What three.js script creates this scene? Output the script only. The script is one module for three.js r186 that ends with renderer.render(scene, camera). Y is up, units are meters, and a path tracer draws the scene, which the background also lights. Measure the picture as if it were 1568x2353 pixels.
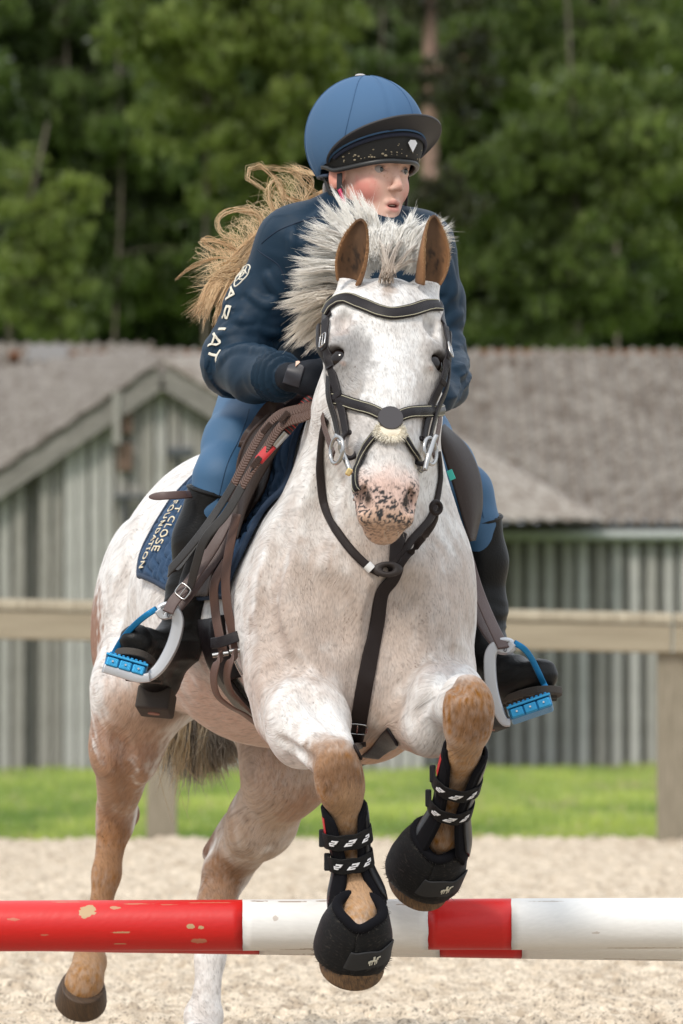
import * as THREE from 'three';
import { mergeGeometries } from 'three/addons/utils/BufferGeometryUtils.js';
import { RoundedBoxGeometry } from 'three/addons/geometries/RoundedBoxGeometry.js';
import { FontLoader } from 'three/addons/loaders/FontLoader.js';

// ---------------------------------------------------------------- camera, sky, sun, exposure
const scene = new THREE.Scene();
const F = 14160, CAMH = 0.78, HORIZON = 1590;            // focal length in sheet units (sheet 1568 x 2352), eye height, horizon row
const PITCH = Math.atan((HORIZON - 1176) / F);
const camera = new THREE.PerspectiveCamera(2 * Math.atan(1176 / F) * 180 / Math.PI, 683 / 1024, 0.5, 900);
camera.position.set(0, CAMH, 0);
camera.rotation.x = PITCH;
camera.focus = 12.1;
camera.userData.fStop = 8;
scene.add(camera);
const renderer = new THREE.WebGLRenderer({ antialias: true });
renderer.setSize(683, 1024);
renderer.toneMapping = THREE.LinearToneMapping;
renderer.toneMappingExposure = 1.5;
renderer.shadowMap.enabled = true;
{ // bright overcast sky: a little brighter towards the zenith
  const w = 128, h = 64, data = new Float32Array(w * h * 4);
  for (let j = 0; j < h; j++) for (let i = 0; i < w; i++) {
    const el = ((j + 0.5) / h - 0.5) * Math.PI, s = Math.max(0, Math.sin(el));
    const l = el < 0 ? 0.2 : 0.58 + 0.52 * s, k = (j * w + i) * 4;
    data[k] = l * 0.93; data[k + 1] = l * 0.985; data[k + 2] = l * 1.06; data[k + 3] = 1;
  }
  const t = new THREE.DataTexture(data, w, h, THREE.RGBAFormat, THREE.FloatType);
  t.mapping = THREE.EquirectangularReflectionMapping; t.magFilter = THREE.LinearFilter; t.needsUpdate = true;
  scene.background = t; scene.environment = t;
}
const sun = new THREE.DirectionalLight(0xfff6ea, 1.5);
sun.position.set(-3.6, 8.4, -12 + 6); sun.target.position.set(0, 0.8, -12); scene.add(sun, sun.target);
sun.castShadow = true; sun.shadow.radius = 22; sun.shadow.mapSize.set(2048, 2048);
Object.assign(sun.shadow.camera, { left: -12, right: 12, top: 12, bottom: -12, near: 0.1, far: 60 });
// ---------------------------------------------------------------- helpers
const V = (x, y, z) => new THREE.Vector3(x, y, z);
const CP = Math.cos(PITCH), SP = Math.sin(PITCH);
function at(x, y, d) {                                     // a point given by its sheet column and row at its own depth
  const X = (x - 784) / F * d, Y = (1176 - y) / F * d;
  return V(X, CAMH + Y * CP + d * SP, Y * SP - d * CP);
}
function rng(seed) { let s = seed | 0; return () => { s = (s + 0x6d2b79f5) | 0; let t = Math.imul(s ^ (s >>> 15), 1 | s); t = (t + Math.imul(t ^ (t >>> 7), 61 | t)) ^ t; return ((t ^ (t >>> 14)) >>> 0) / 4294967296; }; }
const PERM = new Uint8Array(512); { const r = rng(7), p = [...Array(256).keys()]; for (let i = 255; i > 0; i--) { const j = Math.floor(r() * (i + 1)); [p[i], p[j]] = [p[j], p[i]]; } for (let i = 0; i < 512; i++) PERM[i] = p[i & 255]; }
const GR = [[1,1,0],[-1,1,0],[1,-1,0],[-1,-1,0],[1,0,1],[-1,0,1],[1,0,-1],[-1,0,-1],[0,1,1],[0,-1,1],[0,1,-1],[0,-1,-1],[1,1,0],[-1,1,0],[0,-1,1],[0,-1,-1]];
function n3(x, y, z) {
  const xi = Math.floor(x), yi = Math.floor(y), zi = Math.floor(z), X = xi & 255, Y = yi & 255, Z = zi & 255;
  x -= xi; y -= yi; z -= zi;
  const u = x * x * x * (x * (x * 6 - 15) + 10), v = y * y * y * (y * (y * 6 - 15) + 10), w = z * z * z * (z * (z * 6 - 15) + 10);
  const A = PERM[X] + Y, B = PERM[X + 1] + Y, AA = PERM[A] + Z, AB = PERM[A + 1] + Z, BA = PERM[B] + Z, BB = PERM[B + 1] + Z;
  const g = (h, a, b, c) => { const q = GR[h & 15]; return q[0] * a + q[1] * b + q[2] * c; };
  const l = (t, a, b) => a + t * (b - a);
  return l(w, l(v, l(u, g(PERM[AA], x, y, z), g(PERM[BA], x - 1, y, z)), l(u, g(PERM[AB], x, y - 1, z), g(PERM[BB], x - 1, y - 1, z))),
    l(v, l(u, g(PERM[AA + 1], x, y, z - 1), g(PERM[BA + 1], x - 1, y, z - 1)), l(u, g(PERM[AB + 1], x, y - 1, z - 1), g(PERM[BB + 1], x - 1, y - 1, z - 1))));
}
function fbm(x, y, z, o = 4) { let s = 0, a = 0.5, f = 1; for (let i = 0; i < o; i++) { s += a * n3(x * f + i * 17.3, y * f - i * 5.1, z * f + i * 9.7); a *= 0.5; f *= 2.03; } return s; }
const clamp = (x, a = 0, b = 1) => Math.min(b, Math.max(a, x));
const sstep = (a, b, x) => { const t = clamp((x - a) / (b - a)); return t * t * (3 - 2 * t); };
const lerp = (a, b, t) => a + (b - a) * t;
const mix3 = (a, b, t) => [a[0] + (b[0] - a[0]) * t, a[1] + (b[1] - a[1]) * t, a[2] + (b[2] - a[2]) * t];
const taken = new Map();
function numbered(name) { const n = taken.get(name) || 0; taken.set(name, n + 1); return n ? name + '_' + String(n).padStart(3, '0') : name; }
function shade(o) { o.castShadow = true; o.receiveShadow = true; return o; }
function tag(o, label, category, group, kind) { if (label) o.userData.label = label; if (category) o.userData.category = category; if (group) o.userData.group = group; if (kind) o.userData.kind = kind; return o; }
function thing(name, pos, label, category, group) { const g = new THREE.Group(); g.name = numbered(name); if (pos) g.position.copy(pos); tag(g, label, category, group); scene.add(g); return g; }
// a mesh under parent; geometries are given in world space and moved into the parent's own frame
function part(name, geo, m, parent) {
  const list = Array.isArray(geo) ? geo.filter(Boolean) : [geo];
  let g = list.length > 1 ? mergeGeometries(list.map(even), false) : list[0];
  const o = shade(new THREE.Mesh(g, m)); o.name = name;
  if (parent) { parent.updateWorldMatrix(true, false); g = g.clone(); g.applyMatrix4(parent.matrixWorld.clone().invert()); o.geometry = g; parent.add(o); } else { o.name = numbered(name); scene.add(o); }
  return o;
}
function even(g) { // same attributes for merging
  if (!g.index) { const n = g.attributes.position.count, ix = new Uint32Array(n); for (let i = 0; i < n; i++) ix[i] = i; g.setIndex(new THREE.BufferAttribute(ix, 1)); }
  if (!g.attributes.normal) g.computeVertexNormals();
  if (!g.attributes.uv) g.setAttribute('uv', new THREE.BufferAttribute(new Float32Array(g.attributes.position.count * 2), 2));
  for (const k of Object.keys(g.attributes)) if (!['position', 'normal', 'uv', 'color'].includes(k)) g.deleteAttribute(k);
  return g;
}
function mat(color, rough, o = {}) {
  const c = Array.isArray(color) ? new THREE.Color().setRGB(...color) : new THREE.Color(color);
  return new THREE.MeshPhysicalMaterial({ color: c, roughness: rough, metalness: 0, side: THREE.DoubleSide, ...o });
}
function tex(n, f, { color = false, m = n, rep = null } = {}) { // f(u, v) -> value or [r, g, b], 0..1
  const a = new Uint8Array(n * m * 4);
  for (let j = 0; j < m; j++) for (let i = 0; i < n; i++) { const v = f(i / n, j / m), k = (j * n + i) * 4, q = Array.isArray(v) ? v : [v, v, v]; a[k] = clamp(q[0]) * 255; a[k + 1] = clamp(q[1]) * 255; a[k + 2] = clamp(q[2]) * 255; a[k + 3] = 255; }
  const t = new THREE.DataTexture(a, n, m); t.wrapS = t.wrapT = THREE.RepeatWrapping; t.magFilter = THREE.LinearFilter; t.minFilter = THREE.LinearMipmapLinearFilter; t.generateMipmaps = true;
  if (color) t.colorSpace = THREE.SRGBColorSpace; if (rep) t.repeat.set(...rep); t.needsUpdate = true; return t;
}
// noise that tiles over the unit square (on a torus)
function tile(u, v, f, o = 3, sx = 1, sy = 1) { const a = u * Math.PI * 2, b = v * Math.PI * 2; return fbm(Math.cos(a) * f * sx + 3 + Math.sin(b) * f * sy * 0.37, Math.sin(a) * f * sx + 1 + Math.cos(b) * f * sy * 0.71, Math.cos(b) * f * sy + Math.sin(b) * f * sy * 1.3, o); }

// ---------------------------------------------------------------- distance fields and their meshes
class Field {
  constructor() { this.p = []; this.post = null; this.bias = 0; }
  put(f, k, op) { this.p.push({ f, k, op }); return this; }
  cone(a, b, ra, rb, k = 0.03, op = 0) {
    const bx = b.x - a.x, by = b.y - a.y, bz = b.z - a.z, l2 = bx * bx + by * by + bz * bz, rr = ra - rb, a2 = l2 - rr * rr, il2 = 1 / l2;
    if (a2 <= 0) return this.ball(ra > rb ? a : b, Math.max(ra, rb), k, op);
    return this.put((x, y, z) => {
      const px = x - a.x, py = y - a.y, pz = z - a.z, yy = px * bx + py * by + pz * bz, zz = yy - l2;
      const ux = px * l2 - bx * yy, uy = py * l2 - by * yy, uz = pz * l2 - bz * yy, x2 = ux * ux + uy * uy + uz * uz, y2 = yy * yy * l2, z2 = zz * zz * l2;
      const k2 = Math.sign(rr) * rr * rr * x2;
      if (Math.sign(zz) * a2 * z2 > k2) return Math.sqrt(x2 + z2) * il2 - rb;
      if (Math.sign(yy) * a2 * y2 < k2) return Math.sqrt(x2 + y2) * il2 - ra;
      return (Math.sqrt(x2 * a2 * il2) + yy * rr) * il2 - ra;
    }, k, op);
  }
  chain(list, k = 0.03, op = 0) { for (let i = 0; i + 1 < list.length; i++) this.cone(list[i][0], list[i + 1][0], list[i][1], list[i + 1][1], k, op); return this; }
  ball(c, r, k = 0.03, op = 0) { return this.put((x, y, z) => Math.hypot(x - c.x, y - c.y, z - c.z) - r, k, op); }
  // ellipsoid, q: optional quaternion of its own axes
  ell(c, rx, ry, rz, k = 0.03, q = null, op = 0) {
    const e = new THREE.Matrix4().makeRotationFromQuaternion((q || new THREE.Quaternion()).clone().invert()).elements;
    return this.put((x, y, z) => {
      x -= c.x; y -= c.y; z -= c.z;
      const X = e[0] * x + e[4] * y + e[8] * z, Y = e[1] * x + e[5] * y + e[9] * z, Z = e[2] * x + e[6] * y + e[10] * z;
      const a = X / rx, b = Y / ry, g = Z / rz, k0 = Math.sqrt(a * a + b * b + g * g), A = a / rx, B = b / ry, G = g / rz, k1 = Math.sqrt(A * A + B * B + G * G);
      return k1 < 1e-9 ? -Math.min(rx, ry, rz) : k0 * (k0 - 1) / k1;
    }, k, op);
  }
  run(list, x, y, z) {
    let d = 1e3;
    for (let i = 0; i < list.length; i++) {
      const q = list[i], v = q.f(x, y, z), k = q.k;
      if (q.op === 0) { const h = k - Math.abs(d - v); d = Math.min(d, v); if (h > 0) d -= h * h / (4 * k); }
      else { const w = -v, h = k - Math.abs(d - w); d = Math.max(d, w); if (h > 0) d += h * h / (4 * k); }
    }
    if (this.post) d = this.post(d, x, y, z);
    return d - this.bias;
  }
  d(x, y, z) { return this.run(this.p, x, y, z); }
  grad(p, e = 0.002) { return V(this.d(p.x + e, p.y, p.z) - this.d(p.x - e, p.y, p.z), this.d(p.x, p.y + e, p.z) - this.d(p.x, p.y - e, p.z), this.d(p.x, p.y, p.z + e) - this.d(p.x, p.y, p.z - e)).normalize(); }
  cast(o, dir, max = 20) { let t = 0; for (let i = 0; i < 400 && t < max; i++) { const d = this.d(o.x + dir.x * t, o.y + dir.y * t, o.z + dir.z * t); if (d < 2e-4) { const p = o.clone().addScaledVector(dir, t); p.n = this.grad(p); return p; } t += Math.max(2e-4, d * 0.8); } return null; }
  onto(p, off = 0) { const q = p.clone(); for (let i = 0; i < 6; i++) { const d = this.d(q.x, q.y, q.z), g = this.grad(q); q.addScaledVector(g, -(d - off) * 0.9); q.n = g; } return q; }
}
function seen(field, x, y, off = 0, from = 10.6) { // the point of a field's surface met at a sheet position
  const o = at(x, y, from), p = field.cast(o, at(x, y, from + 1).sub(o).normalize(), 5);
  if (!p) return null;
  return Object.assign(p.addScaledVector(p.n, off), { n: p.n });
}
// naive surface nets
function skin(field, lo, hi, h, { color = null, uv = null, keep = null } = {}) {
  const nx = Math.ceil((hi.x - lo.x) / h) + 1, ny = Math.ceil((hi.y - lo.y) / h) + 1, nz = Math.ceil((hi.z - lo.z) / h) + 1;
  const g = new Float32Array(nx * ny * nz), sy = nx, sz = nx * ny, B = 8, R = B * h * 0.87;
  for (let k0 = 0; k0 < nz; k0 += B) for (let j0 = 0; j0 < ny; j0 += B) for (let i0 = 0; i0 < nx; i0 += B) {
    const cx = lo.x + (i0 + B / 2) * h, cy = lo.y + (j0 + B / 2) * h, cz = lo.z + (k0 + B / 2) * h;
    const dc = field.d(cx, cy, cz), i1 = Math.min(nx, i0 + B), j1 = Math.min(ny, j0 + B), k1 = Math.min(nz, k0 + B);
    if (Math.abs(dc) > R * 1.5 + 0.012) { const s = dc > 0 ? 1 : -1; for (let k = k0; k < k1; k++) for (let j = j0; j < j1; j++) g.fill(s, k * sz + j * sy + i0, k * sz + j * sy + i1); continue; }
    const list = field.p.filter((q) => { const v = q.f(cx, cy, cz); return q.op === 0 ? v < dc + 2.6 * R + q.k + 0.02 : v < 2.6 * R + q.k + 0.02; });
    for (let k = k0; k < k1; k++) for (let j = j0; j < j1; j++) for (let i = i0; i < i1; i++) g[k * sz + j * sy + i] = field.run(list, lo.x + i * h, lo.y + j * h, lo.z + k * h);
  }
  const id = new Int32Array(nx * ny * nz).fill(-1), pos = [], ix = [];
  for (let k = 0; k < nz - 1; k++) for (let j = 0; j < ny - 1; j++) for (let i = 0; i < nx - 1; i++) {
    const b = k * sz + j * sy + i, c = [g[b], g[b + 1], g[b + sy], g[b + sy + 1], g[b + sz], g[b + sz + 1], g[b + sz + sy], g[b + sz + sy + 1]];
    let m = 0; for (let t = 0; t < 8; t++) if (c[t] < 0) m |= 1 << t;
    if (m === 0 || m === 255) continue;
    let n = 0, X = 0, Y = 0, Z = 0;
    const e = (p, q) => { const a = c[p], d = c[q]; if ((a < 0) === (d < 0)) return; const t = a / (a - d); n++; X += (p & 1) + ((q & 1) - (p & 1)) * t; Y += ((p >> 1) & 1) + (((q >> 1) & 1) - ((p >> 1) & 1)) * t; Z += (p >> 2) + ((q >> 2) - (p >> 2)) * t; };
    e(0, 1); e(2, 3); e(4, 5); e(6, 7); e(0, 2); e(1, 3); e(4, 6); e(5, 7); e(0, 4); e(1, 5); e(2, 6); e(3, 7);
    id[b] = pos.length / 3; pos.push(lo.x + (i + X / n) * h, lo.y + (j + Y / n) * h, lo.z + (k + Z / n) * h);
  }
  const quad = (a, b, c, d, f) => { if (a < 0 || b < 0 || c < 0 || d < 0) return; f ? ix.push(a, b, c, a, c, d) : ix.push(a, c, b, a, d, c); };
  for (let k = 1; k < nz - 1; k++) for (let j = 1; j < ny - 1; j++) for (let i = 1; i < nx - 1; i++) {
    const b = k * sz + j * sy + i, s = g[b] < 0;
    if (s !== g[b + 1] < 0) quad(id[b], id[b - sy], id[b - sy - sz], id[b - sz], !s);
    if (s !== g[b + sy] < 0) quad(id[b], id[b - sz], id[b - sz - 1], id[b - 1], !s);
    if (s !== g[b + sz] < 0) quad(id[b], id[b - 1], id[b - 1 - sy], id[b - sy], !s);
  }
  let P = new Float32Array(pos), I = ix;
  if (keep) { // leave out triangles outside the wanted region, and the vertices only they use
    const map = new Int32Array(P.length / 3).fill(-1), np = [], ni = [];
    for (let t = 0; t < I.length; t += 3) {
      const a = I[t] * 3, b = I[t + 1] * 3, c = I[t + 2] * 3;
      if (!keep((P[a] + P[b] + P[c]) / 3, (P[a + 1] + P[b + 1] + P[c + 1]) / 3, (P[a + 2] + P[b + 2] + P[c + 2]) / 3)) continue;
      for (let s = 0; s < 3; s++) { const v = I[t + s]; if (map[v] < 0) { map[v] = np.length / 3; np.push(P[v * 3], P[v * 3 + 1], P[v * 3 + 2]); } ni.push(map[v]); }
    }
    P = new Float32Array(np); I = ni;
  }
  const geo = new THREE.BufferGeometry();
  geo.setAttribute('position', new THREE.BufferAttribute(P, 3)); geo.setIndex(new THREE.BufferAttribute(new Uint32Array(I), 1));
  geo.computeVertexNormals();
  const N = geo.attributes.normal.array;
  if (I.length) { // outward check on one triangle
    let s = 0; for (let t = 0; t < Math.min(50, P.length / 3); t++) { const v = Math.floor(t * (P.length / 3 - 1) / 50) * 3; s += field.d(P[v] + N[v] * h, P[v + 1] + N[v + 1] * h, P[v + 2] + N[v + 2] * h) > field.d(P[v] - N[v] * h, P[v + 1] - N[v + 1] * h, P[v + 2] - N[v + 2] * h) ? 1 : -1; }
    if (s < 0) { const a = geo.index.array; for (let t = 0; t < a.length; t += 3) { const q = a[t]; a[t] = a[t + 1]; a[t + 1] = q; } geo.computeVertexNormals(); }
  }
  paint(geo, color, uv);
  return geo;
}
function paint(geo, color, uv) {
  const P = geo.attributes.position.array, N = geo.attributes.normal.array, n = P.length / 3;
  if (color) { const C = new Float32Array(n * 3); for (let i = 0; i < n; i++) { const c = color(P[i * 3], P[i * 3 + 1], P[i * 3 + 2], N[i * 3], N[i * 3 + 1], N[i * 3 + 2]); C[i * 3] = c[0]; C[i * 3 + 1] = c[1]; C[i * 3 + 2] = c[2]; } geo.setAttribute('color', new THREE.BufferAttribute(C, 3)); }
  const U = new Float32Array(n * 2); for (let i = 0; i < n; i++) { const q = uv ? uv(P[i * 3], P[i * 3 + 1], P[i * 3 + 2], N[i * 3], N[i * 3 + 1], N[i * 3 + 2]) : [P[i * 3] - 0.55 * P[i * 3 + 2], P[i * 3 + 1] - 0.35 * P[i * 3 + 2]]; U[i * 2] = q[0]; U[i * 2 + 1] = q[1]; }
  geo.setAttribute('uv', new THREE.BufferAttribute(U, 2));
  return geo;
}
// ---------------------------------------------------------------- sweeps
function spline(pts, n, closed = false) { return new THREE.CatmullRomCurve3(pts, closed, 'centripetal').getPoints(n); }
// a band of leather: rounded rectangle swept along pts; nrm(p, i) gives the face direction
function band(pts, w, t, nrm, { n = 0, closed = false, wf = null, lift = 0, uvl = 1, puff = 0, bev = 0 } = {}) {
  const C = n ? spline(pts, n, closed) : pts, P = [], U = [], I = [], M = 10; let len = 0;
  const prof = []; const hw = 0.5, e = bev || Math.min(0.4, t / w * 0.5), lo = bev ? 0.06 : 0.25, hi = bev ? 0.92 : 0.7;
  for (const [a, b] of [[-hw, lo], [-hw, hi], [-hw + e, 1], [0, 1 + puff], [hw - e, 1], [hw, hi], [hw, lo], [hw - e, 0], [0, 0], [-hw + e, 0]]) prof.push([a, b]);
  const L = C.length;
  for (let i = 0; i < L; i++) {
    const p = C[i], a = C[closed ? (i - 1 + L) % L : Math.max(0, i - 1)], b = C[closed ? (i + 1) % L : Math.min(L - 1, i + 1)];
    const T = b.clone().sub(a).normalize(); let nn = typeof nrm === 'function' ? nrm(p, i / (L - 1)) : nrm.clone();
    nn = nn.clone().addScaledVector(T, -nn.dot(T)).normalize(); const S = T.clone().cross(nn).normalize(), ww = wf ? w * wf(i / (L - 1)) : w;
    if (i) len += p.distanceTo(C[i - 1]);
    for (let j = 0; j < M; j++) { const q = p.clone().addScaledVector(S, prof[j][0] * ww).addScaledVector(nn, prof[j][1] * t + lift); P.push(q.x, q.y, q.z); U.push(len / uvl, prof[j][0] + 0.5); }
  }
  const rows = closed ? L : L - 1;
  for (let i = 0; i < rows; i++) for (let j = 0; j < M; j++) { const a = i * M + j, b = i * M + (j + 1) % M, c = ((i + 1) % L) * M + j, d = ((i + 1) % L) * M + (j + 1) % M; I.push(a, c, b, b, c, d); }
  if (!closed) for (const s of [0, L - 1]) for (let j = 1; j < M - 1; j++) s ? I.push(s * M, s * M + j + 1, s * M + j) : I.push(0, j, j + 1);
  const g = new THREE.BufferGeometry(); g.setAttribute('position', new THREE.Float32BufferAttribute(P, 3)); g.setAttribute('uv', new THREE.Float32BufferAttribute(U, 2)); g.setIndex(I);
  g.computeVertexNormals(); return g;
}
function tube(pts, r, { n = 0, closed = false, s = 10, rf = null, cap = true } = {}) {
  const C = n ? spline(pts, n, closed) : pts, L = C.length, P = [], U = [], I = []; let up = V(0.3, 1, 0.2).normalize(), len = 0;
  for (let i = 0; i < L; i++) {
    const a = C[closed ? (i - 1 + L) % L : Math.max(0, i - 1)], b = C[closed ? (i + 1) % L : Math.min(L - 1, i + 1)], T = b.clone().sub(a).normalize();
    let nn = up.clone().addScaledVector(T, -up.dot(T)); if (nn.lengthSq() < 1e-6) nn = V(1, 0, 0).addScaledVector(T, -T.x); nn.normalize(); up = nn; const S = T.clone().cross(nn), R = typeof r === 'function' ? r(i / (L - 1)) : rf ? r * rf(i / (L - 1)) : r;
    if (i) len += C[i].distanceTo(C[i - 1]);
    for (let j = 0; j < s; j++) { const th = j / s * Math.PI * 2, q = C[i].clone().addScaledVector(nn, Math.cos(th) * R).addScaledVector(S, Math.sin(th) * R); P.push(q.x, q.y, q.z); U.push(len, j / s); }
  }
  const rows = closed ? L : L - 1;
  for (let i = 0; i < rows; i++) for (let j = 0; j < s; j++) { const a = i * s + j, b = i * s + (j + 1) % s, c = ((i + 1) % L) * s + j, d = ((i + 1) % L) * s + (j + 1) % s; I.push(a, b, c, b, d, c); }
  if (!closed && cap) for (const q of [0, L - 1]) for (let j = 1; j < s - 1; j++) q ? I.push(q * s, q * s + j, q * s + j + 1) : I.push(0, j + 1, j);
  const g = new THREE.BufferGeometry(); g.setAttribute('position', new THREE.Float32BufferAttribute(P, 3)); g.setAttribute('uv', new THREE.Float32BufferAttribute(U, 2)); g.setIndex(I);
  g.computeVertexNormals(); return g;
}
// hair: every strand a thin three-sided taper; strands = [{ p: [points], r, c0, c1 }]
function hair(strands, seg = 7) {
  const P = [], C = [], I = []; let v = 0;
  for (const s of strands) {
    const K = s.p.length > seg ? s.p : new THREE.CatmullRomCurve3(s.p).getPoints(s.seg || seg), L = K.length;
    let nn = V(0.2, 0.4, 1);
    for (let i = 0; i < L; i++) {
      const T = K[Math.min(L - 1, i + 1)].clone().sub(K[Math.max(0, i - 1)]).normalize(); nn = nn.clone().addScaledVector(T, -nn.dot(T)).normalize(); const S = T.clone().cross(nn), t = i / (L - 1), R = s.r * (1 - 0.85 * t * t), c = mix3(s.c0, s.c1, t);
      for (let j = 0; j < 3; j++) { const th = j * 2.0944, q = K[i].clone().addScaledVector(nn, Math.cos(th) * R).addScaledVector(S, Math.sin(th) * R); P.push(q.x, q.y, q.z); C.push(c[0], c[1], c[2]); }
      if (i) for (let j = 0; j < 3; j++) { const a = v + (i - 1) * 3 + j, b = v + (i - 1) * 3 + (j + 1) % 3; I.push(a, b, a + 3, b, b + 3, a + 3); }
    }
    v += L * 3;
  }
  const g = new THREE.BufferGeometry(); g.setAttribute('position', new THREE.Float32BufferAttribute(P, 3)); g.setAttribute('color', new THREE.Float32BufferAttribute(C, 3)); g.setIndex(I); g.computeVertexNormals(); return g;
}
function sheet(nu, nv, f, { closedU = false, thick = 0 } = {}) { // grid surface f(u, v) -> Vector3; thick > 0 adds a back face and rim
  const P = [], U = [], I = [];
  for (let j = 0; j <= nv; j++) for (let i = 0; i <= nu; i++) { const p = f(i / nu, j / nv); P.push(p.x, p.y, p.z); U.push(i / nu, j / nv); }
  for (let j = 0; j < nv; j++) for (let i = 0; i < nu; i++) { const a = j * (nu + 1) + i, b = a + 1, c = a + nu + 1, d = c + 1; I.push(a, b, c, b, d, c); }
  let g = new THREE.BufferGeometry(); g.setAttribute('position', new THREE.Float32BufferAttribute(P, 3)); g.setAttribute('uv', new THREE.Float32BufferAttribute(U, 2)); g.setIndex(I); g.computeVertexNormals();
  if (thick) {
    const N = g.attributes.normal.array, n = P.length / 3, W = nu + 1;
    for (let i = 0; i < n; i++) { P.push(P[i * 3] - N[i * 3] * thick, P[i * 3 + 1] - N[i * 3 + 1] * thick, P[i * 3 + 2] - N[i * 3 + 2] * thick); U.push(U[i * 2], U[i * 2 + 1]); }
    const m = I.length; for (let t = 0; t < m; t += 3) I.push(I[t] + n, I[t + 2] + n, I[t + 1] + n);
    const rim = []; for (let i = 0; i <= nu; i++) rim.push(i); for (let j = 1; j <= nv; j++) rim.push(j * W + nu); for (let i = nu - 1; i >= 0; i--) rim.push(nv * W + i); for (let j = nv - 1; j >= 1; j--) rim.push(j * W);
    for (let i = 0; i < rim.length; i++) { const a = rim[i], b = rim[(i + 1) % rim.length]; I.push(a, a + n, b, b, a + n, b + n); }
    g = new THREE.BufferGeometry(); g.setAttribute('position', new THREE.Float32BufferAttribute(P, 3)); g.setAttribute('uv', new THREE.Float32BufferAttribute(U, 2)); g.setIndex(I); g.computeVertexNormals();
  }
  return g;
}
const box = (a, b, c, x = 0, y = 0, z = 0, r = 0) => { const g = r ? new RoundedBoxGeometry(a, b, c, 2, r) : new THREE.BoxGeometry(a, b, c); g.translate(x, y, z); return g; };
// ---------------------------------------------------------------- setting: ground
const MS = {};
const speck = (u, v) => 0.5 + 0.5 * tile(u, v, 14, 4);
{
  const t = tex(512, (u, v) => { const a = tile(u, v, 10, 4); return [0.40 + 0.2 * a, 0.47 + 0.2 * a, 0.2 + 0.12 * a]; }, { color: true }); t.repeat.set(200, 200);
  const g = new THREE.PlaneGeometry(900, 900); g.rotateX(-Math.PI / 2); g.translate(0, -0.03, -200);
  part('ground', g, mat([0.9, 0.9, 0.9], 1, { map: t })).userData.kind = 'structure';
}
{ // sand: one sheet, finely lumped where it is in view
  const xs = [], zs = [];
  for (let x = -60; x < -3.3; x += 4) xs.push(x); for (let x = -3.3; x < 3.3; x += 0.0135) xs.push(x); for (let x = 3.3; x <= 60; x += 4) xs.push(x);
  for (let z = 20; z > -13; z -= 1.5) zs.push(z); { let z = -13; while (z > -33.6) { zs.push(z); z -= 0.018 + (-z - 13) * 0.0026; } } zs.push(-33.6);
  const W = xs.length, P = [], C = [], I = [];
  const edge = (x) => -31.75 + 0.25 * n3(x * 0.9, 3, 1) + 0.12 * n3(x * 3.1, 8, 1) - x * 0.14;
  for (const z of zs) for (const x of xs) {
    const near = Math.abs(x) < 3.4 && z < -12.5;
    let y = 0.004, c = [0.45, 0.39, 0.31];
    if (near) {
      const a = fbm(x * 2.2, 0.3, z * 2.2, 2), b = fbm(x * 9, 5, z * 7, 3), d = fbm(x * 30, 9, z * 22, 2), cl = Math.max(0, fbm(x * 21, 2, z * 17, 2) - 0.1);
      y = 0.012 + 0.035 * a + 0.04 * b + 0.022 * d + 0.07 * cl;
      const k = fbm(x * 13, 20, z * 9, 4), j = n3(x * 60, 3, z * 40);
      c = mix3([0.80, 0.69, 0.555], [0.50, 0.405, 0.305], sstep(-0.25, 0.35, k)); const s = 1 + 0.14 * j; c = c.map((q) => q * s);
      const deb = sstep(0.24, 0.38, fbm(x * 24, 40, z * 12, 3)); c = mix3(c, [0.24, 0.17, 0.11], deb * 0.75);
      const e = edge(x), h = sstep(1.1, 0.1, Math.abs(z - e)); y += 0.012 * h * (1 + 0.9 * n3(x * 2.7, 1, z)); for (const [px, pz] of [[-0.905, -31], [1.665, -31]]) y += 0.03 * sstep(0.4, 0.05, Math.hypot(x - px, z - pz));
      y -= sstep(0, 0.8, e - z) * 0.25;
    }
    P.push(x, y, z); C.push(...c);
  }
  for (let j = 0; j + 1 < zs.length; j++) for (let i = 0; i + 1 < W; i++) { const a = j * W + i; I.push(a, a + 1, a + W, a + 1, a + W + 1, a + W); }
  const U = []; for (let i = 0; i < P.length; i += 3) U.push(P[i] * 1.3, P[i + 2] * 0.5);
  const grains = (() => { const n = 1024, a = new Float32Array(n * n).fill(0.86), r = rng(12); for (let i = 0; i < 26000; i++) { const x = r() * n, y = r() * n, s = 0.8 + 3.4 * r() * r(), v = r() < 0.6 ? 0.45 + 0.35 * r() : 0.95 + 0.05 * r(), X = Math.ceil(s * 1.7); for (let j = -X; j <= X; j++) for (let k = -X; k <= X; k++) if (Math.hypot(j / 1.6, k / 1.0) < s) { const q = (((y + k | 0) + n) % n) * n + ((x + j | 0) + n) % n; a[q] = lerp(a[q], v, 0.8); } } return tex(n, (u, v) => { const q = a[Math.round(v * n) * n + Math.round(u * n)]; return [q, q * 0.985, q * 0.96]; }, { color: true }); })();
  const g = new THREE.BufferGeometry(); g.setAttribute('position', new THREE.Float32BufferAttribute(P, 3)); g.setAttribute('uv', new THREE.Float32BufferAttribute(U, 2)); g.setAttribute('color', new THREE.Float32BufferAttribute(C, 3)); g.setIndex(I); g.computeVertexNormals();
  part('sand_arena', g, new THREE.MeshStandardMaterial({ vertexColors: true, map: grains, roughness: 1, side: THREE.DoubleSide })).userData.kind = 'structure';
}
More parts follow.
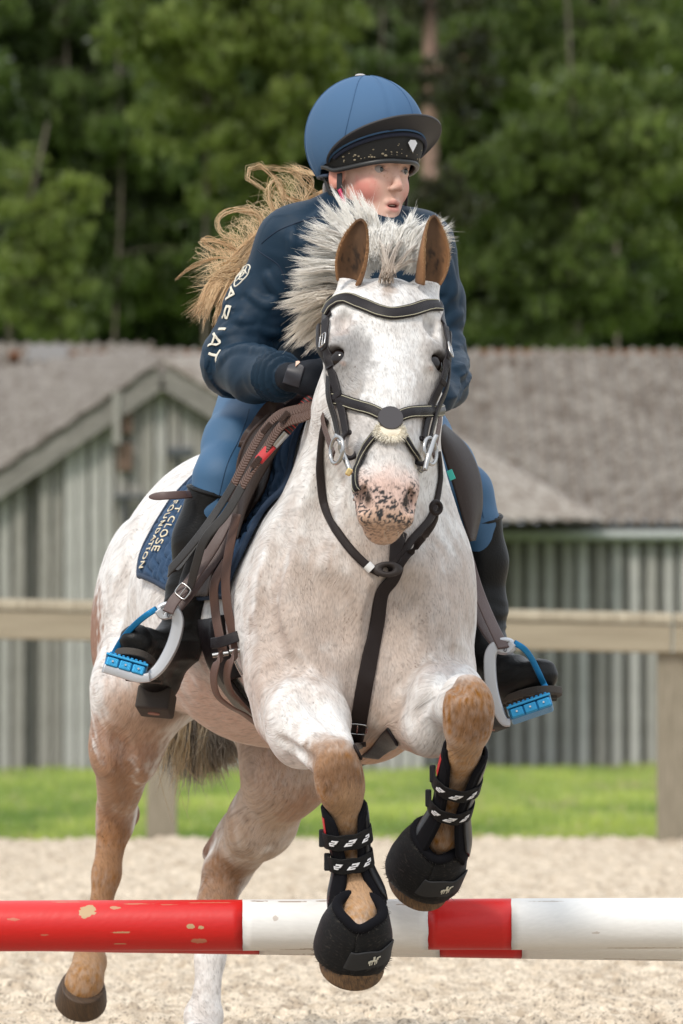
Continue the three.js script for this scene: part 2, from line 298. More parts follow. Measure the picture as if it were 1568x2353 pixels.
{ // grass strip between the sand and the barns
  const r = rng(5), P = [], I = [];
  for (let b = 0; b < 7; b++) { const a = r() * 6.28, o = r() * 0.05, l = 0.05 + r() * 0.075, lean = (r() - 0.5) * 0.06, x = Math.cos(a) * o, z = Math.sin(a) * o, w = 0.006, n = P.length / 3; P.push(x - w, 0, z, x + w, 0, z, x + lean * 0.4 + w * 0.7, l * 0.6, z + lean * 0.3, x + lean * 0.4 - w * 0.7, l * 0.6, z + lean * 0.3, x + lean, l, z + lean * 0.8); I.push(n, n + 1, n + 2, n, n + 2, n + 3, n + 3, n + 2, n + 4); }
  const g = new THREE.BufferGeometry(); g.setAttribute('position', new THREE.Float32BufferAttribute(P, 3)); g.setIndex(I); g.computeVertexNormals();
  const N = 58000, o = new THREE.InstancedMesh(g, mat([1, 1, 1], 0.8, { transmission: 0.45, thickness: 0 }), N), m = new THREE.Matrix4(), q = new THREE.Quaternion(), c = new THREE.Color();
  for (let i = 0; i < N; i++) {
    const z = -31.6 - Math.pow(r(), 1.25) * 29, hw = 2.2 + -z * 0.0585, x = (r() * 2 - 1) * hw, k = fbm(x * 0.8, 4, z * 0.35, 3), s = (0.8 + 0.8 * r() + k * 1.4) * (z > -33 ? 0.6 : 0.8) ;
    q.setFromEuler(new THREE.Euler((r() - 0.5) * 0.3, r() * 6.3, (r() - 0.5) * 0.3)); m.compose(V(x, -0.03 + 0.02 * k, z), q, V(1.4, s, 1.4)); o.setMatrixAt(i, m);
    const t = clamp(0.5 + k * 2.4 + (r() - 0.5) * 0.5), dry = r() < 0.05 + 0.35 * sstep(0.12, 0.3, fbm(x * 0.5 + 9, 2, z * 0.2, 2)) ? 1 : 0; c.setRGB(...(dry ? [0.55, 0.50, 0.26] : mix3([0.20, 0.32, 0.05], [0.52, 0.60, 0.14], t))); o.setColorAt(i, c);
  }
  o.name = 'grass'; tag(o, 'short green grass strip between the sand and the barns', 'grass', null, 'stuff'); shade(o); scene.add(o);
}
// ---------------------------------------------------------------- setting: fence
{
  const woodT = (seed, base, dk) => tex(256, (u, v) => { const gr = tile(u, v, 3 + seed * 0.2, 4, 0.35, 5), st = tile(u + 0.3, v, 2, 3); return mix3(base, dk, clamp(0.45 + 0.9 * gr + 0.5 * st)); }, { color: true });
  MS.rail = [1, 2].map((s) => mat([0.92, 0.92, 0.9], 0.9, { map: woodT(s, [0.72, 0.68, 0.60], [0.48, 0.44, 0.37]) }));
  MS.rail.forEach((m) => m.map.repeat.set(0.5, 1));
  const post = mat([0.8, 0.8, 0.8], 0.9, { map: (() => { const t = woodT(3, [0.68, 0.64, 0.57], [0.46, 0.43, 0.36]); t.rotation = Math.PI / 2; return t; })() });
  const f = thing('post_and_rail_fence', V(0, 0, -31), 'weathered timber post and rail fence running behind the pony', 'fence');
  const slope = (x) => -0.0214 * x;  // the rail follows ground falling to the right
  for (const x of [-8.55, -6, -3.45, -0.905, 1.665, 4.2, 6.75, 9.3]) { const top = 0.78 + (1590 - 1482) / 457 + slope(x); part('post', box(0.15, top + 0.35, 0.12, x, (top - 0.35) / 2, -31.07, 0.012), post, f); }
  const rail = (x0, x1, k) => {
    const len = x1 - x0, mx = (x0 + x1) / 2, y = 0.78 + (1590 - 1451) / 457 + slope(mx);
    const b = new RoundedBoxGeometry(len, 0.145, 0.045, 2, 0.012); b.rotateZ(-0.0214); b.translate(mx, y, -30.985); part('rail', b, MS.rail[k], f);
    const sh = new THREE.Shape(); sh.absarc(0, 0, 0.048, -0.15, Math.PI + 0.15, false); sh.closePath();
    const c = new THREE.ExtrudeGeometry(sh, { depth: len, bevelEnabled: false, curveSegments: 12 }); c.rotateY(Math.PI / 2); c.rotateZ(-0.0214); c.translate(x0, y + 0.083 - 0.0214 * (x0 - mx), -31.0); part('cap_rail', c, MS.rail[1 - k], f);
  };
  rail(-3.5, -0.91, 0); rail(-0.9, 1.66, 1); rail(1.67, 4.2, 0); rail(4.21, 6.75, 1); rail(6.76, 9.35, 0); rail(-6.0, -3.51, 1); rail(-8.6, -6.01, 0);
}
// ---------------------------------------------------------------- setting: barns
{
  const boardT = (i) => { const t = tex(128, (u, v) => { const g = tile(u, v, 3, 4, 4, 0.4), s = tile(u + i * 0.17, v + 0.2, 1.6, 3); return mix3([0.90, 0.89, 0.87], [0.60, 0.59, 0.565], clamp(0.4 + 0.8 * g + 0.7 * s)); }, { color: true, m: 256 }); t.repeat.set(1, 1); return t; };
  const light = [0, 1, 2, 3].map((i) => mat([[0.70, 0.705, 0.70], [0.60, 0.60, 0.585], [0.50, 0.49, 0.47], [0.78, 0.79, 0.79]][i], 0.95, { map: boardT(i) }));
  const dark = [0, 1].map((i) => mat([[0.48, 0.47, 0.445], [0.44, 0.43, 0.405]][i], 0.95, { map: boardT(i + 4) }));
  const beam = mat([0.36, 0.345, 0.33], 0.95, { map: boardT(7) });
  const roofT = tex(512, (u, v) => { const a = tile(u, v, 5, 4), b = tile(u + 0.4, v + 0.3, 16, 3), c = tile(u + 0.2, v, 30, 2); let q = mix3([0.63, 0.60, 0.56], [0.41, 0.375, 0.34], clamp(0.5 + a * 1.6 + b * 1.8)); q = mix3(q, [0.37, 0.28, 0.19], sstep(0.10, 0.28, b + 0.4 * a) * 0.65); return mix3(q, [0.78, 0.77, 0.75], sstep(0.2, 0.34, c + 0.3 * b) * 0.6); }, { color: true });
  roofT.repeat.set(0.16, 0.16);
  const roof = mat([0.62, 0.61, 0.6], 1, { map: roofT }), roof2 = mat([1, 1, 1], 1, { map: (() => { const t = roofT.clone(); t.repeat.set(0.12, 0.12); t.needsUpdate = true; return t; })() });
  // corrugated sheet roof: a is the left end of the eaves, b the right end, up the way to the ridge
  const corrugated = (a, b, up, pitch = 0.15, amp = 0.025, cut = null) => {
    const L = a.distanceTo(b), R = up.length(), ex = b.clone().sub(a).normalize(), ey = up.clone().normalize(), n = ex.clone().cross(ey).normalize(), nu = Math.round(L / pitch * 6), P = [], U = [], I = [], nv = 6;
    for (const s of [0, -0.02]) for (let j = 0; j <= nv; j++) for (let i = 0; i <= nu; i++) { let u = i / nu * L, v = j / nv * R; if (cut) [u, v] = cut(u, v, L, R); const q = a.clone().addScaledVector(ex, u).addScaledVector(ey, v).addScaledVector(n, Math.sin(u / pitch * 6.2832) * amp + s); P.push(q.x, q.y, q.z); U.push(u, v); }
    const W = nu + 1, H0 = (nv + 1) * W; for (let s = 0; s < 2; s++) for (let j = 0; j < nv; j++) for (let i = 0; i < nu; i++) { const q = s * H0 + j * W + i; s ? I.push(q, q + W, q + 1, q + 1, q + W, q + W + 1) : I.push(q, q + 1, q + W, q + 1, q + W + 1, q + W); }
    for (let i = 0; i < nu; i++) I.push(i, i + H0, i + 1, i + 1, i + H0, i + H0 + 1);
    const g = new THREE.BufferGeometry(); g.setAttribute('position', new THREE.Float32BufferAttribute(P, 3)); g.setAttribute('uv', new THREE.Float32BufferAttribute(U, 2)); g.setIndex(I); g.computeVertexNormals(); return g;
  };
  const r = rng(77), boards = {};
  const board = (parent, w, y0, y1, x, z, m, topCut = 0) => { const key = w.toFixed(3), g = boards[key] || (boards[key] = box(w, 1, 0.022, 0, 0.5, 0)); const o = shade(new THREE.Mesh(g, m)); o.name = 'board'; o.position.set(x, y0 - parent.position.y, z - parent.position.z); o.position.x -= parent.position.x; o.scale.y = y1 - y0; o.rotation.z = (r() - 0.5) * 0.006; parent.add(o); return o; };
  // long barn, eaves side towards the arena
  const A = thing('long_barn', V(3, 0, -60), 'long grey board barn with mossy corrugated roof on the right behind the fence', 'barn');
  const yE = 0.78 + (1590 - 1200) / 236, yR = 4.42;
  part('wall', box(13, yE, 0.12, 3.2, yE / 2, -60.26), dark[1], A);
  for (let x = -1.4, i = 0; x < 8.6; x += 0.1635, i++) { if (Math.abs(x - 0.40) < 0.16) continue; board(A, 0.094, 0.02, yE - 0.08, x + (r() - 0.5) * 0.02, -60.02, light[Math.floor(r() * 4)]); board(A, 0.11, 0.0, yE - 0.05, x + 0.08 + (r() - 0.5) * 0.02, -60.14, dark[i % 2]); }
  part('door_panel', box(0.2, 1.2, 0.05, 0.36, 0.6, -59.96, 0.004), mat([0.78, 0.80, 0.80], 0.7), A);
  part('door_post', box(0.1, 1.9, 0.07, 0.53, 0.95, -59.95, 0.004), mat([0.20, 0.13, 0.09], 0.9), A);
  { const g = new THREE.CylinderGeometry(0.06, 0.06, 9, 12, 1); g.rotateZ(Math.PI / 2); g.translate(4.6, yE - 0.12, -59.9); part('gutter', g, mat([0.45, 0.47, 0.46], 0.6), A); }
  const up = V(0, yR - yE, -5.6), rf = part('roof', corrugated(V(-3.4, yE, -59.8), V(9.7, yE, -59.8), up), roof, A);
  { const k = mat([0.26, 0.125, 0.075], 0.95), k2 = mat([0.36, 0.30, 0.26], 0.95);
    for (let x = -3.2, i = 0; x < 9; x += 0.62, i++) { const g = new THREE.CylinderGeometry(0.13, 0.13, 0.66, 10, 1, false, -Math.PI / 2, Math.PI); g.rotateX(Math.PI / 2); g.rotateY(Math.PI / 2); g.translate(x, yR - 0.02 + 0.03 * n3(x * 1.3, 1, 2), -65.42); part('ridge_tile', g, (i * 7 % 5 < 3) ? k : k2, rf); } 
    part('moss_clump', (() => { const g = new THREE.IcosahedronGeometry(0.18, 2); const p = g.attributes.position; for (let i = 0; i < p.count; i++) { const s = 1 + 0.4 * n3(p.getX(i) * 9, p.getY(i) * 9, p.getZ(i) * 9); p.setXYZ(i, p.getX(i) * s * 1.9, p.getY(i) * s * 0.5, p.getZ(i) * s * 0.6); } g.computeVertexNormals(); g.translate(1.84, yR - 0.22, -65.0); return g; })(), mat([0.08, 0.055, 0.04], 1), rf); }
  // gabled barn standing forward of it, turned a little
  const B = thing('gabled_barn', V(-1.9, 0, -57.5), 'gabled grey board barn with a wide bargeboard on the left behind the fence', 'barn');
  const z0 = -57.5, s0 = F / 57.5, X = (x) => (x - 784) / s0, Yh = (y) => 0.78 + (1590 - y) / s0;
  const apex = [X(372), Yh(826)], slL = (Yh(826) - Yh(1080)) / (X(372) - X(-5)), slR = (Yh(826) - Yh(1195)) / (X(985) - X(372));
  const roofY = (x) => x < apex[0] ? apex[1] - (apex[0] - x) * slL : apex[1] - (x - apex[0]) * slR;
  { const sh = new THREE.Shape(); sh.moveTo(X(-300), 0); sh.lineTo(X(985), 0); sh.lineTo(X(985), roofY(X(985)) - 0.1); sh.lineTo(apex[0], apex[1] - 0.1); sh.lineTo(X(-300), roofY(X(-300)) - 0.1); const g = new THREE.ExtrudeGeometry(sh, { depth: 0.1, bevelEnabled: false }); g.translate(0, 0, z0 - 0.4); part('wall', g, dark[1], B); }
  for (let x = X(-300), i = 0; x < X(960); x += 0.112 + 0.02 * r(), i++) {
    const gap = Math.abs(x - X(75)) < 0.09 || Math.abs(x - X(60)) < 0.07; const m = gap ? dark[1] : r() < 0.2 ? dark[0] : light[Math.floor(r() * 4) % 3];
    board(B, 0.098, 0.0, roofY(x) - 0.1, x, z0 - (gap ? 0.22 : 0.03 + r() * 0.07), m);
  }
  const barge = (xa, xb) => { const a = V(xa, roofY(xa) - 0.06, z0 + 0.09), b = V(xb, roofY(xb) - 0.06, z0 + 0.09), m = a.clone().add(b).multiplyScalar(0.5), g = box(a.distanceTo(b) + 0.02, 0.21, 0.05, 0, 0, 0, 0.006); g.rotateZ(Math.atan2(b.y - a.y, b.x - a.x)); g.translate(m.x, m.y - 0.1, m.z); return g; };
  part('bargeboard', barge(X(-300), apex[0] - 0.015), beam, B); part('bargeboard', barge(apex[0] + 0.015, X(985)), beam, B);
  part('king_post', box(0.07, 0.5, 0.05, X(268), roofY(X(268)) - 0.26, z0 + 0.13, 0.005), light[2], B);
  { const hg = mat([0.14, 0.09, 0.065], 0.9); for (const y of [965, 1050]) part('strap_hinge', box(0.14, 0.26, 0.04, X(287), Yh(y), z0 + 0.03, 0.01), hg, B); }
  { const k = mat([0.07, 0.075, 0.08], 0.6); part('wall_lamp', [box(0.3, 0.05, 0.1, X(298), Yh(1142), z0 + 0.06, 0.01), box(0.045, 0.28, 0.06, X(285), Yh(1175), z0 + 0.05, 0.01)], k, B); part('wall_lamp', [box(0.24, 0.1, 0.12, X(415), Yh(1040), z0 + 0.07, 0.02), box(0.05, 0.14, 0.06, X(405), Yh(1055), z0 + 0.04, 0.01)], k, B); }
  // its roof runs back and out to the right, meeting the long barn's slope
  const tri = (pts, m, name) => { const [p, q, s, t] = pts, n = 60, mth = 10; const g = sheet(n, mth, (u, v) => { const a = p.clone().lerp(q, u), b = t.clone().lerp(s, u), o = a.lerp(b, v); o.y += 0.012 * Math.sin(u * n * 0.55 * 1.9); return o; }, { thick: 0.03 }); const U = g.attributes.uv; for (let i = 0; i < U.count; i++) U.setXY(i, U.getX(i) * 9, U.getY(i) * 6); part(name, g, m, B); };
  const e0 = V(X(985), roofY(X(985)), z0 + 0.15), v1 = at(1392, 1192, 59.6), v2 = at(1000, 970, 61.6), a0 = V(apex[0], apex[1], z0 + 0.15), a1 = at(560, 800, 64.5);
  tri([e0, v1, v2, a0], roof2, 'roof'); 
  tri([a0, v2, at(900, 835, 65.2), a1], roof2, 'roof');
  // left slope with the roof behind it
  tri([V(X(-300), roofY(X(-300)), z0 + 0.15), a0, at(330, 795, 64.8), at(-420, 905, 66)], roof, 'roof');
  const C = thing('far_barn_roof', V(-5, 0, -64), 'grey corrugated roof with a flat light sheet rising behind the gabled barn at far left', 'roof');
  part('roof', corrugated(V(-9, 2.0, -62), V(-2.05, 2.0, -62), V(0, 0.78 + (1590 - 788) / (F / 67) - 2.0, -5)), roof, C);
  part('wall', box(6.9, 2, 0.15, -5.5, 1, -63), dark[0], C);
  part('roof_sheet', (() => { const g = box(0.42, 0.06, 0.5, 0, 0, 0, 0.01); g.rotateX(0.4); g.translate((108 - 784) / (F / 65.2), 0.78 + (1590 - 815) / (F / 65.2), -65.2); return g; })(), mat([0.16, 0.15, 0.14], 0.9), C);
}
// ---------------------------------------------------------------- setting: trees
{
  const leafG = (() => { const P = [0, 0, 0, 0.055, 0.06, 0.012, 0, 0.15, 0, -0.055, 0.06, 0.012], g = new THREE.BufferGeometry(); g.setAttribute('position', new THREE.Float32BufferAttribute(P, 3)); return { P }; })();
  const leafM = new THREE.MeshPhysicalMaterial({ vertexColors: true, roughness: 0.6, side: THREE.DoubleSide, transmission: 0.55, thickness: 0 });
  const bark = { dark: mat([0.14, 0.115, 0.09], 0.95), pine: mat([0.27, 0.175, 0.135], 0.95), grey: mat([0.22, 0.19, 0.16], 0.95) };
  function tree(name, label, { x, z, h, trunk = 0.25, barkM = bark.dark, clumps, leaves, cols, seed, size = 1, group }) {
    const r = rng(seed), t = thing(name, V(x, 0, z), label, 'tree', group);
    const tp = [V(x, -0.1, z), V(x + 0.15 * (r() - 0.5), h * 0.35, z), V(x + 0.5 * (r() - 0.5), h * 0.7, z + 0.3 * (r() - 0.5)), V(x + 0.6 * (r() - 0.5), h, z)];
    const geos = [tube(tp, (u) => trunk * (1 - 0.75 * u) + (u < 0.05 ? 0.08 : 0), { n: 14, s: 9 })], curve = new THREE.CatmullRomCurve3(tp);
    const P = [], C = [], I = [];
    for (const cl of clumps) {
      const [cx, cy, cz, rad, flat = 0.6, tone = 0.5] = cl, u = clamp((cy - rad * 0.5) / h, 0.15, 0.98), a = curve.getPoint(u), b = V(cx, cy, cz);
      geos.push(tube([a, a.clone().lerp(b, 0.5).add(V(0, -0.15 + 0.3 * r(), 0)), b], (q) => trunk * 0.28 * (1 - 0.8 * q), { n: 6, s: 5 }));
      const n = Math.round(leaves * rad * rad);
      const subs = []; for (let i = 0; i < 9; i++) { const th = r() * 6.283, ph = Math.acos(2 * r() - 1), R = rad * (0.45 + 0.6 * r()); subs.push([cx + Math.sin(ph) * Math.cos(th) * R, cy + Math.cos(ph) * R * flat, cz + Math.sin(ph) * Math.sin(th) * R, rad * (0.3 + 0.25 * r())]); }
      for (let i = 0; i < n; i++) {
        const s = subs[Math.floor(r() * subs.length)], th = r() * 6.283, ph = Math.acos(2 * r() - 1), R = s[3] * Math.cbrt(r());
        const px = s[0] + Math.sin(ph) * Math.cos(th) * R, py = s[1] + Math.cos(ph) * R * 0.62, pz = s[2] + Math.sin(ph) * Math.sin(th) * R, q = new THREE.Quaternion().setFromEuler(new THREE.Euler((r() - 0.5) * 1.5 + 1.0, r() * 6.283, (r() - 0.5) * 1.2));
        const k = P.length / 3, sc = size * (0.8 + 0.7 * r()); for (let v = 0; v < 4; v++) { const w = V(leafG.P[v * 3] * sc, (leafG.P[v * 3 + 1] - 0.07) * sc, leafG.P[v * 3 + 2] * sc).applyQuaternion(q); P.push(px + w.x, py + w.y, pz + w.z); }
        I.push(k, k + 1, k + 2, k, k + 2, k + 3); const c = mix3(cols[0], cols[1], clamp(tone + (r() - 0.5) * 0.5)); for (let v = 0; v < 4; v++) C.push(c[0], c[1], c[2]);
      }
    }
    part('trunk', geos, barkM, t);
    const g = new THREE.BufferGeometry(); g.setAttribute('position', new THREE.Float32BufferAttribute(P, 3)); g.setAttribute('color', new THREE.Float32BufferAttribute(C, 3)); g.setIndex(I); g.computeVertexNormals();
    part('crown', g, leafM, t);
  }
  const S = (d) => F / d, wx = (x, d) => (x - 784) / S(d), wy = (y, d) => 0.78 + (1590 - y) / S(d);
  const G = 'trees behind the barns';
  const DK = [[0.08, 0.135, 0.05], [0.19, 0.28, 0.085]], MID = [[0.13, 0.195, 0.055], [0.36, 0.44, 0.12]], LT = [[0.17, 0.24, 0.06], [0.46, 0.53, 0.15]];
  // clump centres by sheet position at their own depth
  const cl = (list, d, r) => list.map(([x, y, rad, tone = 0.5, dd = 0]) => [wx(x, d + dd), wy(y, d + dd), -(d + dd), rad, 0.55 + 0.2 * r(), tone]);
  let q = rng(3);
  tree('beech_tree', 'broad light green tree filling the top centre left of the rider', { x: wx(470, 82), z: -82, h: 12, trunk: 0.045, clumps: cl([[520, 60, 1.0, 0.6], [640, 40, 0.9, 0.55], [560, 170, 1.0, 0.65], [650, 230, 0.8, 0.7], [480, 230, 0.7, 0.55], [590, 300, 0.7, 0.6], [420, 120, 0.8, 0.5], [330, 60, 0.7, 0.4], [540, 360, 0.55, 0.6], [620, 400, 0.55, 0.5], [410, 290, 0.55, 0.5], [690, 120, 0.7, 0.6], [500, -60, 1.2, 0.5], [660, -60, 1.1, 0.5], [490, 440, 0.4, 0.45], [740, 250, 0.5, 0.5], [560, 470, 0.35, 0.5]], 82, q), leaves: 1050, cols: LT, seed: 11, size: 1.15, group: G });
  tree('hazel_tree', 'bright green bush crown at the left edge above the barn roof', { x: wx(60, 78), z: -78, h: 8, trunk: 0.08, clumps: cl([[30, 470, 0.6, 0.6], [90, 520, 0.6, 0.6], [150, 450, 0.45, 0.65], [60, 600, 0.6, 0.55], [140, 640, 0.5, 0.5], [30, 690, 0.5, 0.4], [110, 720, 0.5, 0.45], [20, 380, 0.45, 0.5], [170, 560, 0.35, 0.55], [150, 740, 0.3, 0.4]], 78, q), leaves: 1050, cols: LT, seed: 12, group: G });
  tree('beech_tree', 'broad green tree filling the right side behind the pony', { x: wx(1330, 82), z: -82, h: 12, trunk: 0.045, clumps: cl([[1200, 330, 0.9, 0.6], [1330, 300, 0.9, 0.6], [1450, 370, 1.0, 0.65], [1250, 430, 0.9, 0.55], [1380, 470, 0.9, 0.6], [1520, 480, 0.9, 0.6], [1150, 450, 0.7, 0.5], [1120, 560, 0.7, 0.45], [1240, 560, 0.8, 0.5], [1350, 600, 0.9, 0.45], [1180, 680, 0.7, 0.4], [1300, 720, 0.8, 0.35], [1130, 760, 0.6, 0.35], [1420, 690, 0.7, 0.3], [1540, 250, 0.8, 0.5], [1090, 380, 0.5, 0.5], [1230, 790, 0.5, 0.35], [1080, 660, 0.5, 0.4], [1400, 240, 0.6, 0.5]], 82, q), leaves: 900, cols: MID, seed: 13, size: 1.15, group: G });
  tree('oak_tree', 'olive green tree crown in the top right corner', { x: wx(1420, 86), z: -86, h: 13, trunk: 0.045, clumps: cl([[1300, 60, 1.0, 0.4], [1420, 120, 0.9, 0.5], [1250, 170, 0.8, 0.5], [1340, 180, 0.7, 0.55], [1530, 120, 0.9, 0.4], [1180, 60, 0.8, 0.3], [1480, 0, 1, 0.4], [1250, -60, 1, 0.3], [1090, 180, 0.6, 0.3], [1100, 90, 0.55, 0.35]], 86, q), leaves: 800, cols: MID, seed: 14, size: 1.15, group: G });
  tree('pine_tree', 'tall pine with a bare reddish trunk rising behind the helmet', { x: wx(996, 80), z: -80, h: 13, trunk: 0.19, barkM: bark.pine, clumps: cl([[1075, 130, 0.5, 0.35], [1060, 200, 0.45, 0.3], [930, -40, 0.7, 0.3], [1090, -40, 0.7, 0.35], [1010, 170, 0.34, 0.35, -0.7], [1000, 225, 0.28, 0.3, -0.7], [1000, 430, 0.4, 0.4, -0.8], [960, 470, 0.45, 0.4, -0.8], [1050, 470, 0.5, 0.4, -0.8]], 80, q), leaves: 800, cols: [[0.05, 0.06, 0.025], [0.12, 0.12, 0.05]], seed: 15, group: G });
  const back = (name, label, x, d, seed, list, cols = DK, trunk = 0.3) => tree(name, label, { x: wx(x, d), z: -d, h: 13, trunk: 0.035, clumps: cl(list, d, q), leaves: 760, cols, seed, size: 2.0, group: G });
  const grid = (x0, x1, y0, y1, rad, st, tone, jit) => { const o = [], r = rng(Math.floor(x0 * 7 + y0)); for (let y = y0; y < y1; y += st) for (let x = x0; x < x1; x += st) o.push([x + (r() - 0.5) * jit, y + (r() - 0.5) * jit, rad * (0.75 + 0.5 * r()), tone + (r() - 0.5) * 0.3, r() * 3]); return o; };
  back('yew_tree', 'near black evergreen behind the light bush at far left', 110, 94, 21, grid(-60, 330, -60, 800, 1.1, 120, 0.35, 60));
  back('yew_tree', 'very dark evergreen between the left bush and the riders ponytail', 400, 95, 22, grid(290, 720, 330, 800, 1.1, 115, 0.3, 60));
  back('ash_tree', 'dark green tree behind the helmet and the pine trunk', 860, 94, 23, grid(690, 1080, -60, 820, 1.05, 130, 0.6, 60), [[0.085, 0.14, 0.045], [0.21, 0.30, 0.08]]);
  back('yew_tree', 'dark evergreen at the right edge above the long barn roof', 1500, 95, 24, grid(1130, 1660, 430, 830, 1.05, 130, 0.3, 60));
  back('ash_tree', 'dark green tree behind the upper right crowns', 1330, 96, 25, grid(1060, 1600, -60, 400, 1.1, 140, 0.5, 60), [[0.085, 0.14, 0.045], [0.21, 0.30, 0.08]]);
  back('ash_tree', 'dark green tree behind the top left crown', 450, 97, 26, grid(280, 720, -60, 330, 1.1, 140, 0.45, 60), [[0.085, 0.14, 0.045], [0.21, 0.30, 0.08]]);
  const MD = [[0.10, 0.16, 0.05], [0.28, 0.37, 0.10]];
  back('lime_tree', 'mid green leafy tree filling the gap between the left bush and the top centre crown', 250, 88, 31, grid(140, 480, 180, 780, 0.8, 105, 0.45, 60), MD);
  back('lime_tree', 'mid green leafy tree behind the riders helmet and shoulder', 850, 89, 32, grid(690, 1060, 60, 800, 0.8, 110, 0.5, 60), MD);
  back('lime_tree', 'mid green leafy tree along the right side above the long barn', 1300, 89, 33, grid(1060, 1640, 150, 800, 0.8, 110, 0.5, 60), MD);
  back('lime_tree', 'mid green leafy tree in the top left corner', 130, 89, 34, grid(-60, 420, -60, 330, 0.8, 110, 0.4, 60), MD);
  back('lime_tree', 'mid green leafy tree beyond the left edge of the barns', -420, 86, 35, grid(-900, -60, -60, 820, 1.1, 150, 0.5, 60), MD);
  back('lime_tree', 'mid green leafy tree beyond the right end of the long barn', 2000, 88, 36, grid(1660, 2500, -60, 820, 1.1, 150, 0.5, 60), MD);
  const u = []; for (let x = -900; x < 2500; x += 80) u.push([x, 800 + 25 * q(), 0.7, 0.5]);
  tree('hedge_row', 'low dark green hedge along the foot of the trees just above the roofs', { x: 0, z: -90, h: 5, trunk: 0.05, clumps: cl(u, 90, q), leaves: 500, cols: DK, seed: 30, size: 1.5, group: undefined });
}
// ---------------------------------------------------------------- the pony: shape
const HP = 27 * Math.PI / 180, HYAW = 6 * Math.PI / 180;
const H = (() => { // the pony's head frame: x to the picture's right, y up the face, z out of the face
  const Z = V(Math.sin(HYAW), Math.sin(HP), Math.cos(HP)).normalize(), Y = V(0.005, Math.cos(HP), -Math.sin(HP)), X = Y.clone().cross(Z).normalize(); Y.copy(Z).cross(X).normalize();
  const o = at(893, 640, 11.8), m = new THREE.Matrix4().makeBasis(X, Y, Z); const q = new THREE.Quaternion().setFromRotationMatrix(m);
  const f = (x, y, z) => o.clone().addScaledVector(X, x * 0.965).addScaledVector(Y, y * 0.93).addScaledVector(Z, z);
  const inv = new THREE.Matrix4().makeBasis(X.clone().multiplyScalar(0.965), Y.clone().multiplyScalar(0.93), Z).setPosition(o).invert();
  return Object.assign(f, { X, Y, Z, q, o, inv, rot: (a, b, c) => q.clone().multiply(new THREE.Quaternion().setFromEuler(new THREE.Euler(a, b, c))) });
})();
const horse = new Field();
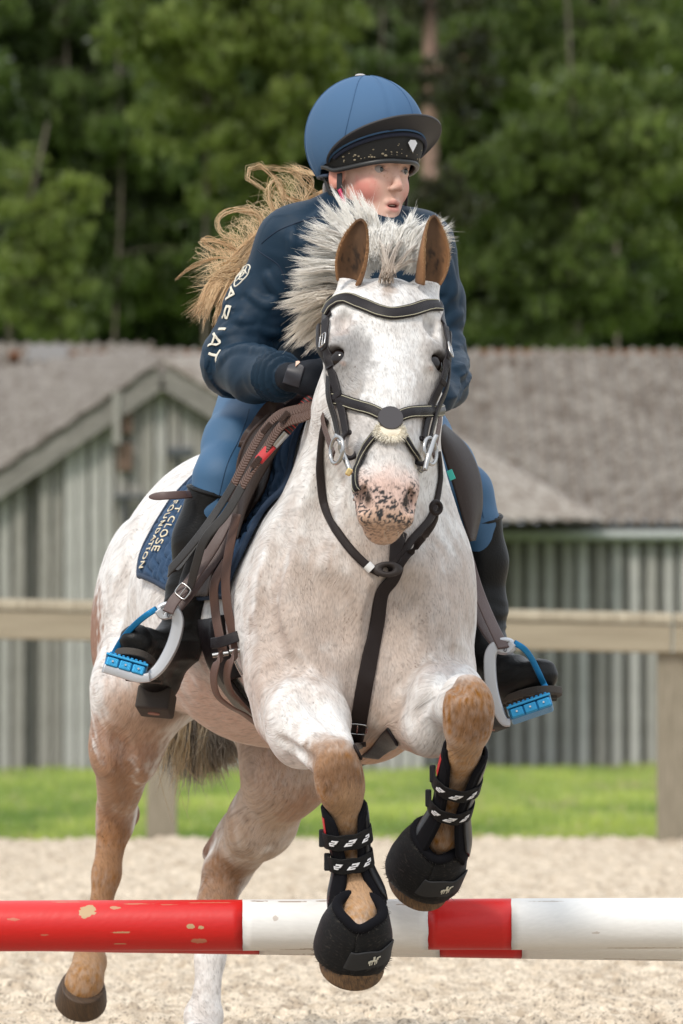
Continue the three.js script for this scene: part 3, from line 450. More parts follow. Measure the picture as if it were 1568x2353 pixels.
{
  const h = horse, e = (x, y, d, rx, ry, rz, k = 0.06, q = null) => h.ell(at(x, y, d), rx, ry, rz, k, q);
  const body = new THREE.Quaternion().setFromEuler(new THREE.Euler(0, 0.27, 0));
  // trunk
  h.cone(at(790, 1415, 12.28), at(640, 1410, 12.8), 0.232, 0.262, 0.05);
  h.cone(at(640, 1405, 12.8), at(500, 1330, 13.22), 0.262, 0.225, 0.08);
  e(742, 1270, 12.46, 0.165, 0.235, 0.22, 0.1, body);                 // withers and top of the ribs
  h.cone(at(700, 1180, 12.55), at(545, 1205, 13.1), 0.15, 0.14, 0.1);
  e(500, 1275, 13.25, 0.15, 0.215, 0.25, 0.08, body);                // croup
  e(350, 1475, 13.3, 0.126, 0.205, 0.22, 0.09, body);                   // near thigh
  e(600, 1500, 13.3, 0.13, 0.2, 0.22, 0.1, body);                    // far thigh
  e(315, 1330, 13.42, 0.06, 0.12, 0.12, 0.1, body);
  e(425, 1530, 13.0, 0.075, 0.09, 0.1, 0.09, body);                   // flank fold
  // chest
  e(833, 1390, 12.2, 0.20, 0.275, 0.22, 0.06);
  e(738, 1450, 12.06, 0.105, 0.15, 0.10, 0.05);
  e(938, 1440, 12.06, 0.105, 0.15, 0.10, 0.05);
  e(680, 1400, 12.2, 0.08, 0.20, 0.15, 0.06);
  e(995, 1390, 12.22, 0.073, 0.19, 0.15, 0.06);
  e(842, 1600, 12.15, 0.10, 0.11, 0.14, 0.07);
  h.cone(at(842, 1640, 12.2), at(760, 1640, 12.5), 0.085, 0.09, 0.06);
  // neck
  h.chain([[at(838, 1330, 12.16), 0.19], [at(846, 1140, 12.16), 0.142], [at(868, 940, 12.07), 0.112], [at(888, 740, 11.98), 0.088]], 0.06);
  h.cone(at(850, 960, 12.2), at(770, 1080, 12.42), 0.10, 0.095, 0.09);
  h.cone(at(880, 800, 12.08), at(850, 1000, 12.25), 0.07, 0.09, 0.07);
  // near fore (picture left): carried forward, cannon hanging
  h.chain([[at(664, 1560, 12.14), 0.088], [at(708, 1655, 11.92), 0.07], [at(757, 1730, 11.77), 0.05]], 0.05);
  h.cone(at(655, 1655, 12.1), at(690, 1705, 11.94), 0.056, 0.045, 0.045);
  e(777, 1775, 11.71, 0.047, 0.066, 0.048, 0.03);
  h.chain([[at(787, 1815, 11.71), 0.04], [at(797, 1880, 11.74), 0.0265], [at(812, 1985, 11.79), 0.026]], 0.022);
  e(818, 2022, 11.78, 0.035, 0.042, 0.038, 0.02);
  h.chain([[at(820, 2035, 11.77), 0.034], [at(826, 2105, 11.72), 0.03], [at(815, 2140, 11.7), 0.04]], 0.02);
  // far fore (picture right): knee up, cannon folded back
  h.chain([[at(998, 1560, 12.14), 0.08], [at(1028, 1605, 11.92), 0.062], [at(1066, 1620, 11.76), 0.052]], 0.05);
  h.chain([[at(960, 1640, 12.05), 0.075], [at(990, 1685, 11.92), 0.048]], 0.045);
  e(1075, 1632, 11.69, 0.05, 0.068, 0.05, 0.025);
  h.chain([[at(1072, 1680, 11.70), 0.041], [at(1062, 1735, 11.74), 0.028], [at(1034, 1850, 11.85), 0.0255]], 0.022);
  e(1018, 1905, 11.9, 0.036, 0.045, 0.04, 0.025);
  h.chain([[at(1014, 1920, 11.91), 0.034], [at(990, 1975, 11.95), 0.032], [at(975, 2000, 11.96), 0.04]], 0.02);
  // near hind (picture left)
  h.chain([[at(312, 1580, 13.18), 0.1], [at(288, 1720, 13.26), 0.068], [at(268, 1850, 13.42), 0.043]], 0.05);
  e(268, 1878, 13.45, 0.041, 0.055, 0.05, 0.03);
  e(300, 1868, 13.52, 0.02, 0.03, 0.025, 0.03);
  h.chain([[at(260, 1910, 13.43), 0.035], [at(244, 2010, 13.42), 0.0265], [at(218, 2150, 13.4), 0.025]], 0.025);
  e(207, 2205, 13.38, 0.036, 0.04, 0.04, 0.02);
  h.chain([[at(205, 2215, 13.36), 0.034], [at(194, 2248, 13.335), 0.037], [at(190, 2266, 13.335), 0.041]], 0.02);
  // far hind (picture right)
  h.chain([[at(630, 1620, 13.15), 0.11], [at(662, 1770, 13.02), 0.082], [at(600, 1890, 13.15), 0.062], [at(532, 1985, 13.3), 0.048]], 0.06);
  h.cone(at(540, 1890, 13.3), at(492, 1960, 13.38), 0.03, 0.026, 0.05);
  h.chain([[at(515, 2010, 13.3), 0.049], [at(495, 2080, 13.27), 0.036], [at(483, 2200, 13.2), 0.0285], [at(475, 2280, 13.17), 0.03]], 0.025);
  e(468, 2330, 13.16, 0.041, 0.042, 0.042, 0.02);
  h.chain([[at(466, 2345, 13.15), 0.036], [at(462, 2390, 13.1), 0.034], [at(460, 2400, 13.08), 0.045]], 0.02);
  // head
  const he = (x, y, z, rx, ry, rz, k, a = 0, b = 0, c = 0, op = 0) => h.ell(H(x, y, z), rx, ry, rz, k, H.rot(a, b, c), op);
  he(0, -0.07, -0.095, 0.098, 0.11, 0.095, 0.04);
  h.chain([[H(0, -0.11, -0.09), 0.09], [H(0, -0.26, -0.07), 0.062], [H(0, -0.40, -0.055), 0.046]], 0.03);
  he(0, -0.2, -0.072, 0.078, 0.10, 0.06, 0.03);
  he(0, -0.33, -0.062, 0.06, 0.12, 0.05, 0.03);
  for (const s of [-1, 1]) {
    he(s * 0.072, -0.125, -0.062, 0.034, 0.04, 0.04, 0.03);             // brow
    he(s * 0.092, -0.07, -0.095, 0.028, 0.06, 0.05, 0.04);              // temple
    he(s * 0.088, -0.165, -0.075, 0.027, 0.045, 0.05, 0.025);
    he(s * 0.055, -0.17, -0.17, 0.042, 0.115, 0.095, 0.05);            // cheek
    h.cone(H(s * 0.042, -0.25, -0.16), H(s * 0.022, -0.46, -0.1), 0.045, 0.032, 0.03);
    h.cone(H(s * 0.083, -0.2, -0.085), H(s * 0.062, -0.34, -0.085), 0.02, 0.016, 0.035); // facial crest
    he(s * 0.043, -0.468, -0.045, 0.019, 0.042, 0.026, 0.02, 0, 0, s * -0.15); // nostril wing
  }
  h.cone(H(-0.058, -0.05, -0.09), at(806, 655, 11.9), 0.045, 0.026, 0.03); h.cone(H(0.058, -0.05, -0.09), at(980, 655, 11.91), 0.045, 0.026, 0.03);
  he(0, -0.462, -0.058, 0.052, 0.058, 0.052, 0.025);
  he(0, -0.515, -0.065, 0.053, 0.038, 0.046, 0.02);
  he(0, -0.53, -0.105, 0.034, 0.028, 0.03, 0.02);
  h.cone(H(-0.037, -0.535, -0.047), H(0.037, -0.535, -0.047), 0.014, 0.014, 0.015);
  for (const s of [-1, 1]) {
    he(s * 0.05, -0.503, -0.027, 0.0085, 0.026, 0.021, 0.010, 0, 0, s * 0.28, 1);  // nostril
    he(s * 0.044, -0.518, -0.024, 0.012, 0.012, 0.015, 0.01, 0, 0, s * 0.5, 1);
    he(s * 0.101, -0.166, -0.048, 0.024, 0.0205, 0.026, 0.010, 0, 0, s * -0.35, 1);   // eye socket
    h.cone(H(s * 0.084, -0.14, -0.030), H(s * 0.113, -0.147, -0.055), 0.0088, 0.008, 0.012); // upper lid
    h.cone(H(s * 0.082, -0.187, -0.033), H(s * 0.107, -0.19, -0.058), 0.006, 0.0055, 0.010);
    he(s * 0.085, -0.09, -0.042, 0.010, 0.018, 0.012, 0.03, 0, 0, 0, 1); // hollow over the eye
  }
  // skin folds and muscle lines
  const fold = (pts, w, dep, k = 0.012) => { const P = spline(pts.map(([x, y]) => seen(h, x, y)).filter(Boolean), 12), N = P.map((p) => h.grad(p, 0.01)), L = P.length - 1, t = (i) => dep * Math.sin(Math.PI * clamp(0.06 + 0.88 * i / L)); for (let i = 0; i < L; i++) h.cone(P[i].clone().addScaledVector(N[i], w - t(i)), P[i + 1].clone().addScaledVector(N[i + 1], w - t(i + 1)), w, w, k, 1); };
  fold([[690, 1580], [738, 1632], [785, 1690]], 0.018, 0.012); fold([[1050, 1535], [1000, 1580], [950, 1650]], 0.016, 0.011); fold([[606, 1565], [655, 1540], [706, 1552]], 0.012, 0.006); fold([[604, 1545], [650, 1520], [700, 1530]], 0.012, 0.005); fold([[1000, 1520], [1040, 1502], [1080, 1512]], 0.012, 0.006); fold([[990, 1540], [1040, 1520], [1082, 1530]], 0.010, 0.004); fold([[648, 1250], [616, 1340], [610, 1430], [640, 1510]], 0.03, 0.009, 0.03); fold([[760, 1090], [728, 1180], [716, 1290]], 0.03, 0.008, 0.03); fold([[905, 1340], [890, 1420], [872, 1520]], 0.03, 0.010, 0.03); fold([[640, 1700], [680, 1725], [720, 1750]], 0.012, 0.006); fold([[700, 1330], [750, 1390], [770, 1470]], 0.035, 0.007, 0.04); fold([[960, 1350], [930, 1420], [930, 1480]], 0.035, 0.007, 0.04); fold([[330, 1180], [290, 1300], [262, 1420]], 0.03, 0.008, 0.03); fold([[270, 1690], [290, 1760], [300, 1840]], 0.02, 0.008, 0.02); fold([[1010, 1580], [1040, 1570], [1060, 1590]], 0.010, 0.006);
    h.post = (d, x, y, z) => Math.abs(d) > 0.03 ? d : d + 0.0022 * n3(x * 14, y * 9, z * 14) + 0.0006 * n3(x * 90, y * 45, z * 90);
}
// ---------------------------------------------------------------- the pony: coat
const coatSpots = [];
const spot = (x, y, d, r, c, a = 1, f = 0.5, g = 22) => coatSpots.push({ p: at(x, y, d), r, c, a, f, g });
{
  const tan = [0.31, 0.172, 0.092], tan2 = [0.40, 0.245, 0.14], dark = [0.16, 0.085, 0.045], rust = [0.28, 0.135, 0.08], pink = [0.60, 0.42, 0.33], grey = [0.30, 0.27, 0.25], roan = [0.42, 0.34, 0.29];
  // belly, between the legs
  spot(560, 1690, 12.6, 0.2, pink, 0.85, 0.4); spot(450, 1620, 12.9, 0.2, pink, 0.75, 0.4); spot(850, 1690, 12.15, 0.15, [0.5, 0.31, 0.19], 0.95, 0.4); spot(790, 1640, 12.15, 0.1, [0.5, 0.31, 0.19], 0.7, 0.5);
  spot(985, 1730, 11.95, 0.05, [0.50, 0.28, 0.17], 0.85); spot(625, 1735, 12.1, 0.07, [0.46, 0.22, 0.12], 0.9); spot(950, 1700, 12.0, 0.09, pink, 0.5);
  spot(930, 1640, 12, 0.07, [0.58, 0.44, 0.34], 0.6); spot(1020, 1560, 11.9, 0.05, rust, 0.35, 0.9, 40);
  // chest and shoulder roaning
  spot(700, 1420, 12.0, 0.13, roan, 0.8, 1.0, 30); spot(640, 1500, 12.05, 0.1, roan, 0.65, 1.1, 30); spot(930, 1380, 12.0, 0.14, roan, 0.65, 1.1, 30); spot(840, 1500, 12, 0.12, roan, 0.65, 1, 30); spot(760, 1260, 12.05, 0.12, roan, 0.5, 1.1, 34); spot(1070, 1350, 12.1, 0.1, roan, 0.6, 1, 28); spot(620, 1600, 12.05, 0.06, rust, 0.3, 1.1, 40);
  spot(830, 1490, 12.0, 0.24, [0.56, 0.46, 0.395], 0.32, 0.9, 26); spot(680, 1500, 12.05, 0.17, [0.56, 0.46, 0.395], 0.34, 1, 26); spot(1010, 1440, 12.05, 0.14, [0.58, 0.48, 0.41], 0.3, 1, 26);
  spot(855, 1260, 12.0, 0.05, [0.45, 0.36, 0.3], 0.6, 0.5);
  // forelegs
  spot(780, 1795, 11.68, 0.085, tan, 1, 0.35); spot(750, 1745, 11.72, 0.06, tan, 0.7, 0.8, 34); spot(790, 1790, 11.66, 0.045, dark, 0.75, 0.6, 30); spot(800, 1880, 11.72, 0.07, tan2, 1, 0.3); spot(815, 1990, 11.76, 0.09, tan2, 1, 0.2); spot(825, 2080, 11.72, 0.08, [0.46, 0.28, 0.155], 1, 0.2); spot(800, 1830, 11.7, 0.04, tan2, 0.5);
  spot(1080, 1640, 11.66, 0.085, tan, 1, 0.3); spot(1080, 1665, 11.64, 0.04, dark, 0.6, 0.6, 30); spot(1062, 1740, 11.72, 0.07, tan2, 1, 0.25); spot(1040, 1830, 11.82, 0.08, tan2, 1, 0.2); spot(1015, 1920, 11.9, 0.08, [0.36, 0.22, 0.13], 1, 0.3); spot(990, 1985, 11.95, 0.06, [0.3, 0.18, 0.1], 1, 0.3);
  // hind legs
  for (const [x, y] of [[222, 1440], [208, 1500], [198, 1560], [196, 1620], [200, 1680], [212, 1740], [226, 1795]]) spot(x, y, 13.3, 0.09, rust, 0.9, 1.1, 55); spot(250, 1840, 13.36, 0.08, [0.40, 0.24, 0.15], 0.85, 0.7, 30); spot(330, 1650, 13.1, 0.1, [0.52, 0.36, 0.27], 0.6, 1.0, 26); spot(270, 1730, 13.2, 0.1, [0.36, 0.2, 0.13], 0.75, 1.3, 50); spot(255, 1790, 13.25, 0.09, [0.40, 0.24, 0.15], 0.85, 1.1, 50); spot(300, 1720, 13.1, 0.09, [0.5, 0.3, 0.2], 0.7, 0.6);
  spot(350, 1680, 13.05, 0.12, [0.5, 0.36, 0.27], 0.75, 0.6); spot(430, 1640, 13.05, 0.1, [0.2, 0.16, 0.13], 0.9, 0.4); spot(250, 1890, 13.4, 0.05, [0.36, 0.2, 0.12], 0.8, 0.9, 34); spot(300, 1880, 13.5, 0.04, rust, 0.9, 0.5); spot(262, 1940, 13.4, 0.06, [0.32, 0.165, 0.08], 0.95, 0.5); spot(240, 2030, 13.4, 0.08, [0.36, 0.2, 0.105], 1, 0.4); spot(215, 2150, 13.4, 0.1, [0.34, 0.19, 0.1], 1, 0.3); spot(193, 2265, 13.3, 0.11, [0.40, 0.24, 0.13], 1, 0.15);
  spot(650, 1790, 13.0, 0.16, [0.44, 0.31, 0.22], 0.85, 0.8, 26); spot(600, 1880, 13.1, 0.12, [0.48, 0.36, 0.27], 0.7, 0.9, 30); spot(705, 1840, 13.0, 0.07, [0.36, 0.2, 0.12], 0.7, 0.6); spot(560, 1920, 13.2, 0.11, [0.36, 0.24, 0.16], 0.75, 1.0, 24); spot(505, 2020, 13.25, 0.07, [0.24, 0.13, 0.07], 0.9, 0.5); spot(490, 1930, 13.36, 0.05, rust, 0.95, 0.3); spot(500, 2070, 13.25, 0.05, [0.34, 0.2, 0.12], 0.8, 0.5); spot(620, 1720, 13.0, 0.08, [0.3, 0.24, 0.19], 0.6, 0.8);
}
const inH = V(0, 0, 0);
function coat(x, y, z, nx, ny, nz) {
  const w = fbm(x * 9, y * 9, z * 9, 3), fine = n3(x * 130, y * 60, z * 130), mid = fbm(x * 38, y * 26, z * 38, 3);
  let c = mix3([0.82, 0.805, 0.785], [0.66, 0.62, 0.585], sstep(-0.2, 0.45, w + mid * 0.7));
  const fl = sstep(0.20, 0.42, fbm(x * 70 + 4, y * 42, z * 70, 2) + 0.35 * w);
  c = mix3(c, [0.36, 0.31, 0.28], fl * 0.45);
  for (const s of coatSpots) {
    const dx = x - s.p.x, dy = y - s.p.y, dz = z - s.p.z, q = Math.sqrt(dx * dx + dy * dy + dz * dz) / s.r;
    if (q > 1.9) continue;
    const k = sstep(1.3, 0.6, q + s.f * 1.1 * fbm(x * s.g, y * s.g * 0.7, z * s.g, 3)) * s.a;
    c = mix3(c, s.c, k * (1 + 0.25 * fine));
  }
  // head
  inH.set(x, y, z).applyMatrix4(H.inv); const hx = inH.x, hy = inH.y, hz = inH.z;
  if (hy < 0.15 && hy > -0.66 && hz > -0.22 && hz < 0.1 && Math.abs(hx) < 0.2) {
    const gs = (cx, cy, cz, r, f, fr) => sstep(1.2, 0.5, Math.hypot(hx - cx, (hy - cy) * 0.8, (hz - cz) * 0.8) / r + f * fbm(x * fr, y * fr, z * fr, 3));
    c = mix3(c, [0.30, 0.29, 0.285], 0.95 * gs(-0.08, -0.165, -0.035, 0.056, 0.5, 40));
    c = mix3(c, [0.30, 0.27, 0.25], 0.8 * gs(0.095, -0.16, -0.045, 0.044, 0.5, 40));
    c = mix3(c, [0.33, 0.315, 0.305], 0.85 * gs(-0.075, -0.23, -0.045, 0.065, 1.1, 45));
    c = mix3(c, [0.40, 0.35, 0.31], 0.6 * gs(-0.075, -0.29, -0.055, 0.05, 1.2, 45));
    c = mix3(c, [0.45, 0.42, 0.40], 0.6 * gs(-0.05, -0.36, -0.04, 0.05, 1.0, 45));
    c = mix3(c, [0.50, 0.45, 0.41], 0.6 * gs(0.08, -0.25, -0.06, 0.06, 1.2, 45));
    c = mix3(c, [0.52, 0.33, 0.21], 0.7 * gs(0.098, -0.3, -0.08, 0.035, 0.6, 40));
    c = mix3(c, [0.50, 0.40, 0.35], 0.5 * gs(-0.09, -0.105, -0.04, 0.03, 0.9, 50));
    c = mix3(c, [0.34, 0.25, 0.19], 0.75 * gs(0, -0.018, 0.0, 0.022, 0.6, 60));
    c = mix3(c, [0.20, 0.2, 0.21], 0.75 * gs(-0.052, -0.40, -0.045, 0.032, 0.7, 50));
    // muzzle: pink skin with black spots
    const mz = sstep(-0.415, -0.485, hy + 0.02 * fbm(x * 40, y * 40, z * 40, 2) - 0.12 * Math.max(0, 0.03 - Math.abs(hx)));
    if (mz > 0) {
      c = mix3(c, mix3([0.68, 0.49, 0.42], [0.60, 0.40, 0.29], sstep(-0.5, -0.55, hy)), mz);
      const sp = 0.55 * n3(x * 150, y * 130, z * 150) + 0.4 * n3(x * 240, y * 210, z * 240) + 0.3 * n3(x * 45, y * 40, z * 45), side = Math.max(sstep(0.022, 0.05, Math.abs(hx)), sstep(-0.468, -0.5, hy) * 0.9) * sstep(-0.41, -0.44, hy);
      const low = 1 - sstep(-0.545, -0.56, hy);
      c = mix3(c, [0.045, 0.043, 0.045], sstep(0.16, 0.22, sp + 0.1 * side) * clamp(side * 1.5) * (0.3 + 0.7 * low) * mz);
    }
    for (const s of [-1, 1]) { const q = Math.hypot(hx - s * 0.047, (hy + 0.506) * 0.6, hz + 0.022); c = mix3(c, [0.05, 0.038, 0.033], sstep(0.0195, 0.011, q)); const e = Math.hypot(hx - s * 0.1, hy + 0.165, hz + 0.05); c = mix3(c, [0.075, 0.065, 0.06], sstep(0.038, 0.022, e + 0.006 * n3(x * 90, y * 90, z * 90))); const pk = Math.hypot(hx - s * 0.087, hy + 0.19, hz + 0.028); c = mix3(c, [0.32, 0.22, 0.18], 0.6 * sstep(0.008, 0.003, pk + 0.004 * n3(x * 200, y * 200, z * 200))); }
  }
  const v = 1 + 0.06 * fine; return [c[0] * v, c[1] * v, c[2] * v];
}
const furBump = (() => { // short hairs lying one over the other
  const n = 1024, a = new Float32Array(n * n).fill(0.5), r = rng(31);
  for (let i = 0; i < 60000; i++) { let x = r() * n, y = r() * n; const l = 18 + r() * 34, w = 0.6 * n3(x / 160, y / 160, 1) + (r() - 0.5) * 0.5, t = r(), dx = Math.sin(w), dy = Math.cos(w); for (let s = 0; s < l; s++) { const k = (((y | 0) + n) % n) * n + (((x | 0) + n) % n), e = Math.sin(s / l * Math.PI); a[k] += (t - a[k]) * e * 0.8; x += dx; y += dy; } }
  return tex(n, (u, v) => a[Math.round(v * n) * n + Math.round(u * n)]);
})();
furBump.repeat.set(2.4, 2.4);
const M = {};
const fleckT = (() => { // single darker hairs and flecks through the white coat
  const n = 1024, a = new Float32Array(n * n * 3).fill(1), r = rng(77);
  for (let i = 0; i < 3600; i++) { let x = r() * n, y = r() * n; const big = r() < 0.3, l = big ? 8 + r() * 18 : 4 + r() * 9, w = 0.5 * n3(x / 160, y / 160, 4) + (r() - 0.5) * 0.7, wd = big ? 2 : 1, st = (big ? 0.26 : 0.34) * (0.4 + 0.6 * r()) * (0.15 + 1.1 * clamp(0.5 + 1.4 * n3(x / 130, y / 130, 8))), c = r() < 0.5 ? [0.3, 0.24, 0.2] : [0.25, 0.24, 0.24]; for (let s = 0; s < l; s++) { for (let o = -wd; o <= wd; o++) { const k = ((((y | 0) % n) + n) % n * n + (((x + o | 0) % n) + n) % n) * 3, e = st * Math.sin((s + 0.5) / l * Math.PI) * (1 - Math.abs(o) / (wd + 1)); for (let q = 0; q < 3; q++) a[k + q] = lerp(a[k + q], c[q], e); } x += Math.sin(w); y += Math.cos(w); } }
  return tex(n, (u, v) => { const k = (Math.round(v * n) * n + Math.round(u * n)) * 3, g = 1 + 0.12 * n3(u * 200, v * 60, 3) + 0.08 * n3(u * 60, v * 24, 7); return [a[k] * 0.98 * g, a[k + 1] * 0.98 * g, a[k + 2] * 0.98 * g]; }, { color: true });
})(); fleckT.repeat.set(1.7, 1.7);
M.coat = new THREE.MeshPhysicalMaterial({ color: 0xffffff, vertexColors: true, roughness: 0.62, sheen: 0.25, sheenRoughness: 0.5, sheenColor: new THREE.Color(1, 0.97, 0.93), specularIntensity: 0.4, map: fleckT, bumpMap: furBump, bumpScale: 0.0018 });
const pony = thing('pony', V(-0.1, 0, -12.6), 'fleabitten white and chestnut pony jumping towards the camera over the red and white pole', 'horse');
{
  const split = (x, y, z) => { inH.set(x, y, z).applyMatrix4(H.inv); return inH.y < 0.12 && inH.y > -0.68 && inH.z > -0.24 && Math.abs(inH.x) < 0.19; };
  const legs = (y, z) => z > -12.02 && y < 0.75; // forelegs in a finer grid
  const headG = skin(horse, V(-0.12, 1.02, -12.15), V(0.30, 1.72, -11.4), 0.003, { color: coat, keep: (x, y, z) => split(x, y, z) || split(x * 1.0, y + 0.006, z + 0.006) });
  const foreG = skin(horse, V(-0.25, 0.15, -12.04), V(0.45, 0.76, -11.55), 0.004, { color: coat, keep: (x, y, z) => legs(y - 0.005, z + 0.005) && !split(x, y, z) });
  const bodyG = skin(horse, V(-0.66, -0.02, -13.75), V(0.42, 1.75, -11.5), 0.0058, { color: coat, keep: (x, y, z) => !(legs(y, z)) && !split(x, y, z) });
  part('body', [headG, foreG, bodyG], M.coat, pony);
}
// ---------------------------------------------------------------- the pony: ears, eyes, hooves, hair
// a body of rings along an axis: prof = [[t, r], ...], fx / fz squash, side = the first ring axis
function rings(a, b, prof, { n = 28, fx = 1, fz = 1, side = V(1, 0, 0), rf = null, capA = false, capB = false } = {}) {
  const T = b.clone().sub(a), L = T.length(); T.normalize(); const S = side.clone().addScaledVector(T, -side.dot(T)).normalize(), N = T.clone().cross(S), P = [], U = [], I = [];
  prof.forEach(([t, r], j) => { for (let i = 0; i <= n; i++) { const th = i / n * Math.PI * 2, k = rf ? rf(th, t) : 1, q = a.clone().addScaledVector(T, t * L).addScaledVector(S, Math.cos(th) * r * fx * k).addScaledVector(N, Math.sin(th) * r * fz * k); P.push(q.x, q.y, q.z); U.push(i / n * 6.28 * r, t * L); } });
  for (let j = 0; j + 1 < prof.length; j++) for (let i = 0; i < n; i++) { const q = j * (n + 1) + i; I.push(q, q + n + 1, q + 1, q + 1, q + n + 1, q + n + 2); }
  const lid = (j, f) => { const c = P.length / 3, [t] = prof[j]; const q = a.clone().addScaledVector(T, t * L); P.push(q.x, q.y, q.z); U.push(0, 0); for (let i = 0; i < n; i++) f ? I.push(c, j * (n + 1) + i, j * (n + 1) + i + 1) : I.push(c, j * (n + 1) + i + 1, j * (n + 1) + i); };
  if (capA) lid(0, true); if (capB) lid(prof.length - 1, false);
  const g = new THREE.BufferGeometry(); g.setAttribute('position', new THREE.Float32BufferAttribute(P, 3)); g.setAttribute('uv', new THREE.Float32BufferAttribute(U, 2)); g.setIndex(I); g.computeVertexNormals(); return g;
}
M.shell = mat([0.012, 0.012, 0.014], 0.35, { specularIntensity: 0.5 }); M.white = mat([0.8, 0.8, 0.82], 0.5); M.red = mat([0.5, 0.02, 0.025], 0.5); M.steel = mat([0.42, 0.41, 0.4], 0.25, { metalness: 1 });
M.vc = new THREE.MeshPhysicalMaterial({ color: 0xffffff, vertexColors: true, roughness: 0.75, side: THREE.DoubleSide });
M.hairM = new THREE.MeshPhysicalMaterial({ color: 0xffffff, vertexColors: true, roughness: 0.5, side: THREE.DoubleSide, specularIntensity: 0.5 });
function ear(base, tip, face, W) {
  const T = tip.clone().sub(base), L = T.length(); T.normalize(); const f = face.clone().addScaledVector(T, -face.dot(T)).normalize(), s = T.clone().cross(f);
  const w = (u) => W * Math.pow(Math.max(0, Math.sin(Math.PI * (0.24 + 0.76 * u))), 0.6) * (1 - 0.1 * u), al = (u) => lerp(2.25, 1.25, u);
  const g = sheet(26, 30, (a, u) => { const ph = (a * 2 - 1) * al(u), R = w(u) * lerp(0.9, 1.12, u); return base.clone().addScaledVector(T, u * L).addScaledVector(f, -Math.cos(ph) * R * 0.85 + 0.010 * Math.sin(u * 3) - 0.016 * u * u).addScaledVector(s, Math.sin(ph) * R); }, { thick: 0.0045 });
  const uvA = g.attributes.uv.array, half = uvA.length / 4;
  let k = 0; const N = g.attributes.position.count / 2;
  const C = new Float32Array(N * 6), P = g.attributes.position.array;
  for (let i = 0; i < N * 2; i++) { const a = Math.abs(uvA[i * 2] * 2 - 1), u = uvA[i * 2 + 1], n = fbm(P[i * 3] * 90, P[i * 3 + 1] * 40, P[i * 3 + 2] * 90, 3); let c = mix3([0.11, 0.058, 0.029], [0.27, 0.135, 0.06], clamp(sstep(0.5, 0.95, a) * 0.8 + 0.7 * n + 0.2 - 0.5 * sstep(0.5, 1, u))); c = mix3(c, [0.035, 0.02, 0.012], sstep(0.0, 0.3, n + 0.22 - a * 0.5) * sstep(0.02, 0.2, u) * sstep(0.8, 0.4, u)); c = mix3(c, [0.06, 0.03, 0.016], sstep(0.75, 1, u) * 0.6); C.set(c, i * 3); }
  g.setAttribute('color', new THREE.BufferAttribute(C, 3)); return g;
}
part('ear', ear(at(801, 646, 11.84), at(824, 510, 11.80), V(-0.22, 0.1, 1), 0.0285), M.vc, pony);
const fuzz = (base, tip, face, W, seed, c0, c1) => { const q = rng(seed), T = tip.clone().sub(base), L = T.length(); T.normalize(); const f = face.clone().addScaledVector(T, -face.dot(T)).normalize(), s = T.clone().cross(f), S = []; for (let i = 0; i < 420; i++) { const u = q() * 0.97, sd = q() < 0.5 ? -1 : 1, w = W * Math.pow(Math.max(0, Math.sin(Math.PI * (0.24 + 0.76 * u))), 0.6) * (1 - 0.1 * u), al = lerp(2.25, 1.25, u) - 0.25 * q(), R = w * lerp(0.9, 1.12, u), p = base.clone().addScaledVector(T, u * L).addScaledVector(f, -Math.cos(al) * R * 0.85 + 0.010 * Math.sin(u * 3) - 0.016 * u * u).addScaledVector(s, sd * Math.sin(al) * R), e = p.clone().addScaledVector(s, sd * (0.002 + 0.005 * q())).addScaledVector(T, 0.003 + 0.007 * q()).addScaledVector(f, 0.003 * q()); S.push({ p: [p, p.clone().lerp(e, 0.5).addScaledVector(f, 0.001), e], r: 0.0005, c0, c1 }); } part('ear_fringe', hair(S, 3), M.hairM, pony).userData.kind = 'stuff'; };
fuzz(at(801, 646, 11.84), at(824, 510, 11.80), V(-0.22, 0.1, 1), 0.0285, 71, [0.2, 0.1, 0.045], [0.42, 0.25, 0.12]); fuzz(at(983, 650, 11.85), at(1008, 502, 11.82), V(0.62, 0.1, 0.78), 0.031, 72, [0.26, 0.13, 0.05], [0.6, 0.42, 0.24]);
part('ear', ear(at(983, 650, 11.85), at(1008, 502, 11.82), V(0.62, 0.1, 0.78), 0.031), M.vc, pony);
for (const s of [-1, 1]) {
  const g = new THREE.SphereGeometry(0.026, 28, 20); const p = H(s * 0.0862, -0.167, -0.0555); g.translate(p.x, p.y, p.z);
  const e = part('eye', g, mat([0.010, 0.006, 0.005], 0.08, { specularIntensity: 0.8 }), pony);
}
// hooves
{
  const hoofT = tex(256, (u, v) => mix3([0.62, 0.50, 0.36], [0.30, 0.24, 0.19], clamp(0.45 + 1.1 * tile(u, v, 3, 4, 2.5, 0.4) + 0.4 * tile(u, v, 9, 2))), { color: true }); hoofT.repeat.set(6, 6);
  M.hoof = mat([0.62, 0.55, 0.48], 0.6, { map: hoofT }); M.hoofDark = mat([0.3, 0.27, 0.24], 0.6, { map: hoofT });
  const hoof = (a, b, r0, r1, m, o = {}) => part('hoof', rings(a, b, [[0, r0 * 0.9], [0.04, r0], [0.5, (r0 + r1) / 2 + 0.001], [0.93, r1], [0.985, r1 * 0.985], [1, r1 * 0.94], [1, r1 * 0.6]], { n: 36, capA: true, capB: true, rf: (th, t) => 1 + 0.02 * Math.sin(t * 40) * 0.4, ...o }), m, pony);
  hoof(at(820, 2140, 11.705), at(807, 2220, 11.765), 0.044, 0.063, M.hoof, { fz: 1.08 });
  hoof(at(985, 1985, 11.94), at(960, 2030, 11.985), 0.044, 0.063, M.hoof, { fz: 1.08 });
  hoof(at(190, 2264, 13.325), at(185, 2299, 13.36), 0.048, 0.057, M.hoofDark, { fz: 1.08 });
  hoof(at(462, 2380, 13.1), at(456, 2440, 13.06), 0.045, 0.062, M.hoofDark, { fz: 1.15 });
}
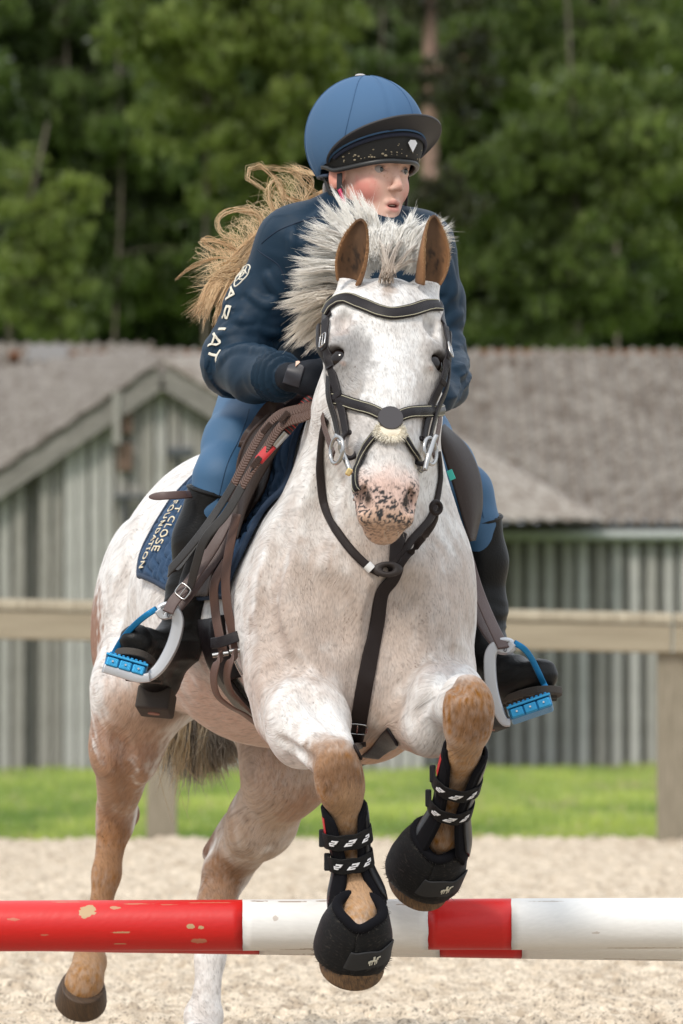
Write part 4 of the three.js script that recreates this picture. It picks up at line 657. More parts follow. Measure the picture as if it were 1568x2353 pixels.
// hair in clumps: each clump has a root, a way point and a tip; its strands gather towards the tip
function clumpHair(seed, list, { per = 26, r = 0.0011, gather = 0.35, stray = 0.05 }) {
  const q = rng(seed), out = [];
  for (const c of list) for (let i = 0; i < (c.per || per); i++) {
    const j = (s) => V((q() - 0.5) * s, (q() - 0.5) * s, (q() - 0.5) * s), a = c.a.clone().add(j(c.w)), e = c.b.clone().add(j(c.w * gather * 2.2)), L = a.distanceTo(e), k = 0.72 + 0.33 * q(); e.copy(a).lerp(c.b.clone().add(j(c.w * gather * 2.2)), k);
    const m = (c.m ? c.m.clone() : a.clone().lerp(e, 0.5)).add(j(c.w * 0.45)), m2 = m.clone().lerp(e, 0.5).add(j(L * stray)); if (q() < 0.08) e.add(j(L * 0.35));
    const t = q(); out.push({ p: [a, m, m2, e], r: r * (0.7 + 0.7 * q()), c0: mix3(c.c0, c.c0b || c.c0, t), c1: mix3(c.c1, c.c1b || c.c1, q()) });
  }
  return hair(out);
}
{
  const q = rng(91), mane = [], white = [0.87, 0.83, 0.76], cream = [0.78, 0.67, 0.52], mous = [0.55, 0.44, 0.33], wt2 = [0.93, 0.92, 0.89];
  const tips = [[846, 432, 0], [800, 452, 0.05], [768, 476, 0.11], [735, 500, 0.18], [706, 530, 0.26], [690, 566, 0.33], [688, 610, 0.41], [668, 655, 0.5], [656, 700, 0.58], [654, 742, 0.66], [662, 775, 0.74], [682, 802, 0.83], [716, 806, 0.92], [742, 782, 1]];
  const tipAt = (t) => { let i = 0; while (i < tips.length - 2 && tips[i + 1][2] < t) i++; const k = clamp((t - tips[i][2]) / (tips[i + 1][2] - tips[i][2])); return [lerp(tips[i][0], tips[i + 1][0], k), lerp(tips[i][1], tips[i + 1][1], k)]; };
  for (let i = 0; i < 70; i++) {
    const t = clamp((i + q() * 1.4) / 70), [tx, ty] = tipAt(t), sh = (0.66 + 0.44 * Math.pow(q(), 0.6)) * (t < 0.2 ? 1.14 : 1);
    const rx = lerp(868, 778, Math.pow(t, 0.8)) + (q() - 0.5) * 30, ry = lerp(578, 735, t) + (q() - 0.5) * 26, d = lerp(11.93, 12.06, t) + (q() - 0.5) * 0.05, R = at(rx, ry, d);
    const ex = lerp(rx, tx, sh) + (q() - 0.5) * 22, ey = lerp(ry, ty, sh) + (q() - 0.5) * 22, E = at(ex, ey, d + 0.02 + (q() - 0.5) * 0.08), m = R.clone().lerp(E, 0.45).add(V((q() - 0.5) * 0.01, 0.012 * (1 - t) + 0.004, 0.02));
    const low = sstep(0.35, 0.75, t); mane.push({ a: R, b: E, m, w: 0.021, c0: mix3(white, mous, low * 0.9), c0b: mix3(wt2, cream, low), c1: mix3(wt2, cream, low * 0.5), c1b: mix3(white, [0.3, 0.25, 0.2], q() < 0.15 ? 0.7 : 0) });
  }
  part('mane', clumpHair(92, mane, { per: 72, r: 0.00062, gather: 0.22, stray: 0.06 }), M.hairM, pony);
  const fl = [];
  const ft = [[850, 545, 0], [862, 512, 0.12], [880, 505, 0.25], [905, 500, 0.38], [935, 492, 0.5], [970, 486, 0.62], [1006, 486, 0.74], [1036, 515, 0.84], [1048, 556, 0.92], [1040, 600, 1]];
  const fAt = (t) => { let i = 0; while (i < ft.length - 2 && ft[i + 1][2] < t) i++; const k = clamp((t - ft[i][2]) / (ft[i + 1][2] - ft[i][2])); return [lerp(ft[i][0], ft[i + 1][0], k), lerp(ft[i][1], ft[i + 1][1], k)]; };
  for (let i = 0; i < 96; i++) {
    const t = q(), [tx, ty] = fAt(t), core = q() < 0.16, rx = core ? 889 + (q() - 0.5) * 30 : lerp(848, 960, t) + (q() - 0.5) * 30, ry = core ? 650 - q() * 20 : 600 + (q() - 0.5) * 40, R = at(rx, ry, core ? 11.80 : 11.88), sh = core ? 0.35 + 0.5 * q() : 0.55 + 0.5 * q();
    const E = at(lerp(rx, tx, sh) + (q() - 0.5) * 14, lerp(ry, ty, sh) + (q() - 0.5) * 14, 11.93 + (q() - 0.5) * 0.06), m = R.clone().lerp(E, 0.45).add(V(0, 0.018, 0.01));
    fl.push({ a: R, b: E, m, w: core ? 0.014 : 0.024, per: core ? 14 : 60, c0: core ? [0.36, 0.27, 0.2] : white, c0b: core ? [0.62, 0.54, 0.46] : wt2, c1: wt2, c1b: white });
  }
  part('forelock', clumpHair(93, fl, { per: 60, r: 0.0006, gather: 0.3, stray: 0.06 }), M.hairM, pony);
  const tl = [];
  for (let i = 0; i < 95; i++) {
    const t = q(), dark = [0.17, 0.13, 0.095], gr = [0.40, 0.34, 0.27], bl = [0.72, 0.56, 0.36], a = at(lerp(430, 500, t) + (q() - 0.5) * 30, 1520 + q() * 60, 13.66), e = at(lerp(362, 575, t) + (q() - 0.5) * 22, lerp(1745, 1800, Math.sin(t * 3.1)) + (q() - 0.5) * 50 - 30 * t, 13.5 + q() * 0.1);
    const m = at(lerp(405, 530, t) + (q() - 0.5) * 10, 1660 + q() * 20, 13.6), blond = q() < 0.3;
    tl.push({ a, b: e, m, w: 0.035, per: 34, c0: dark, c0b: blond ? bl : gr, c1: blond ? bl : gr, c1b: blond ? [0.6, 0.5, 0.36] : [0.34, 0.29, 0.23] });
  }
  for (let i = 0; i < 9; i++) { const x = 350 + q() * 60; tl.push({ a: at(430 + q() * 30, 1560, 13.64), b: at(x + (q() - 0.5) * 20, 1790 + q() * 55, 13.4), m: at(x + 25, 1690, 13.5), w: 0.006, per: 7, c0: [0.5, 0.36, 0.2], c1: [0.62, 0.48, 0.3] }); }
  part('tail', clumpHair(94, tl, { per: 34, r: 0.0013, gather: 0.5 }), M.hairM, pony);
  // whiskers on the chin and muzzle, feathery hair at the throat
  const wk = [];  for (let i = 0; i < 30; i++) { const x = (q() - 0.5) * 0.08, a = H(x, -0.5 - q() * 0.05, -0.02 - q() * 0.06), p = horse.onto(a, -0.001), e = p.clone().addScaledVector(p.n, 0.008 + 0.010 * q()).add(V((q() - 0.5) * 0.008, -0.006 * q(), 0)); wk.push({ p: [p, p.clone().lerp(e, 0.5).add(V(0, 0.001, 0)), e], r: 0.00035, c0: [0.5, 0.4, 0.3], c1: [0.7, 0.62, 0.5] }); }
  part('whiskers', hair(wk, 4), M.hairM, pony).userData.kind = 'stuff';
}
// ---------------------------------------------------------------- the rider
const RYAW = 38 * Math.PI / 180;
const RH = (() => { const o = at(846, 393, 12.5), Z = V(Math.sin(RYAW), -0.03, Math.cos(RYAW)).normalize(), Y = V(0.03, 1, 0.02).normalize(), X = Y.clone().cross(Z).normalize(); Y.copy(Z).cross(X).normalize(); const q = new THREE.Quaternion().setFromRotationMatrix(new THREE.Matrix4().makeBasis(X, Y, Z)), inv = new THREE.Matrix4().makeBasis(X, Y, Z).setPosition(o).invert(); return Object.assign((x, y, z) => o.clone().addScaledVector(X, x).addScaledVector(Y, y).addScaledVector(Z, z), { X, Y, Z, o, q, inv, rot: (a, b, c) => q.clone().multiply(new THREE.Quaternion().setFromEuler(new THREE.Euler(a, b, c))) }); })();
const rider = thing('person', at(720, 950, 12.7), 'young rider in navy jacket, blue breeches and blue helmet leaning forward on the pony', 'person');
// joints
const J = { shL: at(682, 568, 12.44), elL: at(532, 836, 12.44), wrL: at(655, 866, 12.16), shR: at(966, 568, 12.5), elR: at(1006, 826, 12.5), wrR: at(1006, 905, 12.2), hip: at(740, 905, 12.72), neck: at(826, 500, 12.53), chest: at(838, 640, 12.5),
  hipL: at(590, 935, 12.72), knL: at(512, 1098, 12.44), caL: at(462, 1240, 12.42), anL: at(412, 1470, 12.46), hipR: at(890, 945, 12.82), knR: at(1068, 1130, 12.52), caR: at(1108, 1290, 12.52), anR: at(1112, 1490, 12.49) };
{ // skin: head, neck and the figure inside the clothes
  const f = new Field(), e = (x, y, z, rx, ry, rz, k, a = 0, b = 0, c = 0, op = 0) => f.ell(RH(x, y, z), rx, ry, rz, k, RH.rot(a, b, c), op);
  e(0, 0.03, -0.012, 0.072, 0.085, 0.09, 0.02); e(0, -0.03, 0.025, 0.056, 0.075, 0.058, 0.03); e(0, -0.085, 0.045, 0.032, 0.03, 0.034, 0.03);
  e(0, 0.012, 0.058, 0.05, 0.03, 0.025, 0.02);
  f.cone(RH(0, -0.098, 0.066), RH(0, -0.094, 0.06), 0.0165, 0.018, 0.02);
  for (const s of [-1, 1]) {
    e(s * 0.034, -0.036, 0.053, 0.022, 0.024, 0.022, 0.02); f.cone(RH(s * 0.045, -0.055, 0.0), RH(s * 0.017, -0.098, 0.052), 0.021, 0.013, 0.025);
    f.cone(RH(s * 0.014, 0.019, 0.081), RH(s * 0.045, 0.017, 0.068), 0.007, 0.006, 0.012);
    e(s * 0.031, 0.001, 0.084, 0.0145, 0.009, 0.012, 0.008, 0, 0, 0, 1);
    f.cone(RH(s * 0.019, 0.0052, 0.0795), RH(s * 0.044, 0.0042, 0.07), 0.0042, 0.0038, 0.004); f.cone(RH(s * 0.02, -0.0078, 0.0785), RH(s * 0.043, -0.0065, 0.0705), 0.004, 0.0038, 0.006);
    e(s * 0.0098, -0.039, 0.0915, 0.0065, 0.0055, 0.0075, 0.006); 
    e(s * 0.076, -0.012, -0.006, 0.008, 0.03, 0.018, 0.006, 0.15, s * -0.45, s * 0.12); e(s * 0.0835, -0.008, 0.0, 0.005, 0.018, 0.009, 0.005, 0.15, s * -0.45, 0, 1);
  }
  f.cone(RH(0, 0.006, 0.080), RH(0, -0.033, 0.0985), 0.0068, 0.0088, 0.010);
  for (const s of [-1, 1]) e(s * 0.006, -0.0435, 0.096, 0.003, 0.0024, 0.004, 0.003, 0, 0, 0, 1);
  f.cone(RH(-0.0125, -0.066, 0.081), RH(0.0125, -0.066, 0.081), 0.0058, 0.0058, 0.006); f.cone(RH(0, -0.0635, 0.0865), RH(0, -0.0645, 0.0865), 0.0056, 0.0056, 0.006);
  f.cone(RH(-0.010, -0.0815, 0.081), RH(0.010, -0.0815, 0.081), 0.0066, 0.0066, 0.006);
  e(0, -0.074, 0.089, 0.0148, 0.0034, 0.013, 0.003, 0, 0, 0, 1);
  f.cone(RH(0, -0.04, -0.03), J.neck.clone().add(V(0, -0.02, 0)), 0.05, 0.052, 0.02);
  const inner = new Field(); inner.p.push(...f.p);
  inner.chain([[J.neck, 0.05], [J.chest, 0.09], [J.hip, 0.085]], 0.04); inner.cone(J.shL, J.shR, 0.04, 0.04, 0.04);
  for (const s of ['L', 'R']) { inner.chain([[J['sh' + s], 0.035], [J['el' + s], 0.028], [J['wr' + s], 0.02]], 0.02); inner.chain([[J.hip, 0.07], [J['hip' + s], 0.06], [J['kn' + s], 0.03], [J['ca' + s], 0.03], [J['an' + s], 0.024]], 0.02); }
  const v = V(0, 0, 0);
  const tone = (x, y, z) => {
    v.set(x, y, z).applyMatrix4(RH.inv); const n = fbm(x * 60, y * 60, z * 60, 3);
    let c = mix3([0.68, 0.44, 0.35], [0.62, 0.375, 0.295], clamp(0.5 + n));
    for (const s of [-1, 1]) c = mix3(c, [0.62, 0.20, 0.165], 0.8 * sstep(1.2, 0.3, Math.hypot((v.x - s * 0.048) / 0.034, (v.y + 0.045) / 0.036, (v.z - 0.05) / 0.04) + n * 0.5));
    c = mix3(c, [0.62, 0.26, 0.2], 0.4 * sstep(1, 0.3, Math.hypot(v.x / 0.012, (v.y + 0.033) / 0.015, (v.z - 0.1) / 0.02)));
    c = mix3(c, [0.56, 0.22, 0.19], 0.75 * sstep(1.1, 0.8, Math.hypot(v.x / 0.0185, (v.y + 0.074) / 0.0135, (v.z - 0.09) / 0.03)));
    c = mix3(c, [0.12, 0.02, 0.02], sstep(1, 0.7, Math.hypot(v.x / 0.016, (v.y + 0.0735) / 0.004, (v.z - 0.085) / 0.014)));
    for (const s of [-1, 1]) { c = mix3(c, [0.26, 0.145, 0.09], 0.65 * sstep(1, 0.5, Math.hypot((v.x - s * 0.031) / 0.018, (v.y - 0.0185) / 0.0045, (v.z - 0.078) / 0.02))); c = mix3(c, [0.20, 0.1, 0.075], 0.8 * sstep(1, 0.6, Math.hypot((v.x - s * 0.032) / 0.0155, (v.y - 0.0048) / 0.0028, (v.z - 0.077) / 0.012))); c = mix3(c, [0.66, 0.28, 0.21], 0.6 * sstep(0.066, 0.074, Math.abs(v.x))); }
    const fr = n3(x * 330, y * 330, z * 330); c = mix3(c, [0.42, 0.2, 0.12], 0.55 * sstep(0.45, 0.6, fr) * sstep(0.02, -0.005, v.y) * sstep(-0.055, -0.03, v.y) * sstep(0.05, 0.07, v.z));
    return c;
  };
  const ym = RH.o.y - 0.128, box1 = (y) => y > ym;
  const hg = skin(f, RH(0, 0, 0).add(V(-0.135, -0.14, -0.135)), RH(0, 0, 0).add(V(0.135, 0.135, 0.135)), 0.0022, { color: tone, keep: (x, y, z) => box1(y) });
  const bg = skin(inner, V(-0.6, 0.7, -13.0), V(0.55, 1.85, -12.0), 0.014, { color: tone, keep: (x, y, z) => !box1(y - 0.012) });
  part('body', [hg, bg], new THREE.MeshPhysicalMaterial({ color: 0xffffff, vertexColors: true, roughness: 0.5, sheen: 0.2, specularIntensity: 0.5 }), rider);
  for (const s of [-1, 1]) {
    const g = new THREE.SphereGeometry(0.0132, 20, 16), p = RH(s * 0.031, -0.0008, 0.0685); g.translate(p.x, p.y, p.z); const ey = part('eye', g, mat([0.36, 0.31, 0.29], 0.25, { specularIntensity: 0.6 }), rider);
    const look = V(0.75, -0.06, 0.66).normalize(), iris = new THREE.SphereGeometry(0.0072, 16, 12), c = p.clone().addScaledVector(look, 0.0075); iris.translate(c.x, c.y, c.z); part('iris', iris, mat([0.045, 0.05, 0.05], 0.1, { clearcoat: 1 }), ey);
  }
  part('teeth', (() => { const g = new THREE.CapsuleGeometry(0.0028, 0.018, 4, 8); g.rotateZ(Math.PI / 2); g.applyQuaternion(RH.q); const p = RH(0, -0.0705, 0.078); g.translate(p.x, p.y, p.z); return g; })(), mat([0.7, 0.66, 0.58], 0.3), rider);
}
{ // helmet
  const HC = [0, 0.067, -0.014], R = [0.108, 0.123, 0.136];
  const dome = (th, y, off = 0) => { const k = Math.sqrt(Math.max(0, 1 - Math.pow((y - HC[1]) / R[1], 2))); return RH((R[0] + off) * k * Math.sin(th), y, HC[2] + (R[2] + off) * k * Math.cos(th)); };
  const silk = mat([0.062, 0.125, 0.225], 0.7, { sheen: 0.5, sheenRoughness: 0.4, sheenColor: new THREE.Color(0.35, 0.55, 0.8), specularIntensity: 0.25 }), dk = mat([0.022, 0.021, 0.023], 0.6, { sheen: 0.5, sheenColor: new THREE.Color(0.2, 0.2, 0.22) }), rub = mat([0.03, 0.031, 0.032], 0.4);
  const cut = (th) => { const a = Math.abs(th); return a < 1.5 ? 0.064 * Math.pow(Math.cos(a / 1.5 * Math.PI / 2), 0.8) + 0.012 : lerp(0.012, -0.012, sstep(1.5, 2.1, a)); }, low = (th) => lerp(0.0175, -0.002, sstep(0.2, 1.5, Math.abs(th)));
  const cover = sheet(96, 40, (u, v) => { const th = (u * 2 - 1) * Math.PI, y0 = cut(th), b = Math.asin(clamp((y0 - HC[1]) / R[1], -1, 1)), la = lerp(b, Math.PI / 2, Math.pow(v, 0.9)); const seam = 0.0032 * Math.exp(-Math.pow((Math.abs(Math.sin(th * 1.5 + 0.5)) / 0.03), 2)) , pl = sstep(0.35, 0, v) * 0.0016 * Math.sin(th * 26 + Math.sin(th * 7) * 2) * sstep(1.2, 1.9, Math.abs(th)); const p = RH((R[0] + 0.004 - seam + pl) * Math.cos(la) * Math.sin(th), HC[1] + (R[1] + 0.004 - seam) * Math.sin(la), HC[2] + (R[2] + 0.004 - seam + pl) * Math.cos(la) * Math.cos(th)); return p; }, { thick: 0.003 });
  const hm = part('helmet', cover, silk, rider); hm.userData.label = 'riding helmet under a blue silk cover';
  for (const th of [0.12, -1.15, 1.3, -2.3, 2.4]) part('cover_seam', tube([...Array(22)].map((_, i) => { const la = lerp(Math.asin(clamp((cut(th) - HC[1]) / R[1], -1, 1)) + 0.03, 1.5, i / 21), k = th + 0.12 * Math.sin(i / 7); return RH((R[0] + 0.0045) * Math.cos(la) * Math.sin(k), HC[1] + (R[1] + 0.0045) * Math.sin(la), HC[2] + (R[2] + 0.0045) * Math.cos(la) * Math.cos(k)); }), 0.0009, { n: 40, s: 6 }), mat([0.038, 0.098, 0.2], 0.8), hm);
  part('top_button', (() => { const g = new THREE.SphereGeometry(0.011, 14, 8); g.scale(1, 0.35, 1); const p = RH(-0.012, HC[1] + R[1] + 0.004, -0.02); g.translate(p.x, p.y, p.z); return g; })(), mat([0.45, 0.42, 0.42], 0.5), hm);
  part('front_band', sheet(70, 12, (u, v) => { const th = (u * 2 - 1) * 1.62, y = lerp(low(th), Math.max(low(th) + 0.004, cut(th) + 0.012), v); return dome(th, y, -0.002 + 0.002 * Math.sin(v * 3.1)); }, { thick: 0.004 }), mat([0.026, 0.025, 0.024], 0.75, { map: tex(256, (u, v) => { const s = sstep(0.2, 0.3, tile(u, v, 13, 3)) * 0.5 * sstep(0.75, 0.45, v); return mix3([0.75, 0.75, 0.75], [1, 0.95, 0.85], s); }, { color: true }) }), hm);
  { const q = rng(8), sp = []; const grit = mat([0.30, 0.25, 0.17], 0.9); for (let i = 0; i < 42; i++) { const th = lerp(-1.2, 0.8, q()), y = low(th) + 0.008 + 0.04 * q() * q(), p = dome(th, y, 0.0008), g = new THREE.SphereGeometry(0.0009 + 0.0022 * q() * q(), 6, 4); g.scale(1.4, 0.9, 0.5); g.rotateY(th + RYAW); g.translate(p.x, p.y, p.z); sp.push(g); } part('mud_splashes', sp, grit, hm).userData.kind = 'stuff'; }
  part('rim', tube([...Array(60)].map((_, i) => { const th = lerp(-1.72, 1.72, i / 59); return dome(th, low(th) - 0.002 + 0.008 * sstep(1.4, 1.72, Math.abs(th)), 0.002); }), 0.0052, { n: 100, s: 9 }), rub, hm);
  part('back_rim', tube([...Array(40)].map((_, i) => { const th = lerp(1.66, 2 * Math.PI - 1.66, i / 39); return dome(th, -0.013, 0.003); }), 0.004, { n: 60, s: 8 }), mat([0.03, 0.05, 0.09], 0.6), hm);
  part('elastic', tube([...Array(50)].map((_, i) => { const th = lerp(-1.35, 1.35, i / 49); return dome(th, cut(th) - 0.007, 0.0035); }), 0.0042, { n: 80, s: 8 }), mat([0.012, 0.016, 0.035], 0.8), hm);
  part('peak', sheet(60, 14, (u, v) => { const th = (u * 2 - 1) * 1.5, y = cut(th) + 0.002, ck = Math.max(0, Math.cos(th * 1.047)), e = 0.043 * Math.pow(ck, 0.62) * v, p = dome(th, y, 0.002); const d = RH.X.clone().multiplyScalar(Math.sin(th * 0.8)).addScaledVector(RH.Z, Math.cos(th * 0.8)); return p.addScaledVector(d, e).addScaledVector(RH.Y, 0.034 * Math.pow(ck, 0.8) * v - 0.007 * v * v); }, { thick: 0.0042 }), dk, hm);
  { // diamond badge on the front band
    const c = dome(0.12, 0.047, 0.0046), n = RH.Z.clone().multiplyScalar(Math.cos(0.1)).addScaledVector(RH.X, Math.sin(0.1)).normalize(), ex = RH.Y.clone().cross(n), put = (g) => { g.applyMatrix4(new THREE.Matrix4().makeBasis(ex, RH.Y, n).setPosition(c)); return g; };
    const sh = new THREE.Shape([[-0.0125, 0.006], [-0.006, 0.012], [0.007, 0.0125], [0.0125, 0.006], [0.001, -0.0125]].map(([a, b]) => new THREE.Vector2(a, b))), hole = new THREE.Path(); hole.absarc(0.0005, 0.0025, 0.0076, 0, 6.283, true); sh.holes.push(hole);
    const pcs = [put(new THREE.ExtrudeGeometry(sh, { depth: 0.0012, bevelEnabled: false })), put((() => { const g = new THREE.TorusGeometry(0.0056, 0.0007, 6, 24); g.translate(0.0005, 0.0025, 0.0008); return g; })())];
    for (let i = 0; i < 3; i++) pcs.push(put((() => { const g = box(0.011, 0.0011, 0.0012, 0, 0, 0.0008); g.rotateZ(i * Math.PI / 3 + 0.2); g.translate(0.0005, 0.0025, 0); return g; })()));
    part('badge', pcs, M.white, hm);
  }
  const web = mat([0.012, 0.012, 0.013], 0.7);
  part('chin_strap', band([dome(-1.35, -0.01, -0.004), RH(-0.08, -0.045, 0.012), RH(-0.07, -0.085, 0.028), RH(-0.04, -0.115, 0.05), RH(0, -0.12, 0.06), RH(0.04, -0.112, 0.052), RH(0.066, -0.08, 0.036), RH(0.078, -0.04, 0.026), dome(1.0, -0.008, -0.006)], 0.014, 0.003, (p) => p.clone().sub(RH(0, -0.04, 0.0)).normalize(), { n: 60 }), web, hm);
  part('back_strap', band([dome(-2.0, -0.012, -0.006), RH(-0.079, -0.05, -0.02), RH(-0.072, -0.085, 0.022)], 0.011, 0.003, (p) => p.clone().sub(RH(0, -0.04, 0.0)).normalize(), { n: 20 }), web, hm);
  part('strap_tag', band([RH(-0.0805, -0.042, 0.0135), RH(-0.0745, -0.072, 0.0255)], 0.009, 0.003, (p) => p.clone().sub(RH(0, -0.04, 0)).normalize(), { n: 6, lift: 0.0032 }), mat([0.55, 0.02, 0.1], 0.6), hm);
}
{ // ponytail
  const q = rng(55), S = [], b1 = [0.60, 0.39, 0.21], b2 = [0.86, 0.66, 0.42], b3 = [0.42, 0.24, 0.12], g = () => (q() + q() + q() - 1.5) / 1.5;
  const root = (w = 1) => at(752 + g() * 6 * w, 436 + g() * 7 * w, 12.6 + 0.02 * g());
  const col = () => { const t = q(); return t < 0.5 ? mix3(b1, b2, q()) : t < 0.85 ? b2 : b3; };
  for (let i = 0; i < 1050; i++) { // the main length over the shoulder
    const o = g(), k = q(), len = 0.3 + 0.7 * Math.pow(q(), 0.9), off = 17 * o, P = [root(), at(700 + g() * 4, 462 + off * 0.4, 12.62), at(640 + g() * 8, 500 + off * 0.8, 12.62), at(585 + g() * 14, 556 + off * 1.6, 12.6), at(530 + g() * 20, 622 + off * 2, 12.57), at(486 + g() * 26, 676 + off * 2, 12.55), at(448 + g() * 40, 722 + off * 1.3 + g() * 18, 12.53)];
    const n = Math.max(4, Math.round(2 + len * 5)); S.push({ p: P.slice(0, n), seg: 14, r: 0.0007, c0: col(), c1: col() });
  }
  for (let i = 0; i < 26; i++) { // locks hanging at the end
    const x = 436 + q() * 100, y0 = 660 + q() * 40; for (let s = 0; s < 11; s++) S.push({ p: [at(540 + g() * 12, 610 + g() * 10, 12.57), at(x + 30 + g() * 5, y0 - 20 + g() * 5, 12.55), at(x + 8 + g() * 6, y0 + 25 + g() * 5, 12.54), at(x + g() * 7, y0 + 38 + 30 * q(), 12.53)], seg: 10, r: 0.0009, c0: b1, c1: col() });
  }
  const loop = (pts, n, w, c = null) => { for (let s = 0; s < n * 1.4; s++) { const j = V(g() * w, g() * w, g() * w); S.push({ p: pts.map(([x, y]) => at(x, y, 12.6).add(j).add(V(g() * w * 1.1, g() * w * 1.1, g() * w))), seg: 22, r: 0.00065, c0: c || col(), c1: col() }); } };
  loop([[690, 466], [652, 450], [636, 412], [600, 380], [572, 388], [570, 410], [600, 430], [622, 446]], 12, 0.0066); loop([[730, 448], [700, 420], [670, 398], [630, 388], [590, 380]], 8, 0.0088);
  loop([[600, 545], [596, 500], [570, 484], [520, 488], [500, 508], [512, 540], [560, 548]], 14, 0.0066); loop([[560, 590], [520, 560], [476, 550], [462, 552], [500, 578], [560, 574]], 14, 0.0077);
  loop([[556, 600], [500, 592], [452, 608], [420, 628], [402, 644]], 10, 0.0044); loop([[640, 500], [622, 470], [620, 430], [632, 410], [650, 430], [648, 470]], 10, 0.0088); loop([[700, 460], [716, 420], [690, 390], [660, 384]], 6, 0.0088);
  for (let i = 0; i < 260; i++) { const x = 500 + q() * 210, y = 650 - (x - 500) * 0.9 + g() * 10, a = at(x, clamp(y, 430, 640), 12.6), h = 25 + q() * 55, e1 = at(x - 12 + g() * 30, y - h * 0.6, 12.6), e2 = at(x - 30 + g() * 50, y - h + g() * 20, 12.6), e3 = at(x - 45 + g() * 60, y - h * 0.7 + g() * 30, 12.6); S.push({ p: [a, e1, e2, e3], seg: 14, r: 0.0005, c0: b2, c1: b2 }); }
  for (let i = 0; i < 120; i++) { const x = 480 + q() * 80, y = 600 + q() * 60; S.push({ p: [at(x + 20, y - 10, 12.57), at(x - 10 + g() * 20, y + g() * 20, 12.55), at(x - 40 + g() * 40, y + 10 + g() * 40, 12.55)], seg: 10, r: 0.0006, c0: b2, c1: b2 }); }
  for (let i = 0; i < 40; i++) S.push({ p: [at(706 + q() * 46, 398 + q() * 6, 12.6), at(690 + g() * 20, 392 + g() * 12, 12.6), at(670 + g() * 30, 380 + g() * 22, 12.6)], seg: 8, r: 0.0006, c0: b2, c1: b2 });
  part('ponytail', hair(S), M.hairM, rider);
  const t = new THREE.TorusGeometry(0.013, 0.006, 8, 18); t.rotateY(1.2); const p = at(752, 436, 12.59); t.translate(p.x, p.y, p.z); part('hair_tie', t, mat([0.55, 0.5, 0.48], 0.6), rider);
}
